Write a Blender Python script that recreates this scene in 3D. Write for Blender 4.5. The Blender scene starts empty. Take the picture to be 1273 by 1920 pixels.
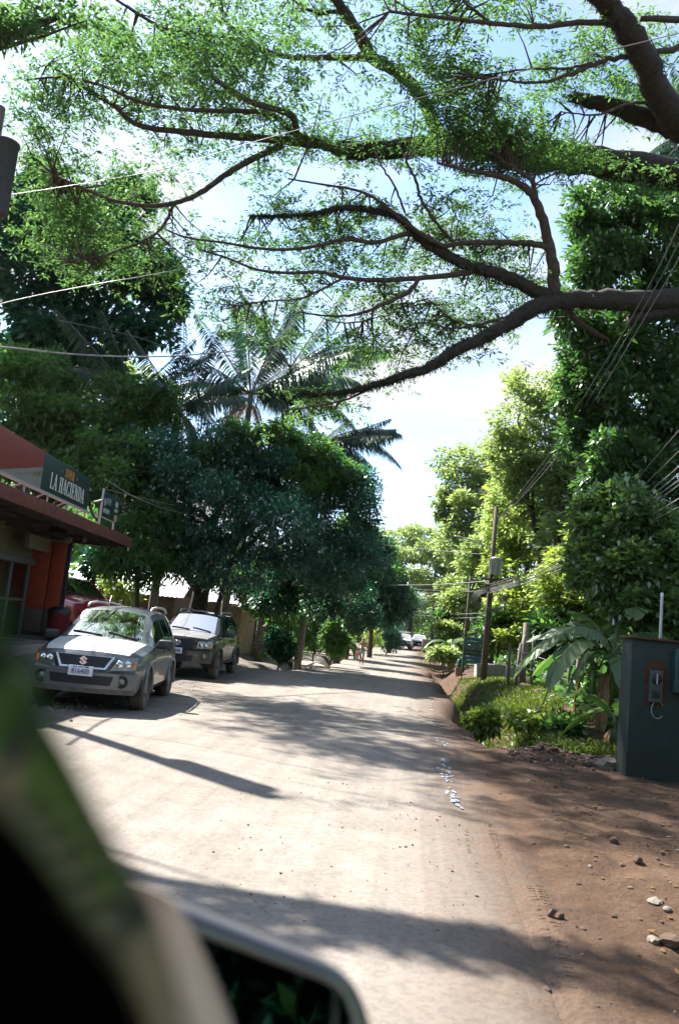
import bpy, bmesh, math, random
import numpy as np
from mathutils import Vector, Matrix

# ---------------------------------------------------------------- camera, sky, sun, exposure
scene = bpy.context.scene
COL = scene.collection
FPX, VPX, VPY, ROLL, EYE = 1550.0, 770.0, 1190.0, math.radians(5.8), 1.7
YC = np.array([VPX - 636.5, -(VPY - 960.0), FPX]); YC /= np.linalg.norm(YC)
ZC = np.cross(YC, np.array([math.cos(ROLL), -math.sin(ROLL), 0.0])); ZC /= np.linalg.norm(ZC)
if ZC[1] < 0: ZC = -ZC
XC = np.cross(YC, ZC)
if XC[0] < 0: XC = -XC
cam_data = bpy.data.cameras.new('camera')
cam = bpy.data.objects.new('camera', cam_data)
COL.objects.link(cam)
cam.matrix_world = Matrix(((XC[0], XC[1], -XC[2], 0), (YC[0], YC[1], -YC[2], 0), (ZC[0], ZC[1], -ZC[2], EYE), (0, 0, 0, 1)))
cam_data.sensor_fit = 'VERTICAL'
cam_data.sensor_height = 36.0
cam_data.sensor_width = 24.0
cam_data.lens = FPX / 1920.0 * 36.0
cam_data.clip_start = 0.02
cam_data.clip_end = 3000.0
cam_data.dof.use_dof = True
cam_data.dof.focus_distance = 15.0
cam_data.dof.aperture_fstop = 2.7
scene.camera = cam

SUN_EL = math.radians(48.0)
SUN_AZ = math.radians(-51.0)          # measured from +Y (down the road) towards +X
sun_dir = np.array([math.sin(SUN_AZ) * math.cos(SUN_EL), math.cos(SUN_AZ) * math.cos(SUN_EL), math.sin(SUN_EL)])
world = bpy.data.worlds.new('World')
scene.world = world
world.use_nodes = True
wn, wl = world.node_tree.nodes, world.node_tree.links
wn.clear()
w_out = wn.new('ShaderNodeOutputWorld')
w_bg = wn.new('ShaderNodeBackground')
w_sky = wn.new('ShaderNodeTexSky')
w_sky.sky_type = 'NISHITA'
w_sky.sun_disc = False
w_sky.sun_elevation = SUN_EL
w_sky.sun_rotation = SUN_AZ
w_sky.air_density = 1.0
w_sky.dust_density = .6
w_sky.ozone_density = 3.0
w_co = wn.new('ShaderNodeTexCoord')
w_map = wn.new('ShaderNodeMapping')
w_map.inputs['Scale'].default_value = (1.0, 1.0, 2.2)
w_noise = wn.new('ShaderNodeTexNoise')
w_noise.inputs['Scale'].default_value = 2.6
w_noise.inputs['Detail'].default_value = 7.0
w_noise.inputs['Roughness'].default_value = 0.55
w_ramp = wn.new('ShaderNodeValToRGB')
w_ramp.color_ramp.elements[0].position = 0.46
w_ramp.color_ramp.elements[1].position = 0.60
w_mix = wn.new('ShaderNodeMixRGB')
w_mix.inputs['Color2'].default_value = (2.95, 3.05, 3.15, 1)
wl.new(w_co.outputs['Generated'], w_map.inputs['Vector'])
wl.new(w_map.outputs['Vector'], w_noise.inputs['Vector'])
wl.new(w_noise.outputs['Fac'], w_ramp.inputs['Fac'])
wl.new(w_ramp.outputs['Color'], w_mix.inputs['Fac'])
wl.new(w_sky.outputs['Color'], w_mix.inputs['Color1'])
wl.new(w_mix.outputs['Color'], w_bg.inputs['Color'])
w_bg.inputs['Strength'].default_value = 0.095
wl.new(w_bg.outputs['Background'], w_out.inputs['Surface'])

sun_data = bpy.data.lights.new('sun', 'SUN')
sun_data.energy = 5.0
sun_data.angle = math.radians(0.5)
sun_data.color = (1.0, 0.94, 0.85)
sun = bpy.data.objects.new('sun', sun_data)
COL.objects.link(sun)
sun.rotation_euler = Vector(-sun_dir).to_track_quat('-Z', 'Y').to_euler()

scene.view_settings.view_transform = 'Standard'
scene.view_settings.look = 'None'
scene.view_settings.gamma = 1.0
scene.view_settings.use_curve_mapping = False
scene.view_settings.exposure = 1.85
scene.cycles.max_bounces = 10
scene.cycles.diffuse_bounces = 5
scene.cycles.glossy_bounces = 3
scene.cycles.transmission_bounces = 8
scene.cycles.transparent_max_bounces = 12
scene.cycles.caustics_reflective = False
scene.cycles.caustics_refractive = False

# ---------------------------------------------------------------- helpers
rng = np.random.default_rng(7)
random.seed(7)

def ray(px, py):
    v = np.array([px - 636.5, -(py - 960.0), FPX])
    return np.array([v @ XC, v @ YC, v @ ZC])

def P(px, py, Y):
    """world point seen at photo pixel (px, py), Y metres down the road"""
    r = ray(px, py)
    return np.array([0, 0, EYE]) + r * (Y / r[1])

def sm(a, b, x):
    t = np.clip((np.asarray(x, float) - a) / (b - a), 0, 1)
    return t * t * (3 - 2 * t)

_lat = np.random.default_rng(3).random((256, 256))
def vn2(x, y, f=1.0, o=0):
    x = np.asarray(x, float) * f + 37.3 + o * 17.7
    y = np.asarray(y, float) * f + 11.9 + o * 5.3
    xi, yi = np.floor(x).astype(int), np.floor(y).astype(int)
    fx, fy = x - xi, y - yi
    fx, fy = fx * fx * (3 - 2 * fx), fy * fy * (3 - 2 * fy)
    g = lambda a, b: _lat[a % 256, b % 256]
    return (g(xi, yi) * (1 - fx) + g(xi + 1, yi) * fx) * (1 - fy) + (g(xi, yi + 1) * (1 - fx) + g(xi + 1, yi + 1) * fx) * fy

def vn3(p, f):
    p = np.asarray(p, float) * f
    return (vn2(p[:, 0] + p[:, 2] * .73, p[:, 1] - p[:, 2] * .41) + vn2(p[:, 2] * 1.1 + 9, p[:, 0] * .9 - p[:, 1] * .5)) / 2

def zg(x, y):
    """ground height"""
    x = np.asarray(x, float); y = np.asarray(y, float)
    z = -0.42 * sm(28, 46, y) * (1 - sm(62, 92, y)) + 0.12 * sm(88, 115, y)
    # rise to the shop yard on the left, slight rise behind
    z = z + 0.62 * sm(-7.2, -9.6, x) * sm(13.0, 18.5, y)
    z = z + 1.2 * sm(-16, -45, x) + 1.2 * sm(9, 40, x)
    # open drain under the planks, left
    dl = np.exp(-((x + 5.2) / .5) ** 2) * sm(29.5, 31.5, y) * (1 - sm(62, 66, y))
    z = z - 0.75 * dl
    # drain on the right
    w = 1.0 + 0.25 * np.sin(y * .7)
    dr = np.exp(-(np.abs(x - 2.0) / (0.62 * w)) ** 3) * sm(14.0, 16.0, y) * (1 - sm(50, 60, y))
    z = z - 1.0 * dr
    # bank on the right with lumps
    z = z + 0.30 * sm(2.7, 4.2, x) * sm(14.5, 18, y) * (1 - sm(60, 90, y))
    rid = np.exp(-((y - (13.6 + .15 * (x - 2.2))) / .38) ** 2) * sm(1.2, 2.0, x) * (1 - sm(4.6, 5.5, x))
    z = z + rid * (0.05 + .16 * vn2(x, y, 2.6))
    z = z + sm(.7, 1.4, x) * (vn2(x, y, 2.3) - .5) * .07 + sm(.8, 1.6, x) * (vn2(x, y, 6.5, 2) - .5) * .04
    z = z + sm(-4.6, -5.4, x) * (vn2(x, y, 2.0, 4) - .5) * .06
    for x0_, a_ in ((.80, .030), (1.22, .022), (1.9, .02)):   # wheel ruts along the soft verge
        z = z - a_ * np.exp(-((x - x0_ - .06 * np.sin(y * .5)) / .085) ** 2) * (1 - sm(9.5, 13, y))
    z = z + (vn2(x, y, .35, 1) - .5) * .06
    return z

def G(px, py, lift=0.0):
    """ground point under photo pixel"""
    r = ray(px, py)
    z = 0.0
    for _ in range(30):
        p = np.array([0, 0, EYE]) + r * ((z - EYE) / r[2])
        z = .5 * z + .5 * float(zg(p[0], p[1]))
    p[2] = float(zg(p[0], p[1])) + lift
    return p

def onground(x, y, lift=0.0):
    return np.array([x, y, float(zg(x, y)) + lift])

class MB:
    """collects shapes for one mesh object"""
    def __init__(s):
        s.v = []; s.f = []; s.m = []; s.n = 0; s.sm = []
    def add(s, v, f, m=0, smooth=False):
        v = np.asarray(v, float).reshape(-1, 3)
        s.v.append(v)
        for q in f: s.f.append(tuple(int(i) + s.n for i in q))
        s.m += [m] * len(f); s.sm += [smooth] * len(f)
        s.n += len(v)
        return s
    def box(s, c, d, rz=0.0, m=0, bev=0.0, R=None):
        x, y, z = [k / 2 for k in d]
        if bev > 0:
            bm = bmesh.new()
            bmesh.ops.create_cube(bm, size=1.0, matrix=Matrix.Diagonal((d[0], d[1], d[2], 1)))
            bmesh.ops.bevel(bm, geom=bm.edges[:], offset=bev, segments=2, affect='EDGES', profile=.6)
            bm.verts.ensure_lookup_table()
            v = np.array([q.co[:] for q in bm.verts]); f = [[q.index for q in k.verts] for k in bm.faces]
            bm.free()
        else:
            v = np.array([(-x, -y, -z), (x, -y, -z), (x, y, -z), (-x, y, -z), (-x, -y, z), (x, -y, z), (x, y, z), (-x, y, z)])
            f = [(0, 3, 2, 1), (4, 5, 6, 7), (0, 1, 5, 4), (1, 2, 6, 5), (2, 3, 7, 6), (3, 0, 4, 7)]
        if R is not None: v = v @ np.asarray(R).T
        if rz:
            c_, s_ = math.cos(rz), math.sin(rz)
            v = np.stack([v[:, 0] * c_ - v[:, 1] * s_, v[:, 0] * s_ + v[:, 1] * c_, v[:, 2]], 1)
        return s.add(v + np.asarray(c), f, m, bev > 0)
    def tube(s, pts, r, n=8, m=0, cap=True, smooth=True, rough=0.0):
        pts = np.asarray(pts, float)
        r = np.full(len(pts), r) if np.isscalar(r) else np.asarray(r, float)
        t = np.gradient(pts, axis=0); t /= np.linalg.norm(t, axis=1)[:, None] + 1e-12
        up = np.array([0, 0, 1.0]) if abs(t[0][2]) < .9 else np.array([1.0, 0, 0])
        a = np.cross(t[0], up); a /= np.linalg.norm(a)
        V = []
        ang = np.arange(n) * 2 * math.pi / n
        for i in range(len(pts)):
            a = a - t[i] * (a @ t[i]); a /= np.linalg.norm(a) + 1e-12
            b = np.cross(t[i], a)
            rr = r[i] * (1 + rough * (rng.random(n) - .5)) if rough else np.full(n, r[i])
            V.append(pts[i] + (np.cos(ang) * rr)[:, None] * a + (np.sin(ang) * rr)[:, None] * b)
        F = []
        for i in range(len(pts) - 1):
            for k in range(n):
                F.append((i * n + k, i * n + (k + 1) % n, (i + 1) * n + (k + 1) % n, (i + 1) * n + k))
        if cap:
            F.append(tuple(range(n - 1, -1, -1))); F.append(tuple((len(pts) - 1) * n + k for k in range(n)))
        return s.add(np.concatenate(V), F, m, smooth)
    def lathe(s, prof, n=24, origin=(0, 0, 0), axis='z', m=0, smooth=True):
        """prof: list of (radius, height)"""
        V = []; F = []
        for r, h in prof:
            for k in range(n):
                a = 2 * math.pi * k / n
                c, d = r * math.cos(a), r * math.sin(a)
                V.append({'z': (c, d, h), 'y': (c, h, d), 'x': (h, c, d)}[axis])
        for i in range(len(prof) - 1):
            for k in range(n):
                F.append((i * n + k, i * n + (k + 1) % n, (i + 1) * n + (k + 1) % n, (i + 1) * n + k))
        return s.add(np.array(V) + np.asarray(origin), F, m, smooth)
    def prism(s, poly, depth, O, U, W, m=0):
        """polygon in the (U, W) plane at O, extruded along U x W by depth (list of 2D points)"""
        O, U, W = [np.asarray(k, float) for k in (O, U, W)]
        N = np.cross(U, W); N /= np.linalg.norm(N)
        a = [O + U * p[0] + W * p[1] for p in poly]
        n = len(a)
        V = a + [q + N * depth for q in a]
        F = [tuple(range(n - 1, -1, -1)), tuple(range(n, 2 * n))]
        F += [(i, (i + 1) % n, n + (i + 1) % n, n + i) for i in range(n)]
        return s.add(V, F, m)
    def bar(s, a, b, w, h=None, m=0):
        a, b = np.asarray(a, float), np.asarray(b, float)
        h = h or w
        t = b - a; L = np.linalg.norm(t); t /= L
        up = np.array([0, 0, 1.0]) if abs(t[2]) < .95 else np.array([0, 1.0, 0])
        x = np.cross(t, up); x /= np.linalg.norm(x); z = np.cross(x, t)
        R = np.stack([x, t, z], 1)
        return s.box((a + b) / 2, (w, L, h), m=m, R=R)
    def map(s, fn):
        s.v = [fn(v) for v in s.v]
        return s
    def mesh(s, name, mats, origin=None):
        v = np.concatenate(s.v) if s.v else np.zeros((0, 3))
        if origin is not None: v = v - np.asarray(origin)
        me = bpy.data.meshes.new(name)
        me.from_pydata(v.tolist(), [], s.f)
        for k in (mats if isinstance(mats, (list, tuple)) else [mats]): me.materials.append(k)
        if len(s.f):
            me.polygons.foreach_set('material_index', s.m)
            me.polygons.foreach_set('use_smooth', s.sm)
        me.update()
        return me
    def build(s, name, mats, parent=None, origin=None, label=None, kind=None):
        if origin is None and parent is not None and parent.get('w'): origin = parent.location
        return link(name, s.mesh(name, mats, origin), parent, label, kind)

def link(name, me, parent=None, label=None, kind=None):
    o = bpy.data.objects.new(name, me)
    COL.objects.link(o)
    if parent is not None: o.parent = parent
    if label: o['label'] = label
    if kind: o['kind'] = kind
    return o

def thing(name, label, cat, loc=(0, 0, 0), rotz=0.0, group=None):
    o = bpy.data.objects.new(name, None)
    o.empty_display_size = .2
    COL.objects.link(o)
    o.location = [float(k) for k in loc]
    o.rotation_euler = (0, 0, rotz)
    o['label'] = label; o['category'] = cat
    if group: o['group'] = group
    return o

def tag(o, label, cat, group=None):
    o['label'] = label; o['category'] = cat
    if group: o['group'] = group
    return o

def rhombi(p, t, s, L, W, bend=0.0, mid=.45):
    """one four cornered leaf per row; returns flat vertex array (4 per leaf)"""
    n = len(p)
    L = np.broadcast_to(L, n)[:, None]; W = np.broadcast_to(W, n)[:, None]
    nn = np.cross(t, s)
    dr = np.zeros_like(p); dr[:, 2] = -1
    v = np.empty((n, 4, 3))
    v[:, 0] = p
    v[:, 1] = p + t * L * mid + s * W * .5 + nn * W * .18
    v[:, 2] = p + t * L + dr * L * bend
    v[:, 3] = p + t * L * mid - s * W * .5 + nn * W * .18
    return v.reshape(-1, 3)

def quad_mesh(name, verts, mats, midx=None, origin=None):
    """mesh of independent quads, 4 vertices each"""
    verts = np.asarray(verts, np.float32)
    if origin is not None: verts = verts - np.asarray(origin, np.float32)
    n = len(verts); q = n // 4
    me = bpy.data.meshes.new(name)
    me.vertices.add(n); me.vertices.foreach_set('co', verts.ravel())
    me.loops.add(n); me.loops.foreach_set('vertex_index', np.arange(n, dtype=np.int32))
    me.polygons.add(q)
    me.polygons.foreach_set('loop_start', np.arange(0, n, 4, dtype=np.int32))
    try: me.polygons.foreach_set('loop_total', np.full(q, 4, np.int32))
    except Exception: pass
    for k in (mats if isinstance(mats, (list, tuple)) else [mats]): me.materials.append(k)
    if midx is not None: me.polygons.foreach_set('material_index', np.asarray(midx, np.int32))
    me.update(calc_edges=True)
    me.validate()
    return me

def unit(a):
    return a / (np.linalg.norm(a, axis=1)[:, None] + 1e-9)

def leaf_clumps(cen, k, size, L, W, up=0.0, out=None, bend=.15, flat=1.0):
    """k leaves around every centre; returns leaf quads"""
    n = len(cen)
    c = np.repeat(cen, k, 0)
    d = rng.normal(size=(n * k, 3)); d[:, 2] *= flat; d[:, 2] += up
    if out is not None: d += np.repeat(out, k, 0)
    d = unit(d)
    s = unit(np.cross(d, rng.normal(size=(n * k, 3)) * .4 + np.array([0, 0, 1.0])))
    sc = rng.uniform(.7, 1.25, n * k)
    p = c + d * size * rng.uniform(.05, .6, n * k)[:, None]
    return rhombi(p, d, s, L * sc, W * sc, bend)

def lobe_points(c, r, n, hollow=.45, gap=.42, gf=1.0):
    """points in an ellipsoid, mostly its outer part, with noise holes"""
    m = int(n * 2.4)
    d = unit(rng.normal(size=(m, 3)))
    rad = (hollow ** 3 + (1 - hollow ** 3) * rng.random(m)) ** (1 / 3)
    rad *= 1 + .22 * (vn3(d * 3.0 + np.asarray(c), 1.3) - .5) * 2
    p = np.asarray(c) + d * rad[:, None] * np.asarray(r)
    keep = vn3(p, gf / (np.mean(r) * .35)) > gap
    return p[keep][:n]

# ---------------------------------------------------------------- materials
def mat(name):
    m = bpy.data.materials.new(name); m.use_nodes = True
    n = m.node_tree.nodes; l = m.node_tree.links
    b = n['Principled BSDF']
    return m, n, l, b

def noise(n, l, scale, detail=4, rough=.6, vec=None):
    t = n.new('ShaderNodeTexNoise')
    t.inputs['Scale'].default_value = scale; t.inputs['Detail'].default_value = detail; t.inputs['Roughness'].default_value = rough
    if vec is not None: l.new(vec, t.inputs['Vector'])
    return t

def ramp(n, l, fac, stops):
    r = n.new('ShaderNodeValToRGB')
    e = r.color_ramp.elements
    while len(e) < len(stops): e.new(.5)
    for i, (p, c) in enumerate(stops):
        e[i].position = p; e[i].color = (c[0], c[1], c[2], 1) if hasattr(c, '__len__') else (c, c, c, 1)
    l.new(fac, r.inputs['Fac'])
    return r

def simple(name, col, rough=.6, metal=0.0, var=.25, scale=6.0, bump=0.0, spec=.5, dust=None, dusth=None, coat=0.0):
    """plain surface with noise in its colour; dust = (colour, amount)"""
    m, n, l, b = mat(name)
    co = n.new('ShaderNodeTexCoord')
    t = noise(n, l, scale, 5, .6, co.outputs['Object'])
    a = [max(0, k * (1 - var)) for k in col]; c = [min(1, k * (1 + var)) for k in col]
    r = ramp(n, l, t.outputs['Fac'], [(.3, a), (.7, c)])
    out = r.outputs['Color']
    if dust:
        t2 = noise(n, l, 2.2, 6, .65, co.outputs['Object'])
        sx = n.new('ShaderNodeSeparateXYZ'); l.new(co.outputs['Object'], sx.inputs[0])
        mr = n.new('ShaderNodeMapRange'); l.new(sx.outputs['Z'], mr.inputs['Value'])
        h = dusth or (.2, 1.1)
        mr.inputs['From Min'].default_value = h[0]; mr.inputs['From Max'].default_value = h[1]
        mr.inputs['To Min'].default_value = .55; mr.inputs['To Max'].default_value = .0
        ad = n.new('ShaderNodeMath'); ad.operation = 'ADD'; l.new(t2.outputs['Fac'], ad.inputs[0]); l.new(mr.outputs[0], ad.inputs[1])
        rp = ramp(n, l, ad.outputs[0], [(.35, 0.0), (.95, dust[1])])
        mx = n.new('ShaderNodeMixRGB'); l.new(rp.outputs['Color'], mx.inputs['Fac']); l.new(out, mx.inputs['Color1'])
        mx.inputs['Color2'].default_value = (*dust[0], 1)
        out = mx.outputs['Color']
        rr = n.new('ShaderNodeMapRange'); l.new(rp.outputs['Color'], rr.inputs['Value'])
        rr.inputs['To Min'].default_value = rough; rr.inputs['To Max'].default_value = .85
        l.new(rr.outputs[0], b.inputs['Roughness'])
    else:
        b.inputs['Roughness'].default_value = rough
    l.new(out, b.inputs['Base Color'])
    b.inputs['Metallic'].default_value = metal
    b.inputs['Specular IOR Level'].default_value = spec
    if coat:
        b.inputs['Coat Weight'].default_value = coat; b.inputs['Coat Roughness'].default_value = .06
    if bump:
        bp = n.new('ShaderNodeBump'); bp.inputs['Strength'].default_value = bump; bp.inputs['Distance'].default_value = .02
        t3 = noise(n, l, scale * 4, 6, .7, co.outputs['Object'])
        l.new(t3.outputs['Fac'], bp.inputs['Height']); l.new(bp.outputs['Normal'], b.inputs['Normal'])
    return m

def leaf_mat(name, dark, light, trans=.4, gloss=.06, groughness=.42):
    """leaf: diffuse + light passing through + a waxy sheen; tone varies from leaf to leaf"""
    m = bpy.data.materials.new(name); m.use_nodes = True
    n = m.node_tree.nodes; l = m.node_tree.links; n.clear()
    o = n.new('ShaderNodeOutputMaterial')
    g = n.new('ShaderNodeNewGeometry')
    r = ramp(n, l, g.outputs['Random Per Island'], [(0.0, dark), (.75, light), (1.0, [min(1, light[0] * 1.35), min(1, light[1] * 1.2), light[2]])])
    d = n.new('ShaderNodeBsdfDiffuse'); t = n.new('ShaderNodeBsdfTranslucent'); gl = n.new('ShaderNodeBsdfGlossy')
    hs = n.new('ShaderNodeHueSaturation'); hs.inputs['Hue'].default_value = .492; hs.inputs['Saturation'].default_value = 1.12; hs.inputs['Value'].default_value = 2.0
    l.new(r.outputs['Color'], d.inputs['Color']); l.new(r.outputs['Color'], hs.inputs['Color']); l.new(hs.outputs['Color'], t.inputs['Color'])
    gl.inputs['Roughness'].default_value = groughness; gl.inputs['Color'].default_value = (.75, .85, .8, 1)
    a = n.new('ShaderNodeMixShader'); a.inputs[0].default_value = trans
    l.new(d.outputs[0], a.inputs[1]); l.new(t.outputs[0], a.inputs[2])
    b = n.new('ShaderNodeMixShader'); b.inputs[0].default_value = gloss
    l.new(a.outputs[0], b.inputs[1]); l.new(gl.outputs[0], b.inputs[2]); l.new(b.outputs[0], o.inputs['Surface'])
    return m

def glass_mat(name, tint=(.75, .85, .8), refl=1.0, clear=.8):
    """window glass: a clear tinted sheet with a Fresnel reflection"""
    m = bpy.data.materials.new(name); m.use_nodes = True
    n = m.node_tree.nodes; l = m.node_tree.links; n.clear()
    o = n.new('ShaderNodeOutputMaterial'); tr = n.new('ShaderNodeBsdfTransparent'); gl = n.new('ShaderNodeBsdfGlossy'); fr = n.new('ShaderNodeFresnel')
    fr.inputs['IOR'].default_value = 1.55
    tr.inputs['Color'].default_value = (tint[0] * clear, tint[1] * clear, tint[2] * clear, 1)
    gl.inputs['Roughness'].default_value = .02
    mu = n.new('ShaderNodeMath'); mu.operation = 'MULTIPLY'; mu.use_clamp = True; mu.inputs[1].default_value = refl
    l.new(fr.outputs[0], mu.inputs[0])
    x = n.new('ShaderNodeMixShader'); l.new(mu.outputs[0], x.inputs[0]); l.new(tr.outputs[0], x.inputs[1]); l.new(gl.outputs[0], x.inputs[2])
    l.new(x.outputs[0], o.inputs['Surface'])
    return m

M = {}
DUST = (.19, .165, .13)
M['bark'] = simple('bark', (.060, .044, .034), .9, var=.5, scale=9, bump=.6)
M['bark_dark'] = simple('dark_bark', (.030, .023, .018), .9, var=.5, scale=9, bump=.6)
M['bark_pale'] = simple('pale_bark', (.17, .14, .11), .9, var=.4, scale=9, bump=.5)
M['wire'] = simple('wire_rubber', (.10, .10, .10), .5)
M['cable_pale'] = simple('pale_cable', (.19, .19, .19), .5)
M['wood'] = simple('weathered_wood', (.27, .17, .10), .85, var=.35, scale=12, bump=.4)
M['wood_pole'] = simple('pole_wood', (.10, .078, .058), .9, var=.35, scale=14, bump=.4)
M['concrete'] = simple('concrete', (.34, .32, .29), .9, var=.22, scale=8, bump=.3)
M['black'] = simple('black_plastic', (.012, .012, .013), .5)
M['rubber'] = simple('tyre_rubber', (.022, .021, .02), .85, dust=((.20, .16, .12), .55), dusth=(-.4, .3))
M['chrome'] = simple('chrome', (.75, .76, .78), .12, 1.0, var=.03)
M['steel'] = simple('galvanised_steel', (.48, .50, .52), .45, .8, var=.12)
M['white'] = simple('white_paint', (.78, .78, .76), .5, var=.06)
# ---------------------------------------------------------------- ground and road
def axis_x():
    a = [-420, -260, -160, -100, -70, -50, -38, -30, -24, -20, -17, -15, -13.5, -12, -11, -10.2]
    a += list(np.arange(-9.6, -4.4, .22)) + list(np.arange(-4.4, .95, .15)) + list(np.arange(.95, 5.0, .085))
    a += [5.1, 5.3, 5.6, 6, 6.6, 7.4, 8.5, 10, 12, 15, 19, 24, 30, 38, 50, 70, 100, 160, 260, 420]
    return np.array(a)
def axis_y():
    a = [-160, -90, -50, -28, -16, -9, -5, -2.5, -1, 0, 1, 2, 2.8]
    y, st = 3.3, .07
    while y < 130:
        a.append(y); y += st; st *= 1.013 if y > 6 else 1.0
        st = min(st, 2.5)
    a += [134, 140, 150, 165, 190, 230, 300, 420, 600, 900]
    return np.array(a)
AX, AY = axis_x(), axis_y()

def sheet(name, xs, ys, lift, m):
    X, Y = np.meshgrid(xs, ys)
    Z = zg(X, Y) + lift
    v = np.stack([X, Y, Z], -1).reshape(-1, 3)
    nx, ny = len(xs), len(ys)
    i = (np.arange(ny - 1)[:, None] * nx + np.arange(nx - 1)[None, :]).ravel()
    f = np.stack([i, i + 1, i + nx + 1, i + nx], 1)
    me = bpy.data.meshes.new(name)
    me.from_pydata(v.tolist(), [], f.tolist())
    me.polygons.foreach_set('use_smooth', [True] * len(f))
    me.materials.append(m)
    o = link(name, me); o['kind'] = 'structure'
    return o

def dirt_nodes(m, n, l, b, road):
    ge = n.new('ShaderNodeNewGeometry')
    pos = ge.outputs['Position']
    sx = n.new('ShaderNodeSeparateXYZ'); l.new(pos, sx.inputs[0])
    big = noise(n, l, .55, 6, .6, pos); mid = noise(n, l, 2.6, 7, .65, pos); fine = noise(n, l, 22, 6, .7, pos)
    # x wandered by noise so every transition is ragged
    wx = n.new('ShaderNodeMath'); wx.operation = 'MULTIPLY_ADD'; wx.inputs[1].default_value = 1.1; wx.inputs[2].default_value = -.55
    l.new(mid.outputs['Fac'], wx.inputs[0])
    wxx = n.new('ShaderNodeMath'); wxx.operation = 'ADD'; l.new(sx.outputs['X'], wxx.inputs[0]); l.new(wx.outputs[0], wxx.inputs[1])
    def band(a, c):
        mr = n.new('ShaderNodeMapRange'); mr.interpolation_type = 'SMOOTHSTEP'; mr.clamp = True
        mr.inputs['From Min'].default_value = a; mr.inputs['From Max'].default_value = c
        l.new(wxx.outputs[0], mr.inputs['Value']); return mr.outputs[0]
    def mix(f, c1, c2):
        x = n.new('ShaderNodeMixRGB')
        if hasattr(f, 'links') or not isinstance(f, float): l.new(f, x.inputs['Fac'])
        else: x.inputs['Fac'].default_value = f
        for k, c in (('Color1', c1), ('Color2', c2)):
            if isinstance(c, tuple): x.inputs[k].default_value = (*c, 1)
            else: l.new(c, x.inputs[k])
        return x.outputs['Color']
    dusty = ramp(n, l, mid.outputs['Fac'], [(.30, (.200, .177, .155)), (.55, (.240, .215, .190)), (.8, (.27, .245, .218))]).outputs['Color']
    brown = ramp(n, l, mid.outputs['Fac'], [(.28, (.055, .032, .020)), (.5, (.096, .058, .037)), (.75, (.138, .088, .060))]).outputs['Color']
    grey = ramp(n, l, mid.outputs['Fac'], [(.3, (.10, .088, .076)), (.7, (.20, .178, .155))]).outputs['Color']
    earth = ramp(n, l, mid.outputs['Fac'], [(.3, (.055, .040, .025)), (.7, (.11, .08, .05))]).outputs['Color']
    c = mix(band(-.25, 1.35), dusty, brown)
    c = mix(band(2.6, 6.0), c, earth)
    c = mix(band(-4.1, -5.0), c, grey)
    c = mix(band(-9.5, -13), c, earth)
    spk = ramp(n, l, fine.outputs['Fac'], [(.42, .84), (.52, 1.0), (.72, 1.08)]).outputs['Color']
    mu = n.new('ShaderNodeMixRGB'); mu.blend_type = 'MULTIPLY'; mu.inputs['Fac'].default_value = 1
    l.new(c, mu.inputs['Color1']); l.new(spk, mu.inputs['Color2'])
    blot = ramp(n, l, big.outputs['Fac'], [(.35, .86), (.65, 1.06)]).outputs['Color']
    m2 = n.new('ShaderNodeMixRGB'); m2.blend_type = 'MULTIPLY'; m2.inputs['Fac'].default_value = 1
    l.new(mu.outputs['Color'], m2.inputs['Color1']); l.new(blot, m2.inputs['Color2'])
    out = m2.outputs['Color']
    # long faint wear streaks along the road
    mp = n.new('ShaderNodeMapping'); mp.inputs['Scale'].default_value = (5.5, .12, 1); l.new(pos, mp.inputs['Vector'])
    st = noise(n, l, 1.0, 5, .6, mp.outputs['Vector'])
    sr = ramp(n, l, st.outputs['Fac'], [(.35, .86), (.6, 1.05)]).outputs['Color']
    m3 = n.new('ShaderNodeMixRGB'); m3.blend_type = 'MULTIPLY'; m3.inputs['Fac'].default_value = .8
    l.new(out, m3.inputs['Color1']); l.new(sr, m3.inputs['Color2']); out = m3.outputs['Color']
    l.new(out, b.inputs['Base Color'])
    b.inputs['Roughness'].default_value = .95; b.inputs['Specular IOR Level'].default_value = .2
    # relief: grains, clods, more on the verge
    ad = n.new('ShaderNodeMath'); ad.operation = 'MULTIPLY_ADD'; l.new(mid.outputs['Fac'], ad.inputs[0]); ad.inputs[1].default_value = 1.6; l.new(fine.outputs['Fac'], ad.inputs[2])
    bp = n.new('ShaderNodeBump'); bp.inputs['Distance'].default_value = .035
    sr2 = n.new('ShaderNodeMapRange'); l.new(band(.2, 1.3), sr2.inputs['Value']); sr2.inputs['To Min'].default_value = .16; sr2.inputs['To Max'].default_value = .85
    l.new(sr2.outputs[0], bp.inputs['Strength'])
    l.new(ad.outputs[0], bp.inputs['Height']); l.new(bp.outputs['Normal'], b.inputs['Normal'])

M['ground'], n_, l_, b_ = mat('dirt_ground'); dirt_nodes(M['ground'], n_, l_, b_, False)
sheet('ground', AX, AY, 0.0, M['ground'])
rx = AX[(AX > -4.45) & (AX < .95)]
ry = AY[(AY > -60) & (AY < 200)]
sheet('road', rx, ry, .006, M['ground'])

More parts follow.
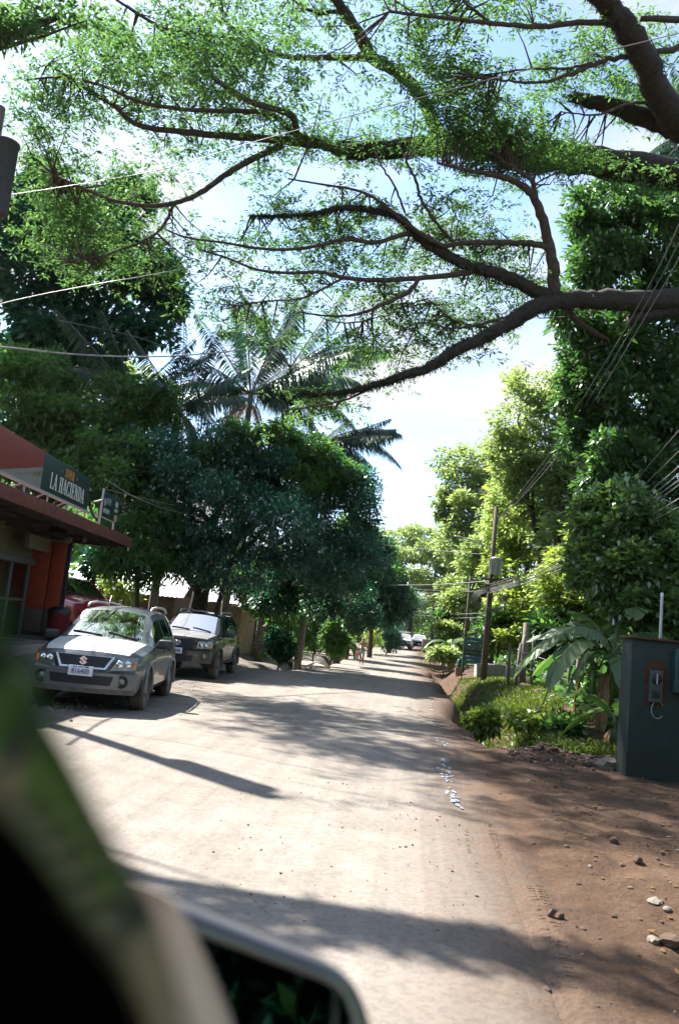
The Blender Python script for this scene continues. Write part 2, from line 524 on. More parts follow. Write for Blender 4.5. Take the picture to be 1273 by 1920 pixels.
# worn blue-white edge line: ragged flakes of paint
M['paint'] = simple('worn_road_paint', (.27, .31, .38), .7, var=.25, scale=20)
mb = MB()
for y0, y1, den in ((8.9, 9.9, 16), (10.0, 12.3, 30), (13.5, 14.6, 10), (16.0, 17.6, 16), (20.0, 24.5, 18), (26, 30, 22), (33, 36, 12)):
    for k in range(den):
        y = rng.uniform(y0, y1); x = .60 + rng.normal() * .045 + .02 * (y - 10) * (y > 10) * .3
        r = rng.uniform(.02, .06); a = rng.random() * 6
        q = [(x + r * .6 * math.cos(a + t) * rng.uniform(.5, 1.2), y + r * 1.5 * math.sin(a + t) * rng.uniform(.5, 1.2)) for t in np.arange(9) * 2 * math.pi / 9]
        mb.add([(u, v, float(zg(u, v)) + .012 + k * 2e-5) for u, v in q], [tuple(range(9))])
mb.build('road_marking', M['paint'])['kind'] = 'structure'

# tyre tracks pressed into the verge: ribs of tread
mb = MB()
def tread(path, wid, seed):
    r = np.random.default_rng(seed)
    for i in range(len(path) - 1):
        a, b2 = np.array(path[i]), np.array(path[i + 1])
        L = np.linalg.norm(b2 - a); t = (b2 - a) / L; s = np.array([t[1], -t[0]])
        for d in np.arange(0, L, .062):
            for sd_ in (-1, 1):
                if r.random() < .22 or vn2(a[0], (a + t * d)[1], 1.7, 21) < .3: continue
                c = a + t * d + s * sd_ * wid * .55 + r.normal(size=2) * .004
                ln_, h = wid * r.uniform(.35, .5), r.uniform(.010, .016)
                u = s * .86 + t * .5 * sd_; v = np.array([u[1], -u[0]])
                z0 = [float(zg(*(c + u * e))) for e in (ln_, -ln_)]
                q = [c + u * ln_ + v * h, c + u * ln_ - v * h, c - u * ln_ - v * h, c - u * ln_ + v * h]
                zz = [z0[0], z0[0], z0[1], z0[1]]; up_ = r.uniform(.002, .005)
                V = [(k[0], k[1], z - .003) for k, z in zip(q, zz)] + [(c[0] + (k[0] - c[0]) * .75, c[1] + (k[1] - c[1]) * .5, z + up_) for k, z in zip(q, zz)]
                mb.add(V, [(4, 5, 6, 7), (0, 1, 5, 4), (1, 2, 6, 5), (2, 3, 7, 6), (3, 0, 4, 7)])
g = lambda px, py: G(px, py)[:2]
tread([g(912, 1545), g(925, 1640), g(938, 1745), g(955, 1915)], .085, 1)
tread([g(1000, 1660), g(1035, 1745), g(1060, 1860)], .075, 2)
tread([g(880, 1560), g(895, 1700), g(900, 1900)], .06, 3)
mb.build('tyre_track', M['ground'], kind='stuff')
bpy.data.objects['tyre_track']['label'] = 'ribbed tyre tracks pressed into the dirt verge'
bpy.data.objects['tyre_track']['category'] = 'tyre tracks'

# clods and gravel (nobody could count them) and the larger stones, one by one
M['clod'] = simple('dirt_clod', (.095, .06, .042), .95, var=.4, scale=5, bump=.5)
M['stone'] = simple('pale_stone', (.19, .165, .135), .9, var=.25, scale=8, bump=.5)
def rock(c, r, seed, sub=1):
    bm = bmesh.new(); bmesh.ops.create_icosphere(bm, subdivisions=sub, radius=1.0)
    rr = np.random.default_rng(seed)
    st = rr.uniform(.65, 1.25, 3); st[2] *= .7
    v = np.array([q.co[:] for q in bm.verts]); v *= (1 + (rr.random(len(v)) - .5) * .42)[:, None]
    f = [[q.index for q in k.verts] for k in bm.faces]; bm.free()
    return v * st * r + np.asarray(c), f
mb = MB()
k = 0
while k < 1100:
    x = rng.uniform(.7, 6.0) if rng.random() < .85 else rng.uniform(-5.9, -4.6)
    y = 3.6 + 18 * rng.random() ** 1.6
    if rng.random() > (.25 + .75 * sm(1.2, 2.6, abs(x)) * vn2(x, y, .8, 6) ** .5): continue
    r = .008 + .022 * rng.random() ** 3
    v, f = rock((x, y, float(zg(x, y)) + r * .25), r, k, 1); mb.add(v, f, int(rng.random() < .25)); k += 1
for _ in range(700):
    x = rng.uniform(1.6, 4.8); y = 13.6 + .15 * (x - 2.2) + rng.normal() * .35
    r = .012 + .038 * rng.random() ** 2
    v, f = rock((x, y, float(zg(x, y)) + r * .2), r, _ + 5000, 1); mb.add(v, f, int(rng.random() < .2))
for _ in range(170):
    x, y = rng.uniform(-1.5, .6), rng.uniform(4.6, 9.5); r = .004 + .010 * rng.random() ** 3
    v, f = rock((x, y, float(zg(x, y)) + .008), r, _ + 12000, 1); mb.add(v, f, 0)
for _ in range(260):
    x, y = rng.uniform(-6.6, -5.0), rng.uniform(11.5, 14.5); r = .012 + .03 * rng.random() ** 2
    v, f = rock((x, y, float(zg(x, y)) + r * .2), r, _ + 9000, 1); mb.add(v, f, 1)
o = mb.build('gravel', [M['clod'], M['stone']], kind='stuff'); o['label'] = 'loose gravel and dirt clods along the road verges'; o['category'] = 'gravel'
stones = [(1228, 1695, .05, 'palest stone on the right dirt verge, beside the photo edge', 'stone'),
          (1250, 1708, .035, 'small pale stone just right of the palest stone on the verge', 'stone'),
          (1138, 1440, .14, 'round pale stone at the foot of the green metal cabinet', 'stone'),
          (1195, 1617, .05, 'dark clod alone on the bare dirt right of the tyre tracks', 'clod'),
          (1165, 1623, .03, 'tiny clod just left of the dark clod on the bare dirt', 'clod'),
          (1255, 1770, .06, 'brown stone at the right end of the nearest shadow band', 'clod'),
          (1225, 1768, .05, 'flat pale stone inside the right end of the nearest shadow band', 'stone'),
          (1100, 1436, .07, 'small stone beside the round pale stone near the cabinet', 'clod'),
          (1042, 1720, .05, 'dark clod between the two tyre tracks', 'clod'),
          (1150, 1580, .045, 'small clod in the shade below the cabinet', 'clod')]
for i, (px, py, r, lab, kd) in enumerate(stones):
    c = G(px, py)
    v, f = rock((0, 0, r * .3), r, 300 + i, 2)
    o = MB().add(v, f, 0, False).build('stone', M[kd]); o.location = c
    tag(o, lab, 'stone', 'stones on the right verge')
for i, (px, py, r) in enumerate([(1010, 1300, .16), (985, 1292, .2), (1040, 1310, .13), (960, 1300, .12), (1030, 1290, .15)]):
    c = G(px, py)
    v, f = rock((0, 0, r * .4), r, 500 + i, 2)
    o = MB().add(v, f).build('earth_clod', M['brick_earth'] if 'brick_earth' in M else M['clod']); o.location = c
    tag(o, ['reddish earth lump in front of the concrete block', 'largest reddish earth lump by the drain bank', 'rightmost reddish earth lump by the fence posts', 'leftmost earth lump beside the drain bushes', 'reddish earth lump at the back of the heap'][i], 'earth lump', 'heap of earth lumps by the drain')
# ---------------------------------------------------------------- shop on the left
M['orange'] = simple('orange_wall', (.30, .042, .010), .8, var=.12, scale=3, bump=.1)
M['cream'] = simple('cream_wall', (.17, .16, .11), .85, var=.12, scale=3, bump=.1)
M['granite'] = simple('stone_dado', (.09, .075, .052), .6, var=.4, scale=40)
M['red_roof'] = simple('rust_red_fascia', (.13, .035, .022), .65, var=.45, scale=5)
M['soffit'] = simple('dark_soffit', (.06, .045, .035), .8, var=.3)
M['shutter'] = simple('shutter_slats', (.20, .18, .11), .5, .3, var=.12)
M['dark'] = simple('dark_interior', (.02, .02, .02), .8)
M['tile'] = simple('floor_tile', (.30, .27, .24), .35, var=.15, scale=3)
M['alu'] = simple('aluminium_frame', (.20, .21, .215), .4, .7, var=.08)
M['glass'] = glass_mat('shop_glass', (.6, .7, .65), 1.6, .45)
M['sign_green'] = simple('green_sign_board', (.007, .036, .024), .45, var=.15, scale=3)
M['sign_red'] = simple('red_sign_board', (.22, .035, .022), .5, var=.15, scale=3)
M['sign_white'] = simple('white_sign_board', (.22, .215, .185), .5, var=.15)
M['letter_white'] = simple('white_lettering', (.80, .80, .74), .5, var=.04)
M['letter_gold'] = simple('orange_lettering', (.75, .30, .03), .5, var=.05)
M['frame_white'] = simple('white_steel_frame', (.36, .36, .35), .5, var=.08)
M['zinc'] = simple('zinc_roofing', (.55, .58, .60), .4, .5, var=.2, scale=5)

L0 = P(108, 1175, 22.3); L0[2] = .60
RZ = math.radians(5.0)
shop = thing('shop_building', 'orange and cream roadside shop with a red edged canopy, roller shutter and glass door', 'shop', L0, RZ)
mb = MB()
mb.box((-.95 - .1, -9.0, 1.5), (.2, 9.2, 3.0))                 # facade left of the door
mb.box((-.95 - .1, -3.3 + .0, 2.82), (.2, 2.2, .4))
mb.box((-4, -13.5, 1.5), (6, .2, 3.0)); mb.box((-4, 2.0, 1.5), (6, .2, 3.0)); mb.box((-7, -6, 1.5), (.2, 15.2, 3.0))
mb.box((-.5 - .45, 1.05, 2.85), (.2, 1.9, .38))
mb.build('wall', M['cream'], shop)
MB().box((-3.0, -5.5, -.35), (7.4, 17, .7)).build('floor', M['tile'], shop)
# return wall at the end of the shop: orange over stone, in two bays with a groove
for i, (x0, x1) in enumerate(((-.95, -.44), (-.40, -.03))):
    p = MB().box(((x0 + x1) / 2, .0, 1.72), (x1 - x0, .16, 1.86), bev=.008).build('orange_panel', M['orange'], shop)
    q = MB().box(((x0 + x1) / 2, .0, .46), (x1 - x0, .17, .64), bev=.008).build('stone_panel', M['granite'], shop)
MB().box((-.42, .03, 1.35), (1.0, .1, 2.7)).build('return_wall', M['dark'], shop)
MB().box((-.5, 0, .06), (1.0, .2, .12)).build('skirting', M['dark'], shop)
MB().box((-.48, 0, 2.86), (1.04, .2, .39), bev=.01).build('wall_head', M['cream'], shop)
MB().box((-.30, -.16, 2.86), (.40, .1, .30), bev=.01).build('vent_box', M['black'], shop)
MB().box((-.93, -4.2, 1.5), (.16, 1.2, 2.0), bev=.01).build('orange_panel', M['orange'], shop)
MB().box((-.93, -4.2, .3), (.17, 1.2, .5), bev=.01).build('stone_panel', M['granite'], shop)
# door way: header, shutter slats, frame, glass, push bar
y0, y1 = -3.3, -.25
sh = MB().box((-.93, (y0 + y1) / 2, 2.62), (.12, y1 - y0, .08), bev=.01).build('shutter_box', M['shutter'], shop)
for k in range(9):
    MB().box((-.90, (y0 + y1) / 2, 2.16 + k * .075), (.05, y1 - y0, .064), bev=.012).build('shutter_slat', M['shutter'], shop)
MB().box((-.84, (y0 + y1) / 2, 2.02), (.16, y1 - y0, .17), bev=.01).build('door_header', M['alu'], shop)
for y in (y0 + .04, -1.5, y1 - .04): MB().box((-.92, y, .97), (.08, .08, 1.94)).build('door_post', M['alu'], shop)
for a, b2 in ((y0 + .08, -1.54), (-1.46, y1 - .08)):
    g_ = MB().box((-.93, (a + b2) / 2, .97), (.012, b2 - a, 1.92)).build('door_glass', M['glass'], shop)
    MB().box((-.90, (a + b2) / 2, .98), (.03, b2 - a, .07)).build('push_bar', M['alu'], g_)
MB().box((-2.2, -1.8, 1.0), (.1, 5, 2)).build('dark_backing', M['dark'], shop)  # dark sheet for the unlit interior behind the door glass
# rolled awning box in front of the door head
for k in range(5):
    MB().box((-.45, -1.05, 2.36 + k * .075), (.05, 1.5, .064), bev=.012).build('shutter_slat', M['shutter'], shop)
MB().box((-.50, -1.9, 2.5), (.12, .25, .42), bev=.01).build('awning_bracket', M['soffit'], shop)
# canopy
roof = MB().box((-2.2, -5.4, 3.17), (6.3, 16.0, .05)).build('roof', M['red_roof'], shop)
MB().box((1.01, -5.4, 3.05), (.06, 16.1, .30), bev=.012).build('fascia', M['red_roof'], roof)
MB().box((-2.2, 2.66, 3.03), (6.3, .06, .26), bev=.012).build('fascia', M['soffit'], roof)
for k in range(34):
    MB().box((-2.15, -13.2 + k * .475, 3.105), (6.1, .20, .05), bev=.0).build('roof_rib', M['soffit'], roof)
for x in (-.6, .35):
    MB().box((x, -5.4, 2.99), (.09, 15.9, .14)).build('beam', M['soffit'], roof)
for y in (-6, -3.4, -.2, 1.9):
    MB().box((-.1, y, 2.86), (1.9, .08, .10)).build('beam', M['soffit'], roof)
lp = MB(); lp.tube([(.5, -.3, 3.05), (.5, -.3, 2.85)], .012, 6); lp.lathe([(.0, 2.71), (.05, 2.73), (.055, 2.79), (.03, 2.86), (0, 2.87)], 12, (.5, -.3, 0))
lp.build('lamp', M['cream'], roof)
MB().box((.97, 2.60, 2.85), (.03, .03, .12)).build('bracket', M['white'], roof)

# serif lettering from strokes: (x0,y0,x1,y1,width) in a 0.7 x 1 box, arcs as short strokes
T, t = .15, .055
def arc(cx, cy, rx, ry, a0, a1, w0, w1=None, n=10):
    o = []
    for i in range(n):
        a, b2 = math.radians(a0 + (a1 - a0) * i / n), math.radians(a0 + (a1 - a0) * (i + 1) / n)
        mid_ = abs(math.cos((a + b2) / 2)); w = w0 * mid_ + (w1 or w0) * (1 - mid_)
        o.append((cx + rx * math.cos(a), cy + ry * math.sin(a), cx + rx * math.cos(b2), cy + ry * math.sin(b2), w))
    return o
def ser(x, y, w=.3): return (x - w / 2, y, x + w / 2, y, .05)
GL = {
 'L': ([(.18, 0, .18, 1, T), ser(.18, .975), (.05, .025, .6, .025, .05), (.6, 0, .6, .22, .05)], .66),
 'A': ([(.08, 0, .34, 1, t), (.34, 1, .62, 0, T), (.18, .34, .52, .34, t), ser(.08, .025, .22), ser(.62, .025, .28)], .72),
 'H': ([(.15, 0, .15, 1, T), (.6, 0, .6, 1, T), (.15, .5, .6, .5, t), ser(.15, .025), ser(.6, .025), ser(.15, .975), ser(.6, .975)], .78),
 'C': (arc(.42, .5, .32, .48, 50, 310, T, t, 14) + [(.62, .68, .62, .95, .05), (.62, .05, .62, .3, .05)], .72),
 'I': ([(.17, 0, .17, 1, T), ser(.17, .025), ser(.17, .975)], .36),
 'E': ([(.18, 0, .18, 1, T), (.05, .025, .58, .025, .05), (.05, .975, .56, .975, .05), (.18, .52, .44, .52, t), (.58, 0, .58, .22, .05), (.56, .78, .56, 1, .05), (.44, .40, .44, .64, .045)], .66),
 'N': ([(.12, 0, .12, 1, t), (.62, 0, .62, 1, t), (.12, 1, .62, 0, T), ser(.12, .025, .24), ser(.62, .975, .24), ser(.08, .975, .18)], .76),
 'D': ([(.17, 0, .17, 1, T), (.05, .025, .36, .025, .05), (.05, .975, .36, .975, .05)] + arc(.34, .5, .30, .475, -90, 90, T, t, 12), .74),
 'S': (arc(.3, .74, .2, .235, 20, 270, t, T * .8, 10) + arc(.3, .26, .22, .245, 90, -160, t, T * .8, 10) + [(.5, .72, .5, .95, .045), (.08, .05, .08, .28, .045)], .58),
 'U': ([(.15, .3, .15, 1, T), (.6, .3, .6, 1, t), ser(.15, .975), ser(.6, .975, .24)] + arc(.375, .3, .225, .27, 180, 360, t, t, 10), .76),
 'P': ([(.17, 0, .17, 1, T), ser(.17, .025), (.05, .975, .36, .975, .05), (.17, .48, .36, .48, .05)] + arc(.34, .73, .24, .245, -90, 90, T, t, 10), .64),
 'R': ([(.17, 0, .17, 1, T), ser(.17, .025), (.05, .975, .36, .975, .05), (.17, .5, .36, .5, .05), (.34, .5, .62, 0, T), ser(.62, .025, .2)] + arc(.34, .74, .22, .235, -90, 90, T, t, 10), .72),
}
def lettering(txt, h, sx, gap=.10):
    """strokes of a word, baseline at 0, centred on 0; returns list of 2D quads"""
    Q = []; x = 0
    for ch in txt:
        if ch == ' ': x += .42; continue
        st, w = GL[ch]
        for (a, b2, c, d, wd) in st:
            v = np.array([c - a, d - b2]); L = np.linalg.norm(v) + 1e-9; v /= L; nn = np.array([-v[1], v[0]]) * wd / 2
            a_, c_ = np.array([a + x, b2]), np.array([c + x, d])
            Q.append([a_ - nn, c_ - nn, c_ + nn, a_ + nn])
        x += w + gap
    x -= gap
    return [[((p[0] - x / 2) * h * sx, p[1] * h) for p in q] for q in Q]

board = thing('shop_sign', 'long red, white and dark green board lettered SUPER LA HACIENDA above the shop canopy', 'sign', tuple(L0), RZ)
SX = .82; SB, SH = 3.45, .85
ys0, ys1, ysl = -5.0, -1.55, -9.0
MB().box((SX, (ys0 + ys1) / 2, SB + SH / 2), (.06, ys1 - ys0, SH), bev=.006).build('green_board', M['sign_green'], board)
MB().box((SX, (ysl + ys0) / 2 - .003, SB + SH / 2), (.055, ys0 - ysl - .006, SH), bev=.006).build('red_board', M['sign_red'], board)
MB().prism([(ys0 - 2.3, SB + .004), (ys0 - .01, SB + .004), (ys0 - .01, SB + .50)], .004, (SX + .0295, 0, 0), (0, 1, 0), (0, 0, 1)).build('white_wedge', M['sign_white'], board)
wh = MB()                                                     # wheat ear drawn on the wedge
def ontoboard(q, x, yc, zb): return [(x, yc + p[0], zb + p[1]) for p in q]
wh.add(ontoboard([(-1.45, .08), (-.35, .30), (-.35, .315), (-1.45, .095)], SX + .036, ys0, SB), [(0, 1, 2, 3)])
for k in range(6):
    for s_ in (-1, 1):
        x_ = -.52 + k * .07; z_ = .265 + k * .014
        wh.add(ontoboard([(x_, z_), (x_ + .05, z_ + .05 * s_), (x_ + .11, z_ + .05 * s_ + .02), (x_ + .06, z_ + .01)], SX + .036 + k * 1e-4, ys0, SB), [(0, 1, 2, 3)])
wh.build('wheat_ear', simple('olive_print', (.16, .13, .06), .6), board)
MB().box((SX + .04, (ysl + ys1) / 2 - .1, SB - .03), (.06, ys1 - ysl + .2, .06)).build('bottom_rail', M['frame_white'], board)
yc = (ys0 + ys1) / 2
L1 = MB()
for i, q in enumerate(lettering('LA HACIENDA', .36, .86, .09)):
    L1.prism([p for p in q], .006, (SX + .0305 + i * 2e-5, yc + .06, SB + .13), (0, 1, 0), (0, 0, 1))
L1.build('lettering', M['letter_white'], board, label='white serif words LA HACIENDA')
L2 = MB()
for i, q in enumerate(lettering('SUPER', .21, .86, .08)):
    L2.prism(q, .006, (SX + .0305 + i * 2e-5, yc + .04, SB + .545), (0, 1, 0), (0, 0, 1))
for y in (-.52, .60):
    L2.prism([(-.02, 0), (0, -.03), (.02, 0), (0, .03)], .006, (SX + .0305, yc + y, SB + .65), (0, 1, 0), (0, 0, 1))
L2.build('lettering', M['letter_gold'], board, label='orange serif word SUPER between two dots')
for y in np.arange(-8.6, -1.3, 1.4):
    MB().bar((SX, y, 3.19), (SX, y, SB - .05), .035).build('post', M['frame_white'], board)
    MB().bar((SX - .5, y, 3.2), (SX - .03, y, SB + .02), .03).build('brace', M['frame_white'], board)
MB().bar((SX - .06, ys1 + .04, SB + .70), (SX - .06, ys1 + .32, SB + .60), .05).build('brace', M['frame_white'], board)

atm = thing('cash_machine_sign', 'small green ATM board on white posts at the end of the shop canopy', 'sign', tuple(L0), RZ)
a0, a1 = -.2, 1.4
MB().box((SX, (a0 + a1) / 2, SB + .42), (.05, a1 - a0, .72), bev=.006).build('board', M['sign_green'], atm)
MB().bar((SX, a0 - .05, 3.18), (SX, a0 - .05, SB + .82), .05).build('post', M['frame_white'], atm)
MB().bar((SX, a1 - .25, 3.18), (SX, a1 - .25, SB + .06), .05).build('post', M['frame_white'], atm)
MB().bar((SX, a0 - .05, SB + .04), (SX, a1 - .2, SB + .04), .025).build('rail', M['frame_white'], atm)
MB().bar((SX - .05, a0 - .6, SB + .35), (SX, a0 - .05, SB + .5), .035).build('brace', M['frame_white'], atm)
def text_mesh(txt, size, name='text_tmp'):
    cu = bpy.data.curves.new(name, 'FONT'); cu.body = txt; cu.size = size; cu.align_x = 'CENTER'; cu.extrude = .002; cu.resolution_u = 3
    ob = bpy.data.objects.new(name, cu); COL.objects.link(ob)
    bpy.context.view_layer.update()
    me = bpy.data.meshes.new_from_object(ob.evaluated_get(bpy.context.evaluated_depsgraph_get()))
    bpy.data.objects.remove(ob); bpy.data.curves.remove(cu)
    return me
def text_on(name, txt, size, m, parent, O, U, W, sx=1.0, label=None):
    """flat lettering at O in the U/W plane of the parent"""
    me = text_mesh(txt, size); me.name = name
    U, W = np.asarray(U, float), np.asarray(W, float); N = np.cross(U, W)
    R = Matrix(((U[0] * sx, W[0], N[0], O[0]), (U[1] * sx, W[1], N[1], O[1]), (U[2] * sx, W[2], N[2], O[2]), (0, 0, 0, 1)))
    me.transform(R); me.materials.clear(); me.materials.append(m)
    return link(name, me, parent, label)
M['letter_grey'] = simple('grey_lettering', (.42, .48, .46), .5, var=.05)
text_on('lettering', 'ATM', .26, M['letter_grey'], atm, (SX + .028, a0 + .52, SB + .44), (0, 1, 0), (0, 0, 1), .8, 'grey letters ATM')
mb = MB()
for y in (.05, .14): mb.box((SX + .028, a0 + .06 + y, SB + .47), (.004, .05, .2))
for k in range(4): mb.box((SX + .028, a0 + .14 + k * .16, SB + .24), (.004, .11, .13))
for k, (w, h, z) in enumerate(((.26, .16, .56), (.3, .09, .38))): mb.box((SX + .028, a1 - .26, SB + z), (.004, w, h))
mb.box((SX + .028, a1 - .17, SB + .16), (.004, .14, .18))
mb.build('faded_print', M['letter_grey'], atm)
MB().box((SX + .028, a1 - .33, SB + .16), (.004, .08, .2)).build('orange_mark', M['letter_gold'], atm)

# litter bin by the return wall
b0 = onground(*P(112, 1150, 21.3)[:2])
binn = thing('litter_bin', 'dark red litter bin with a black lid standing at the shop corner', 'bin', (b0[0], b0[1], .60))
M['bin_red'] = simple('dark_red_plastic', (.16, .012, .02), .45, var=.15)
mb = MB(); n_ = 16
mb.lathe([(0, .02), (.24, .02), (.29, .72), (.30, .74), (.28, .74), (.24, .06), (0, .06)], 20)
mb.build('bucket', M['bin_red'], binn)
MB().lathe([(.31, .73), (.31, .79), (.22, .88), (.0, .92)], 20).build('lid', M['black'], binn)

# ---------------------------------------------------------------- house with zinc roof behind the parked cars
def house(name, label, loc, rz, size, roof_m, wall_m, pitch=.22, over=.45):
    h = thing(name, label, 'house', loc, rz)
    L, W_, H = size
    mb = MB()
    mb.box((0, -W_ / 2 + .06, H / 2), (L, .12, H)); mb.box((0, W_ / 2 - .06, H / 2), (L, .12, H))
    mb.box((-L / 2 + .06, 0, H / 2), (.12, W_ - .25, H)); mb.box((L / 2 - .06, 0, H / 2), (.12, W_ - .25, H))
    mb.build('wall', wall_m, h)
    top = H + pitch * W_
    rf = None
    for s_ in (-1, 1):
        nn = int((L + 2 * over) / .2)
        v = []; f = []
        for k in range(nn * 2 + 1):
            x = -L / 2 - over + k * (L + 2 * over) / (nn * 2); dz = .025 * (k % 2)
            v += [(x, s_ * (W_ / 2 + over), H - over * pitch * 2 + dz + .1), (x, 0, top + dz + .1)]
        f = [(2 * k, 2 * k + 1, 2 * k + 3, 2 * k + 2) for k in range(nn * 2)]
        o = MB().add(v, f).build('roof_slope', roof_m, h)
        md = o.modifiers.new('thick', 'SOLIDIFY'); md.thickness = .02
    return h
M['mud_wall'] = simple('brown_board_wall', (.15, .095, .06), .85, var=.3, scale=5)
M['tan_wall'] = simple('tan_wall', (.33, .27, .17), .85, var=.2, scale=4)
p = P(240, 1095, 36)
house('zinc_roof_house', 'low brown house with a pale zinc roof half hidden behind the parked cars', (p[0] - .6, p[1] + 1.5, 0), math.radians(4), (5.6, 4.2, 2.35), M['zinc'], M['mud_wall'])
p = P(420, 1110, 41)
h2 = house('tan_house', 'tan house with a white roof and a brown awning behind the black car', (p[0] - .6, p[1] + 1.2, -.1), math.radians(-4), (3.6, 3.0, 2.5), M['zinc'], M['tan_wall'])
MB().box((2.1, -1.0, 2.30), (1.4, 2.2, .06), bev=.01).build('awning', M['wood'], h2)
MB().bar((2.7, -1.9, 0), (2.7, -1.9, 2.28), .09).build('awning_post', M['mud_wall'], h2)

# white door leaf and upright boards of the yard fence
p0 = G(472, 1222); p1 = G(492, 1220)
door = thing('yard_door', 'white panel door standing open at the start of the plank fence', 'door', (p0[0], p0[1], p0[2]))
d = p1 - p0; d[2] = 0; d /= np.linalg.norm(d)
ang = math.atan2(d[1], d[0]); door.rotation_euler = (0, 0, ang)
MB().box((.36, 0, 1.0), (.72, .05, 1.86), bev=.008).build('leaf', M['white'], door)
for k in range(3):
    MB().box((.36, -.03, .45 + k * .6), (.46, .02, .46), bev=.008).build('panel', M['white'], door)
MB().bar((-.06, 0, 0), (-.06, 0, 2.2), .11).build('frame', M['mud_wall'], door)
fence = thing('plank_fence', 'brown upright plank fence right of the white yard door', 'fence', tuple(G(500, 1222)))
q0, q1 = G(497, 1222), G(535, 1218)
for k in range(7):
    tt = k / 6; c = q0 * (1 - tt) + q1 * tt - q0
    MB().box((c[0], c[1] + rng.normal() * .02, .98 + rng.normal() * .05), (.21, .035, 1.95 + rng.normal() * .08), bev=.006, R=Matrix.Rotation(rng.normal() * .015, 3, 'Y')).build('plank', M['wood'], fence)
MB().bar((0, .05, .5), tuple(q1 - q0 + [0, .05, .5]), .06).build('rail', M['wood'], fence)
MB().bar((0, .05, 1.5), tuple(q1 - q0 + [0, .05, 1.5]), .06).build('rail', M['wood'], fence)

# planks over the open drain on the left
M['plank'] = simple('sun_bleached_plank', (.40, .33, .25), .9, var=.25, scale=7, bump=.3)
for i, (px, py, qx, qy, wd, lab) in enumerate((
    (530, 1238, 592, 1253, 1.5, 'nearest plank bridge over the left drain, in front of the dark bush'),
    (570, 1226, 636, 1240, 1.9, 'longest plank bridge over the left drain, below the leaning posts'),
    (616, 1219, 650, 1230, 1.6, 'third plank bridge over the left drain, below the feathery green shrub'),
    (655, 1213, 678, 1220, 2.0, 'farthest plank bridge over the left drain, behind the walking woman'))):
    a, b2 = G(px, py), G(qx, qy)
    a[2] = .17 + float(zg(-4.3, a[1])); b2[2] = .09 + float(zg(-4.3, b2[1]))
    t = thing('plank_bridge', lab, 'plank bridge', tuple((a + b2) / 2), 0, 'plank bridges over the left drain')
    d = (b2 - a); L = np.linalg.norm(d[:2]); an = math.atan2(d[1], d[0]); t.rotation_euler = (0, 0, an)
    for k in range(4):
        y = (k - 1.5) * wd / 4
        MB().box((rng.normal() * .05, y, .03 + rng.normal() * .008), (L + rng.normal() * .1, wd / 4 - .02, .08), bev=.008).build('plank', M['plank'], t)
# lengths of pipe / a kerb stone in the drain mouth
c = G(597, 1246); o = MB().lathe([(.26, -.5), (.33, -.5), (.33, .5), (.26, .5), (.26, -.5)], 20, axis='x').build('culvert_pipe', M['concrete'])
o.location = (c[0] - .4, c[1], c[2] + .1); o.rotation_euler = (0, 0, .5); tag(o, 'short concrete culvert pipe lying by the left drain', 'pipe')

# posts on the left
for i, (px, py, h, r, mm, lean, lab) in enumerate((
    (574, 1219, 2.3, .07, 'wood', 0.03, 'reddish wooden post standing beside the feathery green shrub'),
    (584, 1218, 1.7, .10, 'wood_pole', 0.01, 'thick short post right of the reddish wooden post'),
    (522, 1222, 2.6, .05, 'bark_pale', 0.04, 'thin pale post at the end of the plank fence'),
    (561, 1212, 2.2, .06, 'bark', .06, 'thin dark post left of the reddish wooden post'))):
    b = G(px, py)
    o = MB().tube([(0, 0, -.2), (lean * h * .5, 0, h * .5), (lean * h, 0, h)], [r, r * .95, r * .9], 9, rough=.12).build('post', M[mm]); o.location = b
    tag(o, lab, 'post', 'posts along the left yards')
# ---------------------------------------------------------------- vegetation
M['leaf_rain'] = leaf_mat('rain_tree_leaf', (.034, .080, .026), (.070, .138, .046), .58, .035)
M['leaf_dark'] = leaf_mat('dark_broad_leaf', (.008, .040, .022), (.020, .074, .034), .36, .05, .4)
M['leaf_mango'] = leaf_mat('mango_leaf', (.008, .060, .040), (.024, .110, .062), .42, .13, .30)
M['leaf_mid'] = leaf_mat('mid_green_leaf', (.032, .090, .024), (.070, .148, .038), .54, .05)
M['leaf_bright'] = leaf_mat('yellow_green_leaf', (.130, .190, .038), (.190, .260, .066), .64, .07)
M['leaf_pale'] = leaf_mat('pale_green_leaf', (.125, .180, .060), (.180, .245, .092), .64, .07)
M['leaf_glossy'] = leaf_mat('glossy_dark_leaf', (.022, .068, .020), (.055, .125, .032), .50, .10, .34)
M['leaf_fig'] = leaf_mat('fig_leaf', (.050, .115, .028), (.115, .195, .055), .52, .15, .34)
M['leaf_palm'] = leaf_mat('palm_leaflet', (.012, .038, .026), (.030, .072, .042), .25, .07, .36)
M['leaf_dry'] = leaf_mat('dry_leaf', (.11, .065, .03), (.20, .13, .06), .35, .03)
M['leaf_banana'] = leaf_mat('banana_leaf', (.035, .085, .022), (.062, .120, .032), .45, .06, .4)
M['grass'] = leaf_mat('grass_blade', (.050, .085, .016), (.095, .135, .030), .40, .04)
M['fuzz'] = leaf_mat('epiphyte', (.012, .020, .008), (.028, .040, .014), .3, .03)

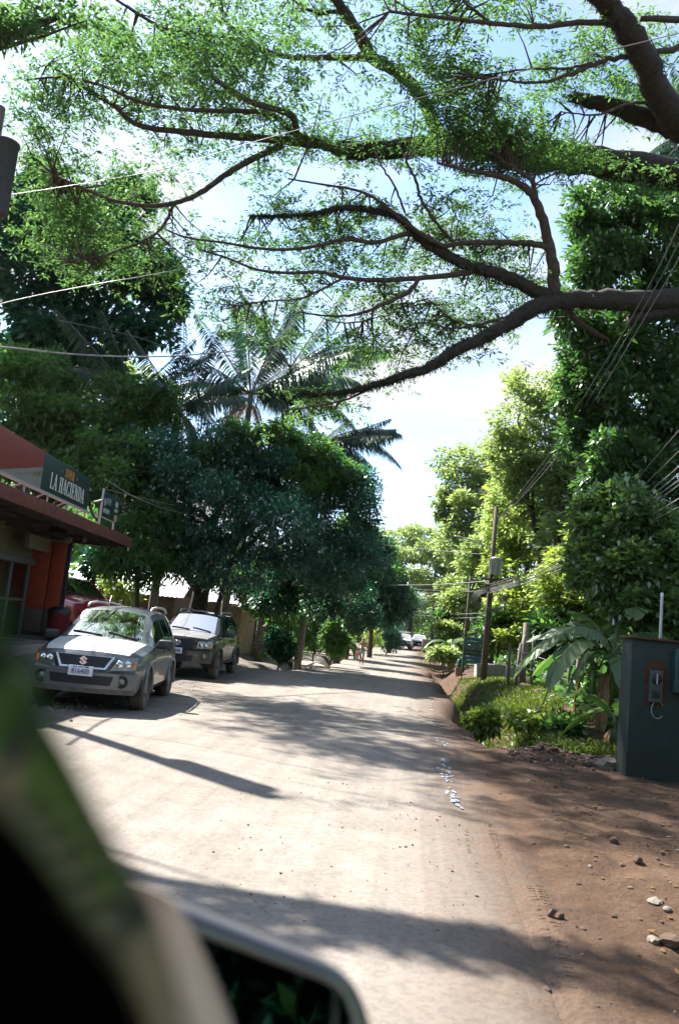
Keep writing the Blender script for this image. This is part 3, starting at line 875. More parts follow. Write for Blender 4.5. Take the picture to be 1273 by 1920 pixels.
def smooth_path(pts, n):
    pts = np.asarray(pts, float)
    if len(pts) < 3:
        t = np.linspace(0, 1, n)[:, None]; return pts[0] * (1 - t) + pts[-1] * t
    k = np.arange(len(pts)); q = np.concatenate([[2 * pts[0] - pts[1]], pts, [2 * pts[-1] - pts[-2]]])
    u = np.linspace(0, len(pts) - 1, n); i = np.minimum(u.astype(int), len(pts) - 2); f = (u - i)[:, None]
    p0, p1, p2, p3 = q[i], q[i + 1], q[i + 2], q[i + 3]
    return .5 * ((2 * p1) + (-p0 + p2) * f + (2 * p0 - 5 * p1 + 4 * p2 - p3) * f ** 2 + (-p0 + 3 * p1 - 3 * p2 + p3) * f ** 3)

# ---- the big rain tree whose limbs hang over the road from the right
KY = 1.45
RT = np.array([18.2, 27.5, 0.0]); RT[2] = float(zg(RT[0], RT[1]))
rain = thing('rain_tree', 'huge spreading tree whose mossy limbs reach over the road from the right edge', 'tree', tuple(RT)); rain['w'] = 1
def PXW(path, w0, w1, n=None):
    """traced limb: photo points with their own distances; widths in photo pixels"""
    q = np.array([P(a, b2, c * KY) for a, b2, c in path])
    n = n or 5 * len(path)
    Yd = np.array([c * KY for _, _, c in path], float)
    pts = smooth_path(q, n); Y = np.interp(np.linspace(0, 1, n), np.linspace(0, 1, len(Yd)), Yd)
    rad = np.linspace(w0, w1, n) / 2 / FPX * Y * .80
    return pts, rad
limbs = [
 # (points, start width, end width, mossy)
 ([(1560, 300, 19), (1420, 330, 18.3), (1273, 325, 18), (1130, 305, 17.6), (1000, 292, 17.2), (900, 278, 17), (820, 270, 16.8), (730, 278, 16.6), (650, 284, 16.4)], 92, 40, 1),
 ([(660, 283, 16.4), (600, 272, 16.2), (520, 262, 15.9), (440, 256, 15.6), (350, 248, 15.3), (260, 235, 15), (215, 200, 14.8), (150, 158, 14.5), (90, 120, 14.3)], 26, 6, 0),
 ([(640, 288, 16.4), (590, 265, 16.0), (560, 255, 15.7), (545, 215, 15.2), (480, 195, 14.8), (420, 160, 14.5), (360, 110, 14.1), (310, 60, 13.8), (250, 20, 13.5), (190, -20, 13.2)], 22, 6, 0),
 ([(620, 270, 16.2), (560, 258, 15.8), (510, 215, 15.4), (420, 208, 15), (340, 205, 14.7), (260, 190, 14.4), (190, 160, 14.1), (120, 145, 13.9), (50, 150, 13.7)], 16, 5, 0),
 ([(530, 272, 16), (470, 300, 15.9), (420, 330, 15.8), (370, 365, 15.7), (320, 382, 15.6), (270, 385, 15.5), (210, 375, 15.4), (150, 350, 15.3), (100, 328, 15.2)], 18, 6, 0),
 ([(325, 382, 15.6), (315, 410, 15.7), (290, 440, 15.8), (250, 460, 15.9), (190, 480, 16), (130, 490, 16)], 9, 3, 0),
 ([(825, 268, 16.8), (810, 225, 16.3), (785, 175, 15.8), (745, 135, 15.4), (700, 108, 15.1), (680, 70, 14.7), (650, 30, 14.3), (615, -20, 13.9)], 34, 24, 0),
 ([(690, 110, 15.1), (670, 70, 14.9), (655, 25, 14.5), (610, -15, 14.1)], 18, 12, 0),
 ([(695, 110, 15.1), (620, 108, 14.8), (550, 108, 14.5), (500, 95, 14.3), (455, 65, 14.1), (420, 40, 13.9)], 17, 8, 0),
 ([(640, 22, 14.5), (590, 22, 14.3), (545, -5, 14.1)], 12, 7, 0),
 ([(480, 90, 14.3), (420, 70, 14.1), (350, 60, 13.9), (300, 50, 13.7), (240, 10, 13.5)], 9, 4, 0),
 # second limb lower right
 ([(1560, 560, 18.5), (1420, 560, 18), (1273, 562, 17.5), (1170, 562, 17.2), (1090, 560, 17), (1030, 566, 16.8), (980, 585, 16.6), (920, 625, 16.3), (850, 660, 16), (800, 690, 15.8), (740, 710, 15.6), (685, 726, 15.5), (630, 738, 15.4), (560, 737, 15.3)], 62, 7, 1),
 ([(700, 722, 15.5), (660, 745, 15.5), (600, 760, 15.4), (530, 770, 15.3)], 7, 3, 0),
 ([(1040, 560, 16.9), (1035, 490, 16.6), (1020, 420, 16.3), (1000, 370, 16), (975, 345, 15.8), (930, 330, 15.6), (870, 318, 15.4), (820, 305, 15.2)], 32, 5, 0),
 ([(1005, 372, 16), (995, 340, 15.8), (965, 315, 15.6), (940, 300, 15.5)], 14, 7, 0),
 ([(1060, 562, 17.0), (1000, 545, 16.8), (940, 515, 16.6), (880, 500, 16.5), (840, 480, 16.3), (790, 450, 16.1), (750, 410, 15.8), (700, 395, 15.6), (640, 390, 15.4), (590, 400, 15.2), (520, 405, 15.1), (470, 405, 15)], 36, 5, 1),
 ([(850, 484, 16.35), (825, 462, 16.3), (790, 440, 16.1), (755, 440, 15.9), (700, 455, 15.7), (650, 448, 15.5), (600, 460, 15.3), (540, 468, 15.1), (480, 465, 14.9), (420, 455, 14.7), (350, 445, 14.5), (310, 430, 14.4)], 15, 4, 0),
 ([(935, 515, 16.6), (900, 507, 16.6), (850, 515, 16.4), (780, 522, 16.2), (700, 525, 16), (640, 520, 15.8), (600, 510, 15.6), (540, 512, 15.4), (480, 505, 15.2), (430, 485, 15), (380, 470, 14.9)], 16, 4, 0),
 ([(790, 522, 16.2), (760, 550, 16.1), (710, 575, 16), (660, 590, 15.9), (610, 592, 15.8), (560, 585, 15.7)], 12, 4, 0),
 ([(700, 580, 16), (690, 600, 16), (640, 605, 15.9), (600, 595, 15.8)], 6, 2, 0),
 ([(640, 523, 15.8), (610, 540, 15.8), (560, 560, 15.7), (500, 565, 15.6), (440, 575, 15.5)], 7, 3, 0),
 ([(1034, 468, 16.5), (1005, 458, 16.45), (970, 455, 16.4), (920, 455, 16.3), (870, 455, 16.2), (830, 460, 16.1), (790, 440, 15.9), (745, 405, 15.6), (700, 370, 15.3), (660, 355, 15.1), (600, 345, 14.9), (540, 335, 14.7)], 17, 4, 0),
 ([(850, 455, 16.2), (820, 420, 15.9), (790, 375, 15.6), (780, 340, 15.4), (765, 310, 15.3), (760, 290, 15.2)], 9, 6, 0),
 ([(760, 400, 15.6), (740, 350, 15.4), (715, 310, 15.3), (705, 285, 15.2)], 6, 4, 0),
 ([(965, 592, 16.5), (930, 600, 16.4), (880, 612, 16.2), (840, 615, 16), (790, 605, 15.8), (740, 625, 15.6)], 9, 3, 0),
 ([(1000, 590, 16.7), (950, 620, 16.6), (900, 612, 16.5), (850, 600, 16.4), (800, 560, 16.2)], 10, 3, 0),
 # third stem and stubs, upper right
 ([(1560, 380, 17.5), (1400, 270, 16.5), (1290, 245, 15.8), (1245, 195, 15.2), (1205, 110, 14.6), (1160, 40, 14.1), (1110, -20, 13.7), (1040, -80, 13.2)], 84, 46, 1),
 ([(1320, 255, 16), (1230, 228, 15.8), (1160, 205, 15.6), (1100, 188, 15.5), (1068, 180, 15.5)], 56, 24, 1),
 ([(1170, 45, 14.2), (1090, 42, 14), (1010, 50, 13.8), (940, 45, 13.6), (870, 38, 13.4), (800, 30, 13.2), (730, 22, 13)], 16, 7, 0),
 ([(920, 45, 13.6), (890, 20, 13.5), (860, -5, 13.4)], 9, 6, 0),
 ([(1190, 105, 14.6), (1140, 112, 14.5), (1100, 125, 14.4), (1050, 145, 14.2), (1000, 155, 14.1), (940, 150, 14), (880, 142, 13.8)], 14, 4, 0),
 ([(1110, 118, 14.4), (1060, 128, 14.3), (990, 130, 14.2), (920, 140, 14.1)], 8, 4, 0),
 ([(1230, 190, 15.2), (1180, 195, 15.1), (1120, 215, 15), (1050, 210, 14.9)], 9, 3, 0),
 ([(1330, 60, 15.5), (1250, 95, 15), (1180, 85, 14.6)], 20, 10, 0),
 ([(1400, 20, 15), (1300, 35, 14.6), (1200, 35, 14.2)], 24, 14, 0),
 ([(1180, 600, 17.3), (1280, 580, 17.6), (1400, 570, 18)], 26, 34, 1),
 ([(1100, 650, 18.2), (1140, 640, 18), (1080, 600, 17.4), (1060, 575, 17)], 6, 18, 0),
 # limbs above the frame
 ([(1110, -20, 13.7), (980, -140, 12.8), (860, -220, 12), (700, -300, 11.2), (520, -370, 10.4)], 40, 12, 0),
 ([(615, -20, 13.9), (560, -120, 13), (480, -200, 12.2), (380, -260, 11.6)], 22, 8, 0),
 ([(900, -200, 12.2), (930, -350, 11), (940, -520, 9.8)], 18, 6, 0),
]
trunk_top = P(1560, 430, 18.6 * KY)
MB().tube(smooth_path([RT + [0, 0, -.3], RT + [.1, 0, 4], RT + [-.1, -.1, 8], trunk_top, P(1560, 300, 19 * KY)], 16), np.linspace(1.05, .62, 16), 14, rough=.12).build('trunk', M['bark_dark'], rain)
twig_pts = []
fuzz_v = []
BARK = [M['bark'], M['bark_dark']]
for i, (path, w0, w1, moss) in enumerate(limbs):
    pts, rad = PXW(path, w0, w1)
    pts = pts + rng.normal(size=pts.shape) * rad[:, None] * (.10 if w0 > 14 else .35)
    MB().tube(pts, rad, 10 if w0 > 14 else 7, rough=.14).build('branch', M['bark_dark'] if moss else M['bark'], rain)
    twig_pts.append((pts, rad))
    if moss:
        m_ = int(sum(np.linalg.norm(np.diff(pts, axis=0), axis=1)) * 280)
        u = rng.random(m_) * (len(pts) - 1); k = u.astype(int); f = (u - k)[:, None]
        c = pts[k] * (1 - f) + pts[k + 1] * f; r_ = rad[k]
        d = unit(rng.normal(size=(m_, 3)))
        s = unit(np.cross(d, rng.normal(size=(m_, 3))))
        fuzz_v.append(rhombi(c + d * r_[:, None] * .85, unit(d + rng.normal(size=(m_, 3)) * .7), s, rng.uniform(.05, .17, m_), rng.uniform(.02, .05, m_), .4))
link('epiphytes', quad_mesh('epiphytes', np.concatenate(fuzz_v), M['fuzz'], origin=RT), rain, kind='stuff')

# foliage pads: (px, py, Y, half width px, half height px, leaf clumps)
pads = [
 (60, 70, 13.6, 80, 40, 60), (150, 30, 13.4, 70, 45, 90), (60, 150, 13.8, 80, 55, 170), (40, 220, 14.2, 60, 60, 140), (150, 120, 13.8, 70, 40, 110), (240, 60, 13.5, 70, 40, 120), (330, 30, 13.7, 80, 40, 150),
 (420, 40, 13.9, 70, 45, 130), (520, 40, 14.1, 60, 40, 80), (230, 120, 14, 55, 30, 60), (330, 110, 14, 70, 35, 90), (400, 130, 14.4, 70, 45, 110), (480, 140, 14.5, 60, 50, 110), (560, 170, 14.8, 70, 60, 130), (650, 130, 14.9, 40, 30, 34),
 (610, 220, 15.2, 60, 30, 70), (700, 220, 15.8, 60, 40, 110), (300, 170, 14.4, 50, 25, 50), (150, 190, 14.4, 80, 25, 80), (250, 215, 14.8, 50, 25, 40), (350, 190, 14.6, 60, 30, 70), (420, 230, 15, 60, 25, 60), (300, 255, 15.2, 60, 30, 70), (380, 290, 15.4, 70, 50, 140),
 (240, 270, 15.2, 35, 20, 26), (450, 280, 15.6, 60, 30, 70), (290, 330, 15.5, 40, 25, 40), (110, 270, 14.9, 90, 40, 120), (80, 320, 15.2, 80, 40, 130), (140, 330, 15.3, 60, 50, 100), (60, 380, 15.5, 70, 40, 110), (190, 310, 15.4, 30, 30, 34),
 (170, 405, 15.7, 90, 30, 150), (250, 410, 15.8, 60, 25, 80), (110, 460, 16, 80, 28, 150), (190, 440, 15.9, 70, 30, 110), (60, 480, 16, 40, 25, 50), (330, 405, 15, 60, 20, 40), (390, 400, 15, 50, 22, 50), (320, 460, 15, 50, 30, 70), (350, 500, 15.2, 50, 25, 60), (300, 520, 15.4, 30, 25, 34),
 (460, 395, 15.2, 60, 35, 90), (450, 430, 15, 50, 25, 50), (540, 400, 15.2, 50, 25, 50), (520, 345, 14.9, 60, 25, 70), (590, 370, 15, 60, 30, 90), (650, 340, 15.2, 60, 35, 120), (640, 400, 15.4, 50, 25, 60), (600, 430, 15.2, 60, 25, 60), (560, 480, 15.2, 60, 25, 60), (500, 500, 15.2, 50, 22, 50),
 (460, 545, 15.4, 50, 30, 80), (400, 520, 15, 50, 25, 50), (380, 575, 15.4, 60, 35, 90), (430, 600, 15.6, 50, 30, 60), (520, 560, 15.6, 50, 22, 40), (480, 590, 15.7, 40, 20, 34), (560, 590, 15.7, 35, 20, 20),
 (700, 440, 15.8, 60, 30, 90), (690, 500, 16, 70, 30, 100), (740, 540, 16.1, 60, 35, 110), (780, 580, 16, 70, 30, 110), (850, 570, 16.2, 70, 30, 110), (700, 625, 15.7, 80, 25, 130), (650, 640, 15.7, 50, 20, 60), (780, 620, 15.7, 80, 22, 110), (860, 620, 16.1, 60, 20, 60), (660, 560, 15.9, 45, 20, 30), (730, 670, 15.5, 40, 12, 20),
 (760, 420, 15.9, 50, 30, 70), (820, 410, 16, 50, 40, 90), (860, 380, 15.8, 50, 30, 70), (840, 330, 15.4, 50, 25, 60), (900, 350, 15.6, 50, 25, 50), (760, 350, 15.4, 40, 20, 34), (900, 420, 16.2, 60, 40, 110), (960, 430, 16.3, 50, 40, 110), (900, 480, 16.4, 60, 25, 70), (950, 500, 16.6, 50, 30, 70), (850, 540, 16.4, 60, 22, 60), (930, 560, 16.6, 50, 22, 60), (1000, 500, 16.6, 40, 40, 70),
 (780, 60, 13.3, 80, 50, 140), (720, 40, 13.3, 50, 40, 70), (830, 80, 13.5, 60, 40, 100), (900, 30, 13.5, 60, 35, 70), (980, 60, 13.8, 80, 40, 130), (860, 140, 13.9, 80, 40, 170), (950, 110, 14, 80, 40, 170), (1040, 90, 14.1, 80, 40, 150), (800, 180, 14.4, 70, 40, 130), (760, 150, 14.2, 40, 30, 44), (870, 210, 14.8, 90, 40, 210), (960, 190, 14.6, 90, 40, 210), (1050, 170, 14.7, 80, 35, 160), (1130, 160, 14.8, 60, 30, 110),
 (830, 240, 15.4, 60, 25, 70), (930, 250, 15.4, 80, 30, 150), (1010, 240, 15.4, 80, 30, 150), (1100, 240, 15.5, 70, 30, 110), (1180, 260, 15.8, 60, 30, 90), (1240, 290, 16.2, 50, 25, 60), (1110, 20, 13.9, 70, 40, 80), (1220, 20, 14.4, 70, 40, 110), (1250, 130, 15, 50, 50, 90), (1210, 60, 14.6, 50, 30, 60),
 (510, 740, 15.3, 60, 28, 230), (560, 725, 15.3, 55, 25, 200), (460, 755, 15.3, 45, 20, 120), (540, 785, 15.4, 60, 18, 130), (590, 760, 15.4, 30, 30, 60), (590, 795, 15.5, 25, 12, 30),
 (800, -60, 13, 120, 50, 170), (560, -70, 13.3, 120, 50, 170), (1000, -60, 13.2, 120, 50, 150), (350, -60, 13, 120, 50, 150), (700, -240, 11.4, 160, 60, 170), (480, -330, 10.6, 140, 60, 170), (900, -330, 11, 140, 70, 150), (940, -500, 9.8, 120, 60, 120),
]
cen = []; hubs = []
above = [((-6.5, 18.2, 15.2), 2.2, .7, 110), ((-8.5, 17.6, 15.0), 1.8, .6, 70), ((-4.4, 18.8, 15.8), 1.8, .6, 70)]
for (px, py, Y, rx_, ry_, n_) in pads + [(c_, None, y_, a_, b_, n_) for (c_, a_, b_, n_) in above for y_ in (FPX / KY,)]:
    Y = Y * KY; k = Y / FPX
    if py is None: c = np.array(px); px = py = 1000
    else: c = P(px, py, Y) + np.array([0, 1.5, 0])
    n_ = int(n_ * (1.5 if px < 270 and py < 420 else 2.2 if py > 715 else 1.14))
    m_ = max(2, int(n_ / 9.5))                       # flat sprays, each a thin tilted disc of leaf clumps
    d = unit(rng.normal(size=(m_, 3))) * (rng.random(m_) ** .42)[:, None]
    sp_ = c + d * np.array([rx_ * k * 1.2, max(.7, rx_ * k * .62), ry_ * k * 1.1])
    sp_ = sp_[vn3(sp_, .9) > .39]
    if not len(sp_): continue
    hubs.append(sp_ - np.array([0, 0, .08])); j_ = 8
    o_ = rng.normal(size=(len(sp_), j_, 3)) * np.array([.58, .58, .05]); tl_ = rng.normal(size=(len(sp_), 1, 2)) * .10
    o_[..., 2] += (o_[..., :2] * tl_).sum(-1) - .10 * (o_[..., 0] ** 2 + o_[..., 1] ** 2)
    cen.append((sp_[:, None] + o_).reshape(-1, 3))
cen = np.concatenate(cen)
# fine twigs from each limb towards nearby leaf clumps
tv = MB()
allp = np.concatenate([p for p, r in twig_pts]); allr = np.concatenate([r for p, r in twig_pts])
sub = np.concatenate(hubs); sub = sub[rng.random(len(sub)) < .85]
for q in sub:
    d = np.linalg.norm(allp - q, axis=1); j = int(np.argmin(d + allr * 6 + rng.random(len(d)) * .9))
    if .2 < d[j] < 2.6:
        a = allp[j]; mid_ = (a + q) / 2 + rng.normal(size=3) * .06 * d[j] - np.array([0, 0, .05 * d[j]])
        tv.tube([a, mid_, q], [.028, .018, .008], 4, cap=False)
tv.build('twigs', M['bark'], rain, kind='stuff')
lv = leaf_clumps(cen, 14, .25, .155, .050, up=-.04, bend=.2, flat=.34)
lv2 = leaf_clumps(cen + rng.normal(size=cen.shape) * .11, 1, .22, .13, .045, up=.2, bend=.2, flat=.4)
link('crown', quad_mesh('rain_tree_crown', np.concatenate([lv, lv2]), M['leaf_rain'], origin=RT), rain, kind='stuff')

# ---- general broadleaf tree
def tree(name, label, base, top, r0, lobes, leafm, k=7, size=.3, L=.2, W=.08, up=.1, bark='bark', group=None, cat='tree', hollow=.4, gap=.42, dens=1.0, nb=7, flat=1.0, bend=.2, lean=None, gf=1.0):
    base = np.asarray(base, float); top = np.asarray(top, float)
    t = thing(name, label, cat, tuple(base), 0, group); t['w'] = 1
    mid_ = (base + top) / 2 + (np.asarray(lean) if lean is not None else rng.normal(size=3) * .12)
    tp = smooth_path([base - [0, 0, .25], base, mid_, top], 10)
    MB().tube(tp, np.linspace(r0 * 1.25, r0 * .55, 10), 10, rough=.14).build('trunk', M[bark], t)
    for (c, r, n_) in lobes[:nb]:
        c = np.asarray(c, float); a = tp[rng.integers(6, 10)]
        m_ = (a + c) / 2 + rng.normal(size=3) * .08 * np.linalg.norm(c - a) - np.array([0, 0, .06 * np.linalg.norm(c - a)])
        bb = MB(); sp = smooth_path([a, m_, c], 7)
        bb.tube(sp, np.linspace(r0 * .5, r0 * .16, 7), 7, rough=.14)
        for _ in range(5):
            e = c + unit(rng.normal(size=(1, 3)))[0] * np.asarray(r) * .8; st = sp[rng.integers(3, 7)]
            bb.tube(smooth_path([st, (st + e) / 2 + rng.normal(size=3) * .1, e], 4), [r0 * .16, r0 * .12, r0 * .08, r0 * .03], 5, cap=False)
        bb.build('branch', M[bark], t)
    cs = []; os_ = []
    sat = []
    if r0 > .025:
        for (c, r, n_) in lobes:                        # ragged outgrowths round every lobe
            for _ in range(2):
                d = unit(rng.normal(size=(1, 3)))[0]; sat.append((np.asarray(c) + d * np.asarray(r) * 1.05, tuple(np.asarray(r) * rng.uniform(.3, .55)), int(n_ * .18)))
    for (c, r, n_) in lobes + sat:
        q = lobe_points(c, r, int(n_ * dens), hollow, gap, gf); cs.append(q); os_.append(unit(q - np.asarray(c)) * .55)
    cs = np.concatenate(cs); os_ = np.concatenate(os_)
    v = leaf_clumps(cs, k, size, L, W, up, os_, bend, flat)
    link('crown', quad_mesh(name + '_crown', v, leafm, origin=base), t, kind='stuff')
    return t
def LB(px, py, Y, rxp, ryp, n, ry=None):
    """leaf lobe from a photo position, its distance and its half sizes in photo pixels"""
    k = Y / FPX
    return (P(px, py, Y), (rxp * k, ry or (rxp * k * .9), ryp * k), n)
def base_at(px, Y):
    x = P(px, 1150, Y)[0]; return onground(x, Y)

# ---- left side
tree('dark_shade_tree', 'tall dark open crowned tree behind the shop, sky showing through its leaves', base_at(40, 35), P(60, 690, 35), .38,
     [LB(70, 430, 35, 95, 50, 330), LB(180, 440, 36, 90, 55, 260), LB(50, 520, 34, 80, 50, 220), LB(260, 500, 36, 80, 55, 300), LB(310, 560, 37, 45, 60, 190), LB(160, 560, 36, 90, 40, 260), LB(240, 620, 36, 90, 35, 230), LB(60, 610, 34, 80, 60, 260), LB(120, 650, 35, 90, 40, 240), LB(20, 690, 34, 60, 60, 240), LB(110, 360, 36, 70, 40, 190), LB(230, 380, 37, 60, 40, 130), LB(0, 370, 35, 60, 60, 160)],
     M['leaf_dark'], k=8, size=.5, L=.34, W=.19, up=0, bark='bark_dark', gap=.50, hollow=.2)
tree('yard_tree', 'dense mid green tree filling the space above the shop sign', base_at(60, 30), P(80, 850, 30), .3,
     [LB(40, 760, 30, 100, 70, 520), LB(150, 810, 31, 100, 60, 560), LB(230, 760, 32, 90, 60, 400), LB(60, 690, 31, 80, 50, 300), LB(180, 890, 29, 70, 55, 360), LB(240, 870, 30, 70, 60, 380), LB(110, 870, 30, 70, 60, 330), LB(20, 840, 30, 60, 60, 260)],
     M['leaf_mid'], k=8, size=.40, L=.26, W=.12, up=0, gap=.40)
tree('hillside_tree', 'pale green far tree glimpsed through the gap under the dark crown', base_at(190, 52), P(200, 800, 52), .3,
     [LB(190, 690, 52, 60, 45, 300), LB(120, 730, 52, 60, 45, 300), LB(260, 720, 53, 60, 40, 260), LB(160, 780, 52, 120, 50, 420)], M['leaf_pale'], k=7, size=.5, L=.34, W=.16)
tree('mango_tree', 'broad dome shaped dark mango tree over the black car', base_at(362, 32), P(390, 1000, 32), .42,
     [LB(330, 870, 31, 110, 65, 800), LB(450, 860, 31, 120, 70, 900), LB(560, 890, 31.5, 110, 75, 900), LB(640, 950, 32, 75, 80, 600), LB(380, 960, 30, 130, 75, 900), LB(510, 980, 30, 130, 80, 900), LB(290, 940, 31, 70, 70, 420), LB(610, 1040, 31.5, 90, 60, 560), LB(430, 1060, 30.5, 120, 45, 560), LB(340, 1040, 31, 70, 50, 320), LB(545, 850, 32, 50, 30, 200), LB(680, 1010, 33, 40, 60, 220)],
     M['leaf_mango'], k=13, size=.34, L=.16, W=.062, up=.15, bark='bark_dark', gap=.455, hollow=.35, bend=.15, gf=1.5, dens=1.0)
tree('mango_sunlight_crown', 'lighter green crown added for the sunlit top of the mango tree, under the palms', base_at(392, 31.5), P(470, 930, 31), .12,  # lighter leaves put over the mango for the sun on its top
     [LB(450, 820, 29.8, 46, 26, 170), LB(530, 812, 30, 36, 22, 120), LB(590, 845, 30.2, 50, 34, 230), LB(645, 890, 30.6, 36, 32, 140), LB(400, 850, 29.8, 36, 22, 90), LB(570, 900, 29.6, 44, 26, 120)],
     M['leaf_mid'], k=8, size=.32, L=.20, W=.08, gap=.47, gf=1.7, flat=.5, hollow=.1)
tree('sunlit_shrub_tree', 'small bright tree catching the sun above the zinc roof', base_at(262, 29), P(262, 1010, 29), .10,
     [LB(230, 1000, 28.5, 45, 35, 240), LB(290, 970, 29, 50, 40, 260), LB(260, 1050, 28.5, 55, 35, 260), LB(205, 1050, 28.5, 30, 30, 120), LB(310, 1020, 29.5, 40, 40, 170)], M['leaf_mid'], k=7, size=.3, L=.20, W=.09, bark='bark')
tree('leaning_tree', 'slender dark tree leaning right over the left drain', G(532, 1222), P(598, 1060, 34.5), .13,
     [LB(560, 1090, 34, 60, 30, 260), LB(620, 1080, 35, 60, 40, 320), LB(660, 1050, 36, 50, 45, 260), LB(520, 1120, 33.5, 45, 25, 160), LB(600, 1130, 36, 40, 25, 110)], M['leaf_dark'], k=7, size=.3, L=.22, W=.10, bark='bark_dark', lean=(-.25, 0, .1))
tree('hedge_tree', 'leafy dark bush hanging over the plank fence', G(512, 1214) + [0, 1.2, 0], P(510, 1140, 37), .10,
     [LB(490, 1120, 36.5, 45, 30, 240), LB(535, 1150, 37.5, 40, 30, 200), LB(450, 1090, 36, 45, 30, 240)], M['leaf_mid'], k=7, size=.28, L=.20, W=.10)
for i, (px, py, Y, rx_, ry_, n_, mm, kind, lab) in enumerate((
    (520, 1205, 34, 26, 18, 150, 'leaf_dark', 'bush', 'low dark bush at the foot of the leaning tree'),
    (622, 1190, 41, 22, 26, 200, 'leaf_mid', 'shrub', 'feathery green shrub behind the plank bridges'),
    (650, 1172, 60, 24, 24, 200, 'leaf_mid', 'bush', 'green bush left of the walking woman'),
    (694, 1192, 72, 18, 14, 120, 'leaf_bright', 'bush', 'bright low bush between the two walking people'),
    (728, 1185, 74, 22, 26, 260, 'leaf_mango', 'bush', 'rounded blue green bush beside the farther walker'),
    (590, 1160, 45, 40, 40, 300, 'leaf_mid', 'bush', 'tall bush behind the reddish wooden post'),
    (660, 1120, 58, 50, 40, 400, 'leaf_dark', 'tree', 'dark tree behind the walking woman'),
    (222, 1098, 31, 40, 18, 110, 'leaf_bright', 'bush', 'sunlit sprig in front of the zinc roof'),
    (178, 1060, 33, 26, 30, 130, 'leaf_dark', 'bush', 'dark bush between the shop corner and the red pickup'),
    )):
    r_ = LB(px, py, Y, rx_, ry_, n_); b = onground(r_[0][0], Y)
    t = tree('bush' if kind != 'tree' else 'background_tree', lab, b, r_[0], .05 if kind != 'tree' else .16, [r_, ((r_[0][0] + .3, r_[0][1], r_[0][2] - r_[1][2] * .6), tuple(np.array(r_[1]) * .9), int(n_ * .6))], M[mm], k=7, gap=.46, gf=1.6, hollow=.1, size=.28, L=.22, W=.06 if mm == 'leaf_bright' else .10, cat='bush' if kind != 'tree' else 'tree', group='bushes along the left side' if kind != 'tree' else None, up=.4 if mm == 'leaf_bright' else .1)

for i, (px, Y, lobes, mm, lab) in enumerate((
    (700, 66, [(700, 1080, 40, 60, 330), (690, 1030, 36, 50, 260), (720, 1130, 36, 40, 220)], 'leaf_dark', 'dark tall tree behind the right end of the mango dome'),
    (735, 78, [(735, 1085, 38, 28, 260), (720, 1050, 30, 24, 180), (745, 1120, 34, 26, 200)], 'leaf_mid', 'sunlit layered tree on the left near the road bend'),
    (740, 96, [(735, 1150, 36, 34, 260), (760, 1120, 30, 26, 160)], 'leaf_mango', 'shaded tree behind the distant cars'),
    (640, 50, [(640, 1060, 40, 50, 260), (660, 1000, 30, 40, 160)], 'leaf_mid', 'medium tree rising behind the leaning tree'),
    )):
    tree('roadside_tree', lab, base_at(px, Y), P(px, 1120, Y), .22, [LB(a, b2, Y + rng.uniform(-1.5, 1.5), c, d, n_) for a, b2, c, d, n_ in lobes], M[mm], k=7, size=.55, L=.42, W=.20, group='trees along the far left side')

# far end of the road: umbrella crowned trees, thin and hazy
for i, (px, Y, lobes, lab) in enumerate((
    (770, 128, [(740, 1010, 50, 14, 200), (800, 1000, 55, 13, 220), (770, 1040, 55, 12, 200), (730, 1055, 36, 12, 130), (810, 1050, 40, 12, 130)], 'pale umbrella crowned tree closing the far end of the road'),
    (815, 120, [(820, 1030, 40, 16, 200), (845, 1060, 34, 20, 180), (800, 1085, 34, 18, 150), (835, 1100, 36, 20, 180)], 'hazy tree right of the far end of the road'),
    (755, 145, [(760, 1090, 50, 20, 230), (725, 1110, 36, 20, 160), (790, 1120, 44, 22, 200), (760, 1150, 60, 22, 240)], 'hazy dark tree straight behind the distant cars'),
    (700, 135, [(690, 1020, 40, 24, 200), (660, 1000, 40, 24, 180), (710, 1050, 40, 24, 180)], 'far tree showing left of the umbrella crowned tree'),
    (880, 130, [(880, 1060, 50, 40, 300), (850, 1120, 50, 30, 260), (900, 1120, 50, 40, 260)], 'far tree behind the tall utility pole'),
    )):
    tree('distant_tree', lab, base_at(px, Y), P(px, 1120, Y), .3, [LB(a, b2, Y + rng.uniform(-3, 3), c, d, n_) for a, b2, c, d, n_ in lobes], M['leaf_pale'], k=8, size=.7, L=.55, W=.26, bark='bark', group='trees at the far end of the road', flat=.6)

# ---- palms
def frond_mesh(name, L, droop, n=34, wl=.75, m=None, dry=False, rise=.9):
    """one arching palm frond, base at origin, pointing +x"""
    u = np.linspace(0, 1, 14)
    x = L * (u - .18 * droop * u ** 3); z = L * (rise * .55 * u - droop * u ** 2 * .9)
    sp = np.stack([x, .04 * L * np.sin(u * 2), z], 1)
    mb = MB(); mb.tube(sp, np.linspace(.035, .008, 14), 5, m=1)
    q = np.linspace(.14, .99, n); P_, T_, S_, LL = [], [], [], []; n = int(n * 1.9); q = np.linspace(.12, .99, n)
    for s_ in (1, -1):
        p = np.stack([np.interp(q, u, sp[:, k]) for k in range(3)], 1)
        tg = np.stack([np.interp(q, u, np.gradient(sp[:, k], u)) for k in range(3)], 1); tg = unit(tg)
        d = unit(tg * .55 + np.array([0, s_, 0]) * .9 + np.array([0, 0, -1]) * (.55 + .6 * rng.random((n, 1))))
        P_.append(p); T_.append(d); S_.append(tg); LL.append(wl * np.sin(np.pi * (q * .82 + .14)) ** .7 * rng.uniform(.8, 1.1, n))
    P_, T_, S_, LL = map(np.concatenate, (P_, T_, S_, LL))
    v = rhombi(P_, T_, S_, LL, .055, .35, .4)
    mb.add(v, [(4 * i, 4 * i + 1, 4 * i + 2, 4 * i + 3) for i in range(len(P_))], 0)
    return mb.mesh(name, [m or M['leaf_palm'], M['bark_pale']])
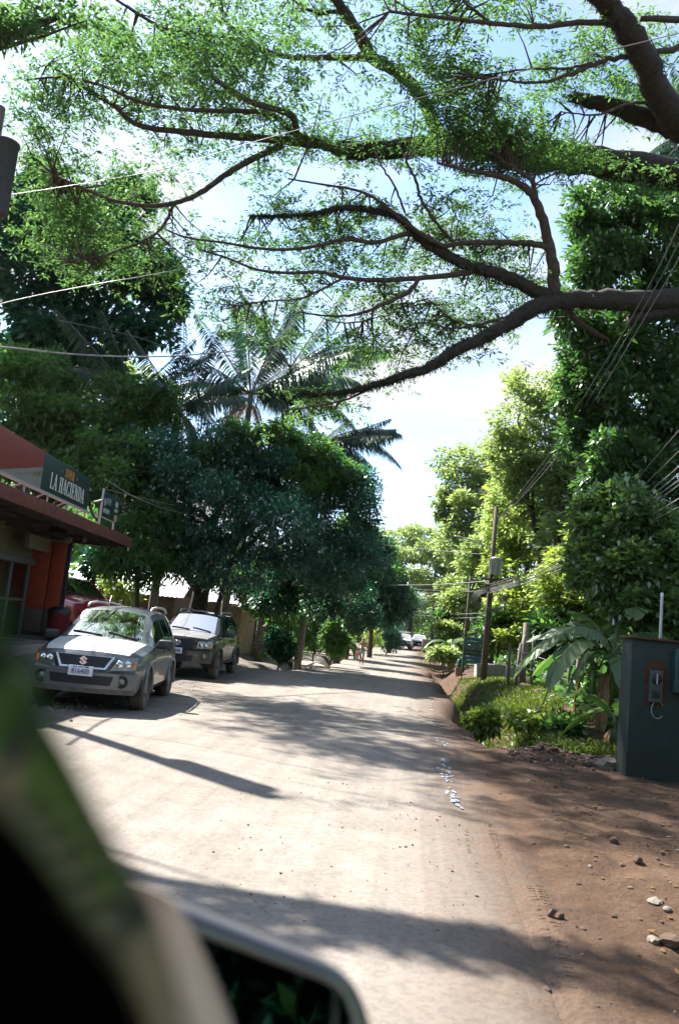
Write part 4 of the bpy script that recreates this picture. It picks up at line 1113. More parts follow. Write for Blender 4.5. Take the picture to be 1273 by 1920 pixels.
FR = [frond_mesh('frond', 3.3, .25, 36, .75), frond_mesh('frond', 3.5, .55, 38, .8), frond_mesh('frond', 3.4, .9, 36, .75, rise=.6), frond_mesh('frond', 3.0, .15, 32, .6, rise=1.6)]
FD = frond_mesh('dry_frond', 3.0, 1.1, 32, .7, M['leaf_dry'], rise=.2)
def palm(label, top, base, scale, angles, group='palms on the left', dry=3, r=.16):
    t = thing('palm_tree', label, 'palm', tuple(base), 0, group); t['w'] = 1
    MB().tube(smooth_path([base - [0, 0, .2], (base + top) / 2 + rng.normal(size=3) * .12, top], 12), np.linspace(r * 1.2, r * .85, 12), 10, rough=.08).build('trunk', M['bark_pale'], t)
    for i, (az, v, tilt, sc) in enumerate(angles):
        o = link('frond', FR[v], t); o.location = Vector(top - base); o.rotation_euler = (rng.normal() * .2, tilt, math.radians(az)); o.scale = (scale * sc,) * 3
    for i in range(dry):
        o = link('dry_frond', FD, t); o.location = Vector(top - base) - Vector((0, 0, .2)); o.rotation_euler = (rng.normal() * .2, .35, rng.random() * 6.28); o.scale = (scale * rng.uniform(.7, .9),) * 3
    return t
def ring(n, seed, extra=()):
    r = np.random.default_rng(seed); o = []
    for i in range(n):
        v = int(r.integers(0, 4)); o.append((i * 360 / n + r.uniform(-15, 15), v, r.uniform(-.25, .25), r.uniform(.85, 1.15)))
    return o + list(extra)
tp = P(470, 740, 37); palm('tallest palm left of the road, fronds fanning up into the sky', tp, onground(tp[0], 37), 1.25, ring(14, 1, [(-10, 3, -.5, 1.2), (30, 3, -.6, 1.2), (170, 3, -.6, 1.1), (0, 1, -.2, 1.3), (-20, 0, -.1, 1.35), (10, 2, -.3, 1.3)]))
tp = P(600, 835, 38); palm('palm whose fronds arch out over the road above the mango tree', tp, onground(tp[0], 38), 1.12, ring(10, 2, [(5, 1, -.25, 1.1), (-12, 2, -.3, 1.1), (20, 2, .1, 1.0), (-5, 2, .25, 1.1), (-30, 2, .2, 1.0), (0, 0, -.05, 1.0)]))
tp = P(335, 765, 34); palm('palm with brown drooping fronds in front of the dark tree', tp, onground(tp[0], 34), 1.0, ring(11, 3, [(200, 1, -.1, 1.1), (180, 2, .0, 1.1), (160, 2, .1, 1.1), (-40, 3, -.5, 1.1), (-90, 3, -.4, 1.1)]), dry=5)
tp = P(250, 745, 33); palm('low palm with hanging fronds above the shop sign', tp, onground(tp[0], 33), 1.1, ring(11, 4), dry=4)
tp = P(545, 690, 40); palm('palm behind the tallest one, right half of its fan against the sky', tp, onground(tp[0], 40), 1.2, ring(12, 5, [(-5, 3, -.4, 1.2), (10, 1, -.3, 1.3), (0, 0, 0, 1.3)]))
tp = P(1360, 260, 33); palm('palm at the right photo edge with pale fronds hanging behind the thick limb', tp, onground(tp[0], 33), 1.5, ring(14, 6, [(180, 2, .1, 1.0), (200, 2, .3, 1.0), (160, 2, 0, 1.0)]), group=None, dry=4)

# ---- right side
tree('tall_pale_tree', 'tall airy pale green tree against the sky on the right', base_at(1060, 44), P(1040, 950, 44), .34,
     [LB(1000, 730, 44, 55, 40, 170), LB(1050, 760, 44, 60, 50, 260), LB(970, 790, 43, 50, 40, 190), LB(1080, 830, 43, 60, 55, 300), LB(1000, 850, 43, 70, 50, 330), LB(1060, 900, 42, 70, 50, 330), LB(1090, 720, 45, 50, 40, 150), LB(960, 880, 43, 45, 45, 210)],
     M['leaf_pale'], k=9, size=.46, L=.29, W=.12, gap=.46, hollow=.45, flat=.4, dens=.8)
tree('far_right_tree', 'rounded green tree beyond the street lamp', base_at(900, 72), P(900, 1000, 72), .34,
     [LB(890, 870, 72, 60, 45, 300), LB(860, 910, 71, 45, 45, 260), LB(920, 910, 72, 60, 60, 360), LB(880, 970, 70, 60, 45, 330), LB(845, 960, 71, 30, 30, 130), LB(860, 1020, 69, 45, 40, 240), LB(910, 1020, 69, 60, 45, 300), LB(940, 850, 73, 50, 40, 220)],
     M['leaf_pale'], k=9, size=.6, L=.42, W=.18, gap=.40, flat=.4)
tree('bright_tree', 'sunlit yellow green tree behind the tall utility pole', base_at(985, 49), P(990, 1050, 49), .26,
     [LB(960, 930, 49.20, 50, 42, 330), LB(1020, 940, 48.60, 67, 47, 430), LB(980, 1000, 47.40, 67, 47, 430), LB(1050, 1010, 47.40, 67, 52, 430), LB(950, 1060, 47.40, 44, 42, 260), LB(1010, 1080, 46.20, 67, 42, 430), LB(960, 1140, 45.60, 50, 42, 300), LB(1020, 1150, 45.00, 61, 42, 330), LB(1080, 960, 48.60, 56, 52, 300), LB(985, 1195, 44.40, 50, 23, 200), LB(1000, 890, 49.20, 56, 42, 300), LB(1060, 1080, 46.20, 56, 47, 300), LB(940, 1000, 48.00, 33, 42, 160), LB(1040, 1190, 43.80, 56, 23, 160)],
     M['leaf_bright'], k=9, size=.48, L=.30, W=.13, gap=.42, flat=.4, hollow=.55, dens=.72)
tree('bright_tree_behind', 'second yellow green tree right of the tall pole, half behind the dark one', base_at(1110, 34), P(1110, 1080, 34), .2,
     [LB(1090, 1060, 33, 55, 40, 330), LB(1120, 1000, 33.5, 55, 45, 300), LB(1090, 1130, 32, 55, 40, 330), LB(1050, 1120, 33, 40, 40, 230), LB(1160, 1090, 32, 55, 50, 300)],
     M['leaf_bright'], k=9, size=.36, L=.26, W=.11, gap=.42, flat=.4, hollow=.55, dens=.75)
tree('middle_bright_tree', 'broad sunlit pale green tree filling the gap below the tall airy one', base_at(1070, 42), P(1060, 1000, 42), .26,
     [LB(1080, 900, 43, 60, 50, 420), LB(1040, 860, 43, 60, 45, 380), LB(1100, 960, 42, 55, 50, 380), LB(1060, 1010, 41.5, 60, 50, 420), LB(1100, 1060, 41, 55, 45, 360), LB(1050, 1100, 40.5, 60, 40, 360), LB(1090, 1150, 40, 60, 35, 330), LB(1000, 920, 43.5, 50, 45, 300), LB(950, 950, 44, 35, 45, 200), LB(1130, 1120, 40, 45, 40, 240)],
     M['leaf_pale'], k=9, size=.44, L=.28, W=.12, gap=.42, flat=.4, hollow=.55, dens=.72)
tree('lane_tree', 'leafy light green tree just right of the thin leaning pole', base_at(925, 60), P(930, 1060, 60), .24,
     [LB(900, 1060, 60, 45, 50, 360), LB(930, 1010, 61, 45, 50, 330), LB(890, 1120, 59, 40, 40, 300), LB(930, 1130, 59, 45, 40, 300), LB(850, 1110, 62, 30, 30, 160)],
     M['leaf_pale'], k=9, size=.52, L=.36, W=.15, gap=.38, flat=.4)
tree('glossy_tree', 'dark glossy leaved tree rising beside the road at the right edge', base_at(1330, 29), P(1290, 800, 29), .34,
     [LB(1330, 480, 29, 80, 80, 260), LB(1350, 650, 29, 90, 80, 300), LB(1330, 820, 28.5, 80, 80, 260), LB(1420, 560, 29.5, 80, 90, 240), LB(1420, 740, 29, 80, 90, 240), LB(1160, 555, 29, 70, 50, 240), LB(1235, 610, 29, 70, 50, 260), LB(1180, 350, 29.5, 70, 50, 170), LB(1095, 545, 28.5, 50, 35, 120), LB(1080, 660, 28, 40, 35, 110), LB(1070, 740, 28, 36, 40, 100), LB(1260, 720, 29.5, 50, 60, 220), LB(1085, 820, 28, 36, 40, 120), LB(1210, 850, 28.5, 60, 50, 240), LB(1120, 400, 27.88, 70, 60, 330), LB(1200, 440, 27.88, 70, 60, 330), LB(1130, 480, 27.20, 60, 40, 200), LB(1250, 520, 28.56, 50, 40, 160), LB(1080, 600, 26.52, 50, 25, 110), LB(1140, 650, 27.20, 70, 40, 320), LB(1220, 680, 27.88, 70, 55, 360), LB(1130, 720, 27.20, 60, 50, 330), LB(1190, 770, 27.20, 70, 55, 400), LB(1120, 790, 27.88, 50, 40, 220), LB(1250, 800, 27.88, 60, 60, 330), LB(1170, 860, 26.52, 60, 50, 330), LB(1235, 900, 26.52, 60, 60, 330), LB(1130, 880, 27.20, 40, 40, 160), LB(1100, 470, 28.56, 40, 60, 110), LB(1250, 390, 28.56, 50, 50, 200)],
     M['leaf_glossy'], k=9, size=.40, L=.24, W=.115, gap=.525, hollow=.1, gf=1.5, dens=.85)
tree('roadside_fig', 'bushy tree with glinting leaves above the banana plants', base_at(1215, 19.5), P(1200, 1030, 19.5), .16,
     [LB(1160, 960, 19.5, 60, 40, 260), LB(1220, 990, 19, 60, 50, 300), LB(1130, 1020, 19, 50, 40, 230), LB(1180, 1060, 18.5, 60, 45, 330), LB(1245, 1080, 18.5, 50, 60, 300), LB(1130, 1080, 18.5, 40, 35, 200), LB(1190, 1120, 18.5, 55, 35, 260), LB(1250, 1150, 18.5, 50, 45, 230), LB(1110, 960, 19.5, 40, 40, 150), LB(1100, 1050, 19, 36, 40, 150)],
     M['leaf_fig'], k=8, size=.28, L=.17, W=.10, gap=.47, gf=1.7, dens=1.25, hollow=.2)
for i, (px, py, Y, rx_, ry_, n_, mm, lab) in enumerate((
    (845, 1195, 63, 26, 24, 300, 'leaf_pale', 'silvery green bush at the right road edge near the distant cars'),
    (850, 1150, 66, 30, 26, 260, 'leaf_mid', 'taller green bush behind the thin leaning pole'),
    (835, 1228, 56, 24, 9, 120, 'leaf_pale', 'low spreading weeds in front of the silvery bush'),
    (930, 1180, 45, 26, 40, 240, 'leaf_mid', 'green bush behind the tall utility pole'),
    (1040, 1190, 32, 50, 40, 330, 'leaf_mid', 'leafy bush behind the fence posts'),
    (905, 1352, 17.2, 24, 16, 110, 'leaf_bright', 'lush weeds spilling out of the right drain'),
    (1000, 1350, 17.5, 40, 9, 70, 'leaf_bright', 'sunlit low weeds on the bank right of the drain'),
    (1060, 1360, 16.8, 30, 12, 80, 'leaf_mid', 'low weeds below the drooping banana leaf'),
    )):
    r_ = LB(px, py, Y, rx_, ry_, n_); b = onground(r_[0][0], Y)
    b[2] = min(b[2], r_[0][2] - .05)
    tree('bush', lab, b, r_[0], .03, [r_], M[mm], k=8, gap=.48, gf=1.8, hollow=.05, size=.22 if Y < 30 else .4, L=.16 if Y < 30 else .34, W=.08 if Y < 30 else .14, cat='bush', group='bushes along the right side', up=.25)
# undergrowth closing the views below the crowns (nobody could count it)
und = []
for (x0, x1, y0, y1, h, n_) in ((6, 16, 22, 44, 2.0, 2200), (7, 22, 44, 90, 3.5, 2000), (4.2, 8.5, 15.5, 24, .8, 700), (-34, -13, 26, 60, 3.0, 3000), (-14, -7.5, 42, 90, 3.0, 2000), (-20, 20, 135, 150, 4.5, 1600), (5, 26, -40, -4, 4.5, 2600), (-26, -9, -40, -8, 3.5, 1500)):
    x, y = rng.uniform(x0, x1, n_), rng.uniform(y0, y1, n_)
    z = zg(x, y) + h * rng.random(n_) * (.35 + .8 * vn2(x, y, .35, 8))
    und.append(np.stack([x, y, z], 1))
und = np.concatenate(und)
o = link('undergrowth', quad_mesh('undergrowth', leaf_clumps(und, 8, .5, .42, .18, .2), M['leaf_mid']), kind='stuff'); o['label'] = 'tangled undergrowth below the trees on both sides'; o['category'] = 'undergrowth'
# forest mass behind both sides so that no bare horizon shows
fm = []
for (x0, x1, y0, y1, h, n_) in ((-75, -26, 50, 130, 13, 5200), (-30, -12, 85, 160, 10, 2600), (14, 70, 60, 150, 13, 4600), (-40, 40, 160, 180, 8, 2600), (-60, -34, 15, 50, 10, 1800), (20, 50, 20, 60, 11, 2200)):
    x, y = rng.uniform(x0, x1, n_), rng.uniform(y0, y1, n_)
    z = zg(x, y) + h * rng.random(n_) ** .7 * (.45 + .7 * vn2(x, y, .12, 8))
    fm.append(np.stack([x, y, z], 1))
fm = np.concatenate(fm)
o = link('forest', quad_mesh('forest', leaf_clumps(fm, 9, 1.1, .95, .45, .1), M['leaf_mid']), kind='stuff'); o['label'] = 'far wood closing the view behind the roadside trees'; o['category'] = 'forest'
# trees behind the viewer's right shoulder, seen in the car mirror
for i, (x, y, h, w, lab) in enumerate(((7.5, -9, 8, 2.3, 'tree nearest behind the camera on the right verge, seen only in the car mirror'), (10.5, -15, 10, 2.8, 'second tree behind the camera on the right verge, taller than the nearest'), (6.0, -24, 11, 3.2, 'third tree behind the camera, close to the road edge on the right'),
        (-3, -38, 14, 5, 'broad tree closing the road far behind the camera'), (-12, -30, 13, 4.5, 'tall tree behind the camera on the left side of the road'), (4, -44, 15, 5, 'tallest tree far behind the camera'), (-11, -14, 9, 3, 'tree behind the camera on the left verge'))):
    b = onground(x, y)
    tree('verge_tree', lab, b, b + [0, 0, h * .5], .22, [(b + np.array([rng.normal() * .3 * w, rng.normal() * .3 * w, h * f]), (w, w, h * .2), 420) for f in (.3, .5, .7, .9)], M['leaf_dark'], k=8, size=.45, L=.16 * w, W=.07 * w, group='trees behind the camera')

# tree in front of the shop, left of the frame: one limb throws its shade across the near road
bq = onground(-11.6, 10.3)
tree('street_tree', 'street tree in front of the shop, outside the left photo edge', bq, bq + [.6, .2, 6.5], .3,
     [((-9.1, 10.2, 9.6), (1.5, .24, .13), 120), ((-7.4, 10.5, 9.9), (1.3, .22, .13), 95), ((-6.1, 10.8, 10.3), (.8, .2, .12), 45), ((-11.4, 10.5, 9.9), (.8, .5, .3), 90), ((-13.2, 10.2, 9.2), (1.2, 1.2, .8), 160)], M['leaf_rain'], k=11, size=.30, L=.16, W=.05, gap=.36)

for i, (x, y, h, lab) in enumerate(((10.5, 2.5, 7, 'bright tree beside the camera on the right, outside the photo'), (11.5, 8.5, 8, 'bright tree right of the cabinet, outside the photo'), (9.5, -3.5, 6, 'low bright tree just behind the camera on the right'))):
    b = onground(x, y)
    tree('verge_tree', lab, b, b + [0, 0, h * .5], .16, [(b + np.array([rng.normal() * .6, rng.normal() * .6, h * f]), (2.0, 2.0, h * .17), 420) for f in (.2, .38, .6, .85)], M['leaf_bright'], k=8, size=.4, L=.26, W=.11, group='bright trees beside the camera', flat=.5)

# ---- banana plants: every big leaf its own part
def banana_leaf(name, L, W, droop, seed, rise=1.0):
    r = np.random.default_rng(seed); n_ = 12
    u = np.linspace(0, 1, n_)
    x = L * (.25 * u + .62 * u ** 1.3); z = L * (rise * u - droop * u ** 2.3)
    sp = np.stack([x, .05 * L * np.sin(u * 3 + seed), z], 1)
    mb = MB(); mb.tube(sp, np.linspace(.028, .006, n_), 5, m=1)
    v = []; f = []
    tg = unit(np.gradient(sp, axis=0))
    for s_ in (1, -1):
        q = np.linspace(.16, 1, 15)
        k0 = len(v)
        for j, a in enumerate(q):
            c = np.array([np.interp(a, u, sp[:, k]) for k in range(3)]); t_ = np.array([np.interp(a, u, tg[:, k]) for k in range(3)])
            w = W * .5 * math.sin(math.pi * min(1, (a - .16) / .84 * .93 + .05)) ** .55
            out = np.array([0, s_, 0]) * w + np.array([0, 0, -1]) * w * r.uniform(.15, .55)
            v.append(c + [0, s_ * .012, .006]); v.append(c + out + t_ * .12 * L * .3 + r.normal(size=3) * .02)
        for j in range(14):
            a0 = k0 + 2 * j
            if r.random() < .22:                       # torn between ribs
                e = len(v); v.append(v[a0 + 1] * .55 + v[a0 + 3] * .45 - np.array([0, 0, .02])); f.append((a0, a0 + 1, e)); f.append((a0, e, a0 + 2))
            else: f.append((a0, a0 + 1, a0 + 3, a0 + 2))
    mb.add(v, f, 0, False)
    return mb.mesh(name, [M['leaf_banana'], M['leaf_pale']])
BL = [banana_leaf('leaf', 1.7, .5, .75, 1), banana_leaf('leaf', 1.9, .55, 1.1, 2), banana_leaf('leaf', 1.6, .48, .45, 3, 1.1), banana_leaf('leaf', 1.7, .5, 1.5, 4, .9)]
BD = banana_leaf('dry_leaf', 1.3, .3, 2.2, 6, .5); BD.materials.clear(); BD.materials.append(M['leaf_dry']); BD.materials.append(M['leaf_dry'])
def banana(label, base, h, sc, n, seed, group, name='banana_plant', cat='banana plant', extra=()):
    r = np.random.default_rng(seed)
    t = thing(name, label, cat, tuple(base), 0, group)
    mb = MB(); mb.tube([(0, 0, -.1), (.03, .02, h * .5), (.05, 0, h)], [.12 * sc, .10 * sc, .06 * sc], 9, rough=.05)
    mb.build('stem', M['leaf_pale'] if h > .5 else M['leaf_banana'], t)
    for i in range(n):
        o = link('leaf', BL[int(r.integers(0, 4))], t); o.location = (.05, 0, h * r.uniform(.82, 1.0)); o.rotation_euler = (r.normal() * .25, r.normal() * .15, i * 2.4 + r.uniform(-.3, .3)); o.scale = (sc * r.uniform(.8, 1.15),) * 3
    for az, v, tilt, s2 in extra:
        o = link('leaf', BL[v], t); o.location = (.05, 0, h * .95); o.rotation_euler = (0, tilt, math.radians(az)); o.scale = (sc * s2,) * 3
    for i in range(2):
        o = link('dry_leaf', BD, t); o.location = (.03, 0, h * .8); o.rotation_euler = (0, .3, r.random() * 6.28); o.scale = (sc * .9,) * 3
    return t
g_ = 'banana plants on the right bank'
b = G(1140, 1330); banana('tallest banana plant with wide leaves beside the green cabinet', onground(*P(1140, 1250, 17.5)[:2]), 1.35, 1.0, 7, 1, g_, extra=[(180, 1, 0, 1.1), (200, 0, .1, 1.0), (165, 3, .1, 1.0), (220, 1, .2, 1.1)])
banana('banana plant with a long drooping leaf over the weedy bank', onground(*P(1110, 1250, 20)[:2]), 1.2, .95, 7, 2, g_, extra=[(190, 1, .1, 1.2), (170, 0, 0, 1.1)])
banana('banana plant behind the cabinet, only its crown showing', onground(*P(1190, 1250, 18.5)[:2]), 2.0, 1.0, 8, 3, g_)
banana('small banana plant low at the foot of the cabinet', onground(*P(1150, 1330, 15.5)[:2]), .45, .6, 6, 4, g_)
banana('far banana plant by the thin leaning pole', onground(*P(848, 1215, 58)[:2]), 1.6, 1.3, 7, 5, None)
banana('banana plant behind the bushes near the walking person on the left', onground(*P(640, 1215, 58)[:2]), 1.4, 1.2, 7, 6, None)
banana('bright leaved plant between the two walking people', onground(*P(693, 1215, 74)[:2]), .6, 1.0, 8, 7, None, 'broad_leaf_plant', 'plant')

# grass and weeds on the bank
n_ = 26000
x = rng.uniform(1.5, 6.5, n_); y = 14.6 + 30 * rng.random(n_) ** 1.5
ok = (vn2(x, y, .9, 11) > .36 - .15 * (x < 3)) & (zg(x, y) < .6)
x, y = x[ok], y[ok]
p = np.stack([x, y, zg(x, y) - .01], 1)
d = rng.normal(size=(len(x), 3)) * .45; d[:, 2] = 1; d = unit(d)
s = unit(np.cross(d, rng.normal(size=d.shape)))
hgt = rng.uniform(.10, .34, len(x)) * (.6 + .9 * vn2(x, y, .7, 13))
v = [rhombi(p, d, s, hgt, .028, .35, .5)]
for k in range(3):
    d2 = unit(d + rng.normal(size=d.shape) * .5); v.append(rhombi(p + rng.normal(size=p.shape) * [.05, .05, 0], d2, unit(np.cross(d2, rng.normal(size=d.shape))), hgt * rng.uniform(.5, 1, len(x)), .03, .45, .5))
o = link('grass', quad_mesh('grass', np.concatenate(v), M['grass']), kind='stuff'); o['label'] = 'sunlit grass and weeds on the right bank'; o['category'] = 'grass'
# fallen leaves on the right verge and bank
n_ = 900
x = rng.uniform(1.6, 5.0, n_); y = 4 + 13 * rng.random(n_)
p = np.stack([x, y, zg(x, y) + .012], 1); d = unit(rng.normal(size=(n_, 3)) * [1, 1, .15]); s = unit(np.cross(d, [0, 0, 1.0]))
o = link('leaf_litter', quad_mesh('leaf_litter', rhombi(p, d, s, rng.uniform(.03, .09, n_), .035, .05), M['leaf_dry']), kind='stuff'); o['label'] = 'dry fallen leaves scattered on the right verge'; o['category'] = 'leaf litter'
# ---------------------------------------------------------------- vehicles
M['tinted'] = glass_mat('tinted_window', (.55, .62, .58), 1.3, .42)
M['windscreen'] = glass_mat('windscreen_glass', (.80, .90, .86), 1.0, .80)
M['lens'] = simple('headlamp_lens', (.16, .17, .15), .10, .3, var=.25, scale=14, coat=1)
M['lens_amber'] = simple('amber_lens', (.75, .22, .03), .2, coat=1)
M['lens_red'] = simple('red_lens', (.45, .02, .015), .2, coat=1)
M['seat'] = simple('seat_fabric', (.035, .035, .038), .85)
M['rim'] = simple('alloy_rim', (.34, .34, .33), .4, .7, dust=((.24, .19, .14), .6), dusth=(-.4, .4))
M['plate'] = simple('plate_white', (.70, .72, .76), .4, var=.05)
M['plate_blue'] = simple('plate_blue', (.03, .05, .22), .5)
M['amber_paint'] = M['lens_amber']
def paint(name, col, rough=.28, metal=.6, dust=.75, spec=.5):
    return simple(name, col, rough, metal, var=.04, dust=(DUST, dust), dusth=(.1, 1.0), spec=spec, coat=.6)

def pl(x, keys):
    k = sorted(keys); return np.interp(x, [a for a, _ in k], [b for _, b in k])

def make_car(name, label, cat, loc, rotz, S, group=None):
    """loft body; x forward, y left, z up. S holds the profiles"""
    t = thing(name, label, cat, loc, rotz, group)
    F, B = S['front'], S['back']
    ax_f, ax_r, wr = S['axle_f'], S['axle_r'], S['wheel_r']
    AR = wr + .075
    xs = set([round(k, 3) for a in ('ztop',) for k, _ in S[a]])
    for w in S['side_win'] + S['doors']: xs |= {round(w[0], 3), round(w[1], 3)}
    xs |= {S['ws'][0], S['ws'][1], S['rw'][0], S['rw'][1]}
    for a in (ax_f, ax_r): xs |= set(np.round(a + np.linspace(-AR * 1.15, AR * 1.15, 15), 3))
    xs |= set(np.round(np.linspace(B, F, 40), 3))
    xs = sorted([x for x in xs if B <= x <= F])
    keep = [xs[0]]
    for x in xs[1:]:
        if x - keep[-1] > .018: keep.append(x)
    xs = np.array(keep)
    ztop, wrail, zrd, zbelt, wbelt, wm = [pl(xs, S[k]) for k in ('ztop', 'wrail', 'rdrop', 'zbelt', 'wbelt', 'wmid')]
    zrail = ztop - zrd
    zbelt = np.minimum(zbelt, zrail - .015)
    zb = pl(xs, S['zbot']); zs = zb + .10; zm = S['zmid']
    segs = [2, 2, 6, 6, 5, 8]
    rows = []; seg_of = []
    for i in range(len(xs)):
        c = [(0, zb[i]), (wm[i] * .90, zb[i]), (wm[i] * .985, zs[i]), (wm[i], min(zm, zbelt[i] - .05)), (wbelt[i], zbelt[i]), (wrail[i], zrail[i]), (0, ztop[i])]
        row = []
        for k in range(6):
            for j in range(segs[k]):
                s = j / segs[k]
                (y0, z0), (y1, z1) = c[k], c[k + 1]
                if k == 5:
                    y = y0 + (y1 - y0) * s; z = z0 + (z1 - z0) * (1 - (1 - s) ** 2.4)
                elif k == 4:
                    y = y0 + (y1 - y0) * s + .025 * math.sin(math.pi * s) * (zrail[i] - zbelt[i]) / .5; z = z0 + (z1 - z0) * s
                elif k == 3:
                    y = y0 + (y1 - y0) * s + .012 * math.sin(math.pi * s); z = z0 + (z1 - z0) * s
                else:
                    y = y0 + (y1 - y0) * s; z = z0 + (z1 - z0) * s
                row.append((xs[i], y, z))
        row.append((xs[i], 0, ztop[i]))
        rows.append(row)
    V = np.array(rows)                                   # nx, nv, 3
    nx, nv = V.shape[:2]
    seg_of = sum([[k] * segs[k] for k in range(6)], [])
    sub_of = sum([list(range(segs[k])) for k in range(6)], [])
    # wheel arches
    inside = np.zeros((nx, nv), bool)
    for a in (ax_f, ax_r):
        dx, dz = V[..., 0] - a, V[..., 2] - wr
        r = np.hypot(dx, dz)
        inside |= (r < AR) & (V[..., 1] > .45)
    dele = inside[:-1, :-1] & inside[1:, :-1] & inside[:-1, 1:] & inside[1:, 1:]
    for a in (ax_f, ax_r):
        dx, dz = V[..., 0] - a, V[..., 2] - wr
        r = np.hypot(dx, dz)
        q = (r < AR) & (V[..., 1] > .45)
        V[..., 0] = np.where(q, a + dx / (r + 1e-9) * AR, V[..., 0]); V[..., 2] = np.where(q, wr + dz / (r + 1e-9) * AR, V[..., 2])
    xc = (xs[:-1] + xs[1:]) / 2
    def D(p):
        p = np.array(p, float).reshape(-1, 3)
        x, y, z = p[:, 0], np.abs(p[:, 1]), p[:, 2]
        fx = sm(F - 1.1, F, x); bx = sm(-(B + .8), -B, -x)
        x2 = x - S['fcurve'] * (y / .9) ** 2.7 * fx + S['bcurve'] * (y / .9) ** 2.5 * bx - S['rake'] * np.maximum(0, z - S['rake_z']) * sm(F - .35, F, x)
        return np.stack([x2, p[:, 1], z], 1)
    cells = {'body': [], 'windscreen': [], 'rear_window': []}
    def cls(i, j):
        k, s, x = seg_of[j], sub_of[j], xc[i]
        if k == 5 and S['ws'][0] < x < S['ws'][1] and s >= 1: return 'windscreen'
        if k == 5 and S['rw'][0] < x < S['rw'][1] and s >= 1: return 'rear_window'
        if k == 4 and 1 <= s <= 3:
            for n_, (a, b2) in enumerate(S['side_win']):
                if a < x < b2: return 'side_window%d' % n_
        if k in (2, 3) :
            for n_, (a, b2) in enumerate(S['doors']):
                if a < x < b2: return 'door%d' % n_
        if k == 5 and x > S['hood'] and x < F - .06: return 'bonnet'
        return 'body'
    groups = {}
    for i in range(nx - 1):
        for j in range(nv - 1):
            if dele[i, j]: continue
            groups.setdefault(cls(i, j), []).append((i, j))
    def patch(key, side, off=0.0):
        ids = {}; vv = []; ff = []
        for (i, j) in groups[key]:
            q = []
            for (a, b2) in ((i, j), (i + 1, j), (i + 1, j + 1), (i, j + 1)):
                if (a, b2) not in ids:
                    ids[(a, b2)] = len(vv); p = V[a, b2].copy(); p[1] = (p[1] + off) * side
                    if off and seg_of[min(j, nv - 2)] == 5: p[1] -= off * side; p[2] += off
                    vv.append(p)
                q.append(ids[(a, b2)])
            ff.append(q if side > 0 else q[::-1])
        return D(vv), ff
    def put(nm, key, m, sides=(1, -1), off=0.0, joined=True):
        res = []
        if key not in groups: return res
        if joined:
            mb = MB()
            for s_ in sides:
                v, f = patch(key, s_, off); mb.add(v, f, 0, True)
            if key == 'body':
                for i_, fl in ((0, 0), (nx - 1, 1)):     # end caps
                    for s_ in (1, -1):
                        ring = V[i_].copy(); ring[:, 1] *= s_
                        c = np.array([[xs[i_] , 0, (ring[0, 2] + ring[-1, 2]) / 2]])
                        n_ = len(ring)
                        f = [(k, k + 1, n_) for k in range(n_ - 1)]
                        if (fl == 0) == (s_ > 0): f = [q[::-1] for q in f]
                        mb.add(D(np.concatenate([ring, c])), f, 0, False)
            me = mb.mesh(nm, m); bm = bmesh.new(); bm.from_mesh(me); bmesh.ops.remove_doubles(bm, verts=bm.verts, dist=.0008)
            for e in bm.edges:
                if len(e.link_faces) == 2 and e.calc_face_angle() > math.radians(38): e.smooth = False
            bm.to_mesh(me); bm.free(); res.append(link(nm, me, t))
        else:
            for s_ in sides:
                v, f = patch(key, s_, off); res.append(MB().add(v, f, 0, True).build(nm, m, t))
        return res
    body = put('body', 'body', S['paint'])[0]
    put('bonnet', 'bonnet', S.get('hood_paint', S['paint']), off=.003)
    ws = put('windscreen', 'windscreen', M['windscreen'])[0]
    put('rear_window', 'rear_window', M['tinted'] if not S.get('clear_rear') else M['windscreen'])
    for n_ in range(len(S['side_win'])): put('side_window', 'side_window%d' % n_, M['tinted'], joined=False)
    doors = []
    for n_ in range(len(S['doors'])): doors.append(put('door', 'door%d' % n_, S['paint'], off=.004, joined=False))
    for n_, ds in enumerate(doors):
        for s_, d_ in zip((1, -1), ds):
            a, b2 = S['doors'][n_]
            yy = pl(a + .2, S['wbelt']) + .02
            MB().box((a + .17, s_ * (yy + .015), S['handle_z']), (.17, .03, .035), bev=.01).map(D).build('door_handle', S.get('trim', M['black']), d_)
    # dark frames round the side glass
    # arches, liners, wheels
    for a in (ax_f, ax_r):
        for s_ in (1, -1):
            yw = pl(a, S['wmid'])
            th = np.linspace(math.radians(-12), math.radians(192), 17)
            pts = [(a + AR * math.cos(q), s_ * (yw - .005), wr + AR * math.sin(q)) for q in th]
            MB().tube(pts, .032, 6).map(D).build('wheel_arch', S.get('flare', S['paint']), t)
            ln = MB(); n_ = len(th)
            v = [(a + (AR + .01) * math.cos(q), s_ * yw * .97, wr + (AR + .01) * math.sin(q)) for q in th] + [(a + (AR + .01) * math.cos(q), s_ * (yw - .34), wr + (AR + .01) * math.sin(q)) for q in th]
            ln.add(v, [(k, k + 1, n_ + k + 1, n_ + k) for k in range(n_ - 1)] + [tuple(range(n_, 2 * n_))])
            ln.build('wheel_well', M['black'], t)
            w = thing_part('wheel', (a, s_ * (yw - .115), wr), t)
            prof = [(wr * .62, -.10), (wr * .93, -.115), (wr * .985, -.09), (wr, -.05), (wr, .05), (wr * .985, .09), (wr * .93, .115), (wr * .62, .10), (wr * .62, -.10)]
            MB().lathe(prof, 32, axis='y').build('tyre', M['rubber'], w)
            rm = MB(); rm.lathe([(wr * .62, .06 * s_), (wr * .60, .085 * s_), (wr * .55, .06 * s_), (wr * .5, .03 * s_), (0, .02 * s_)], 28, axis='y')
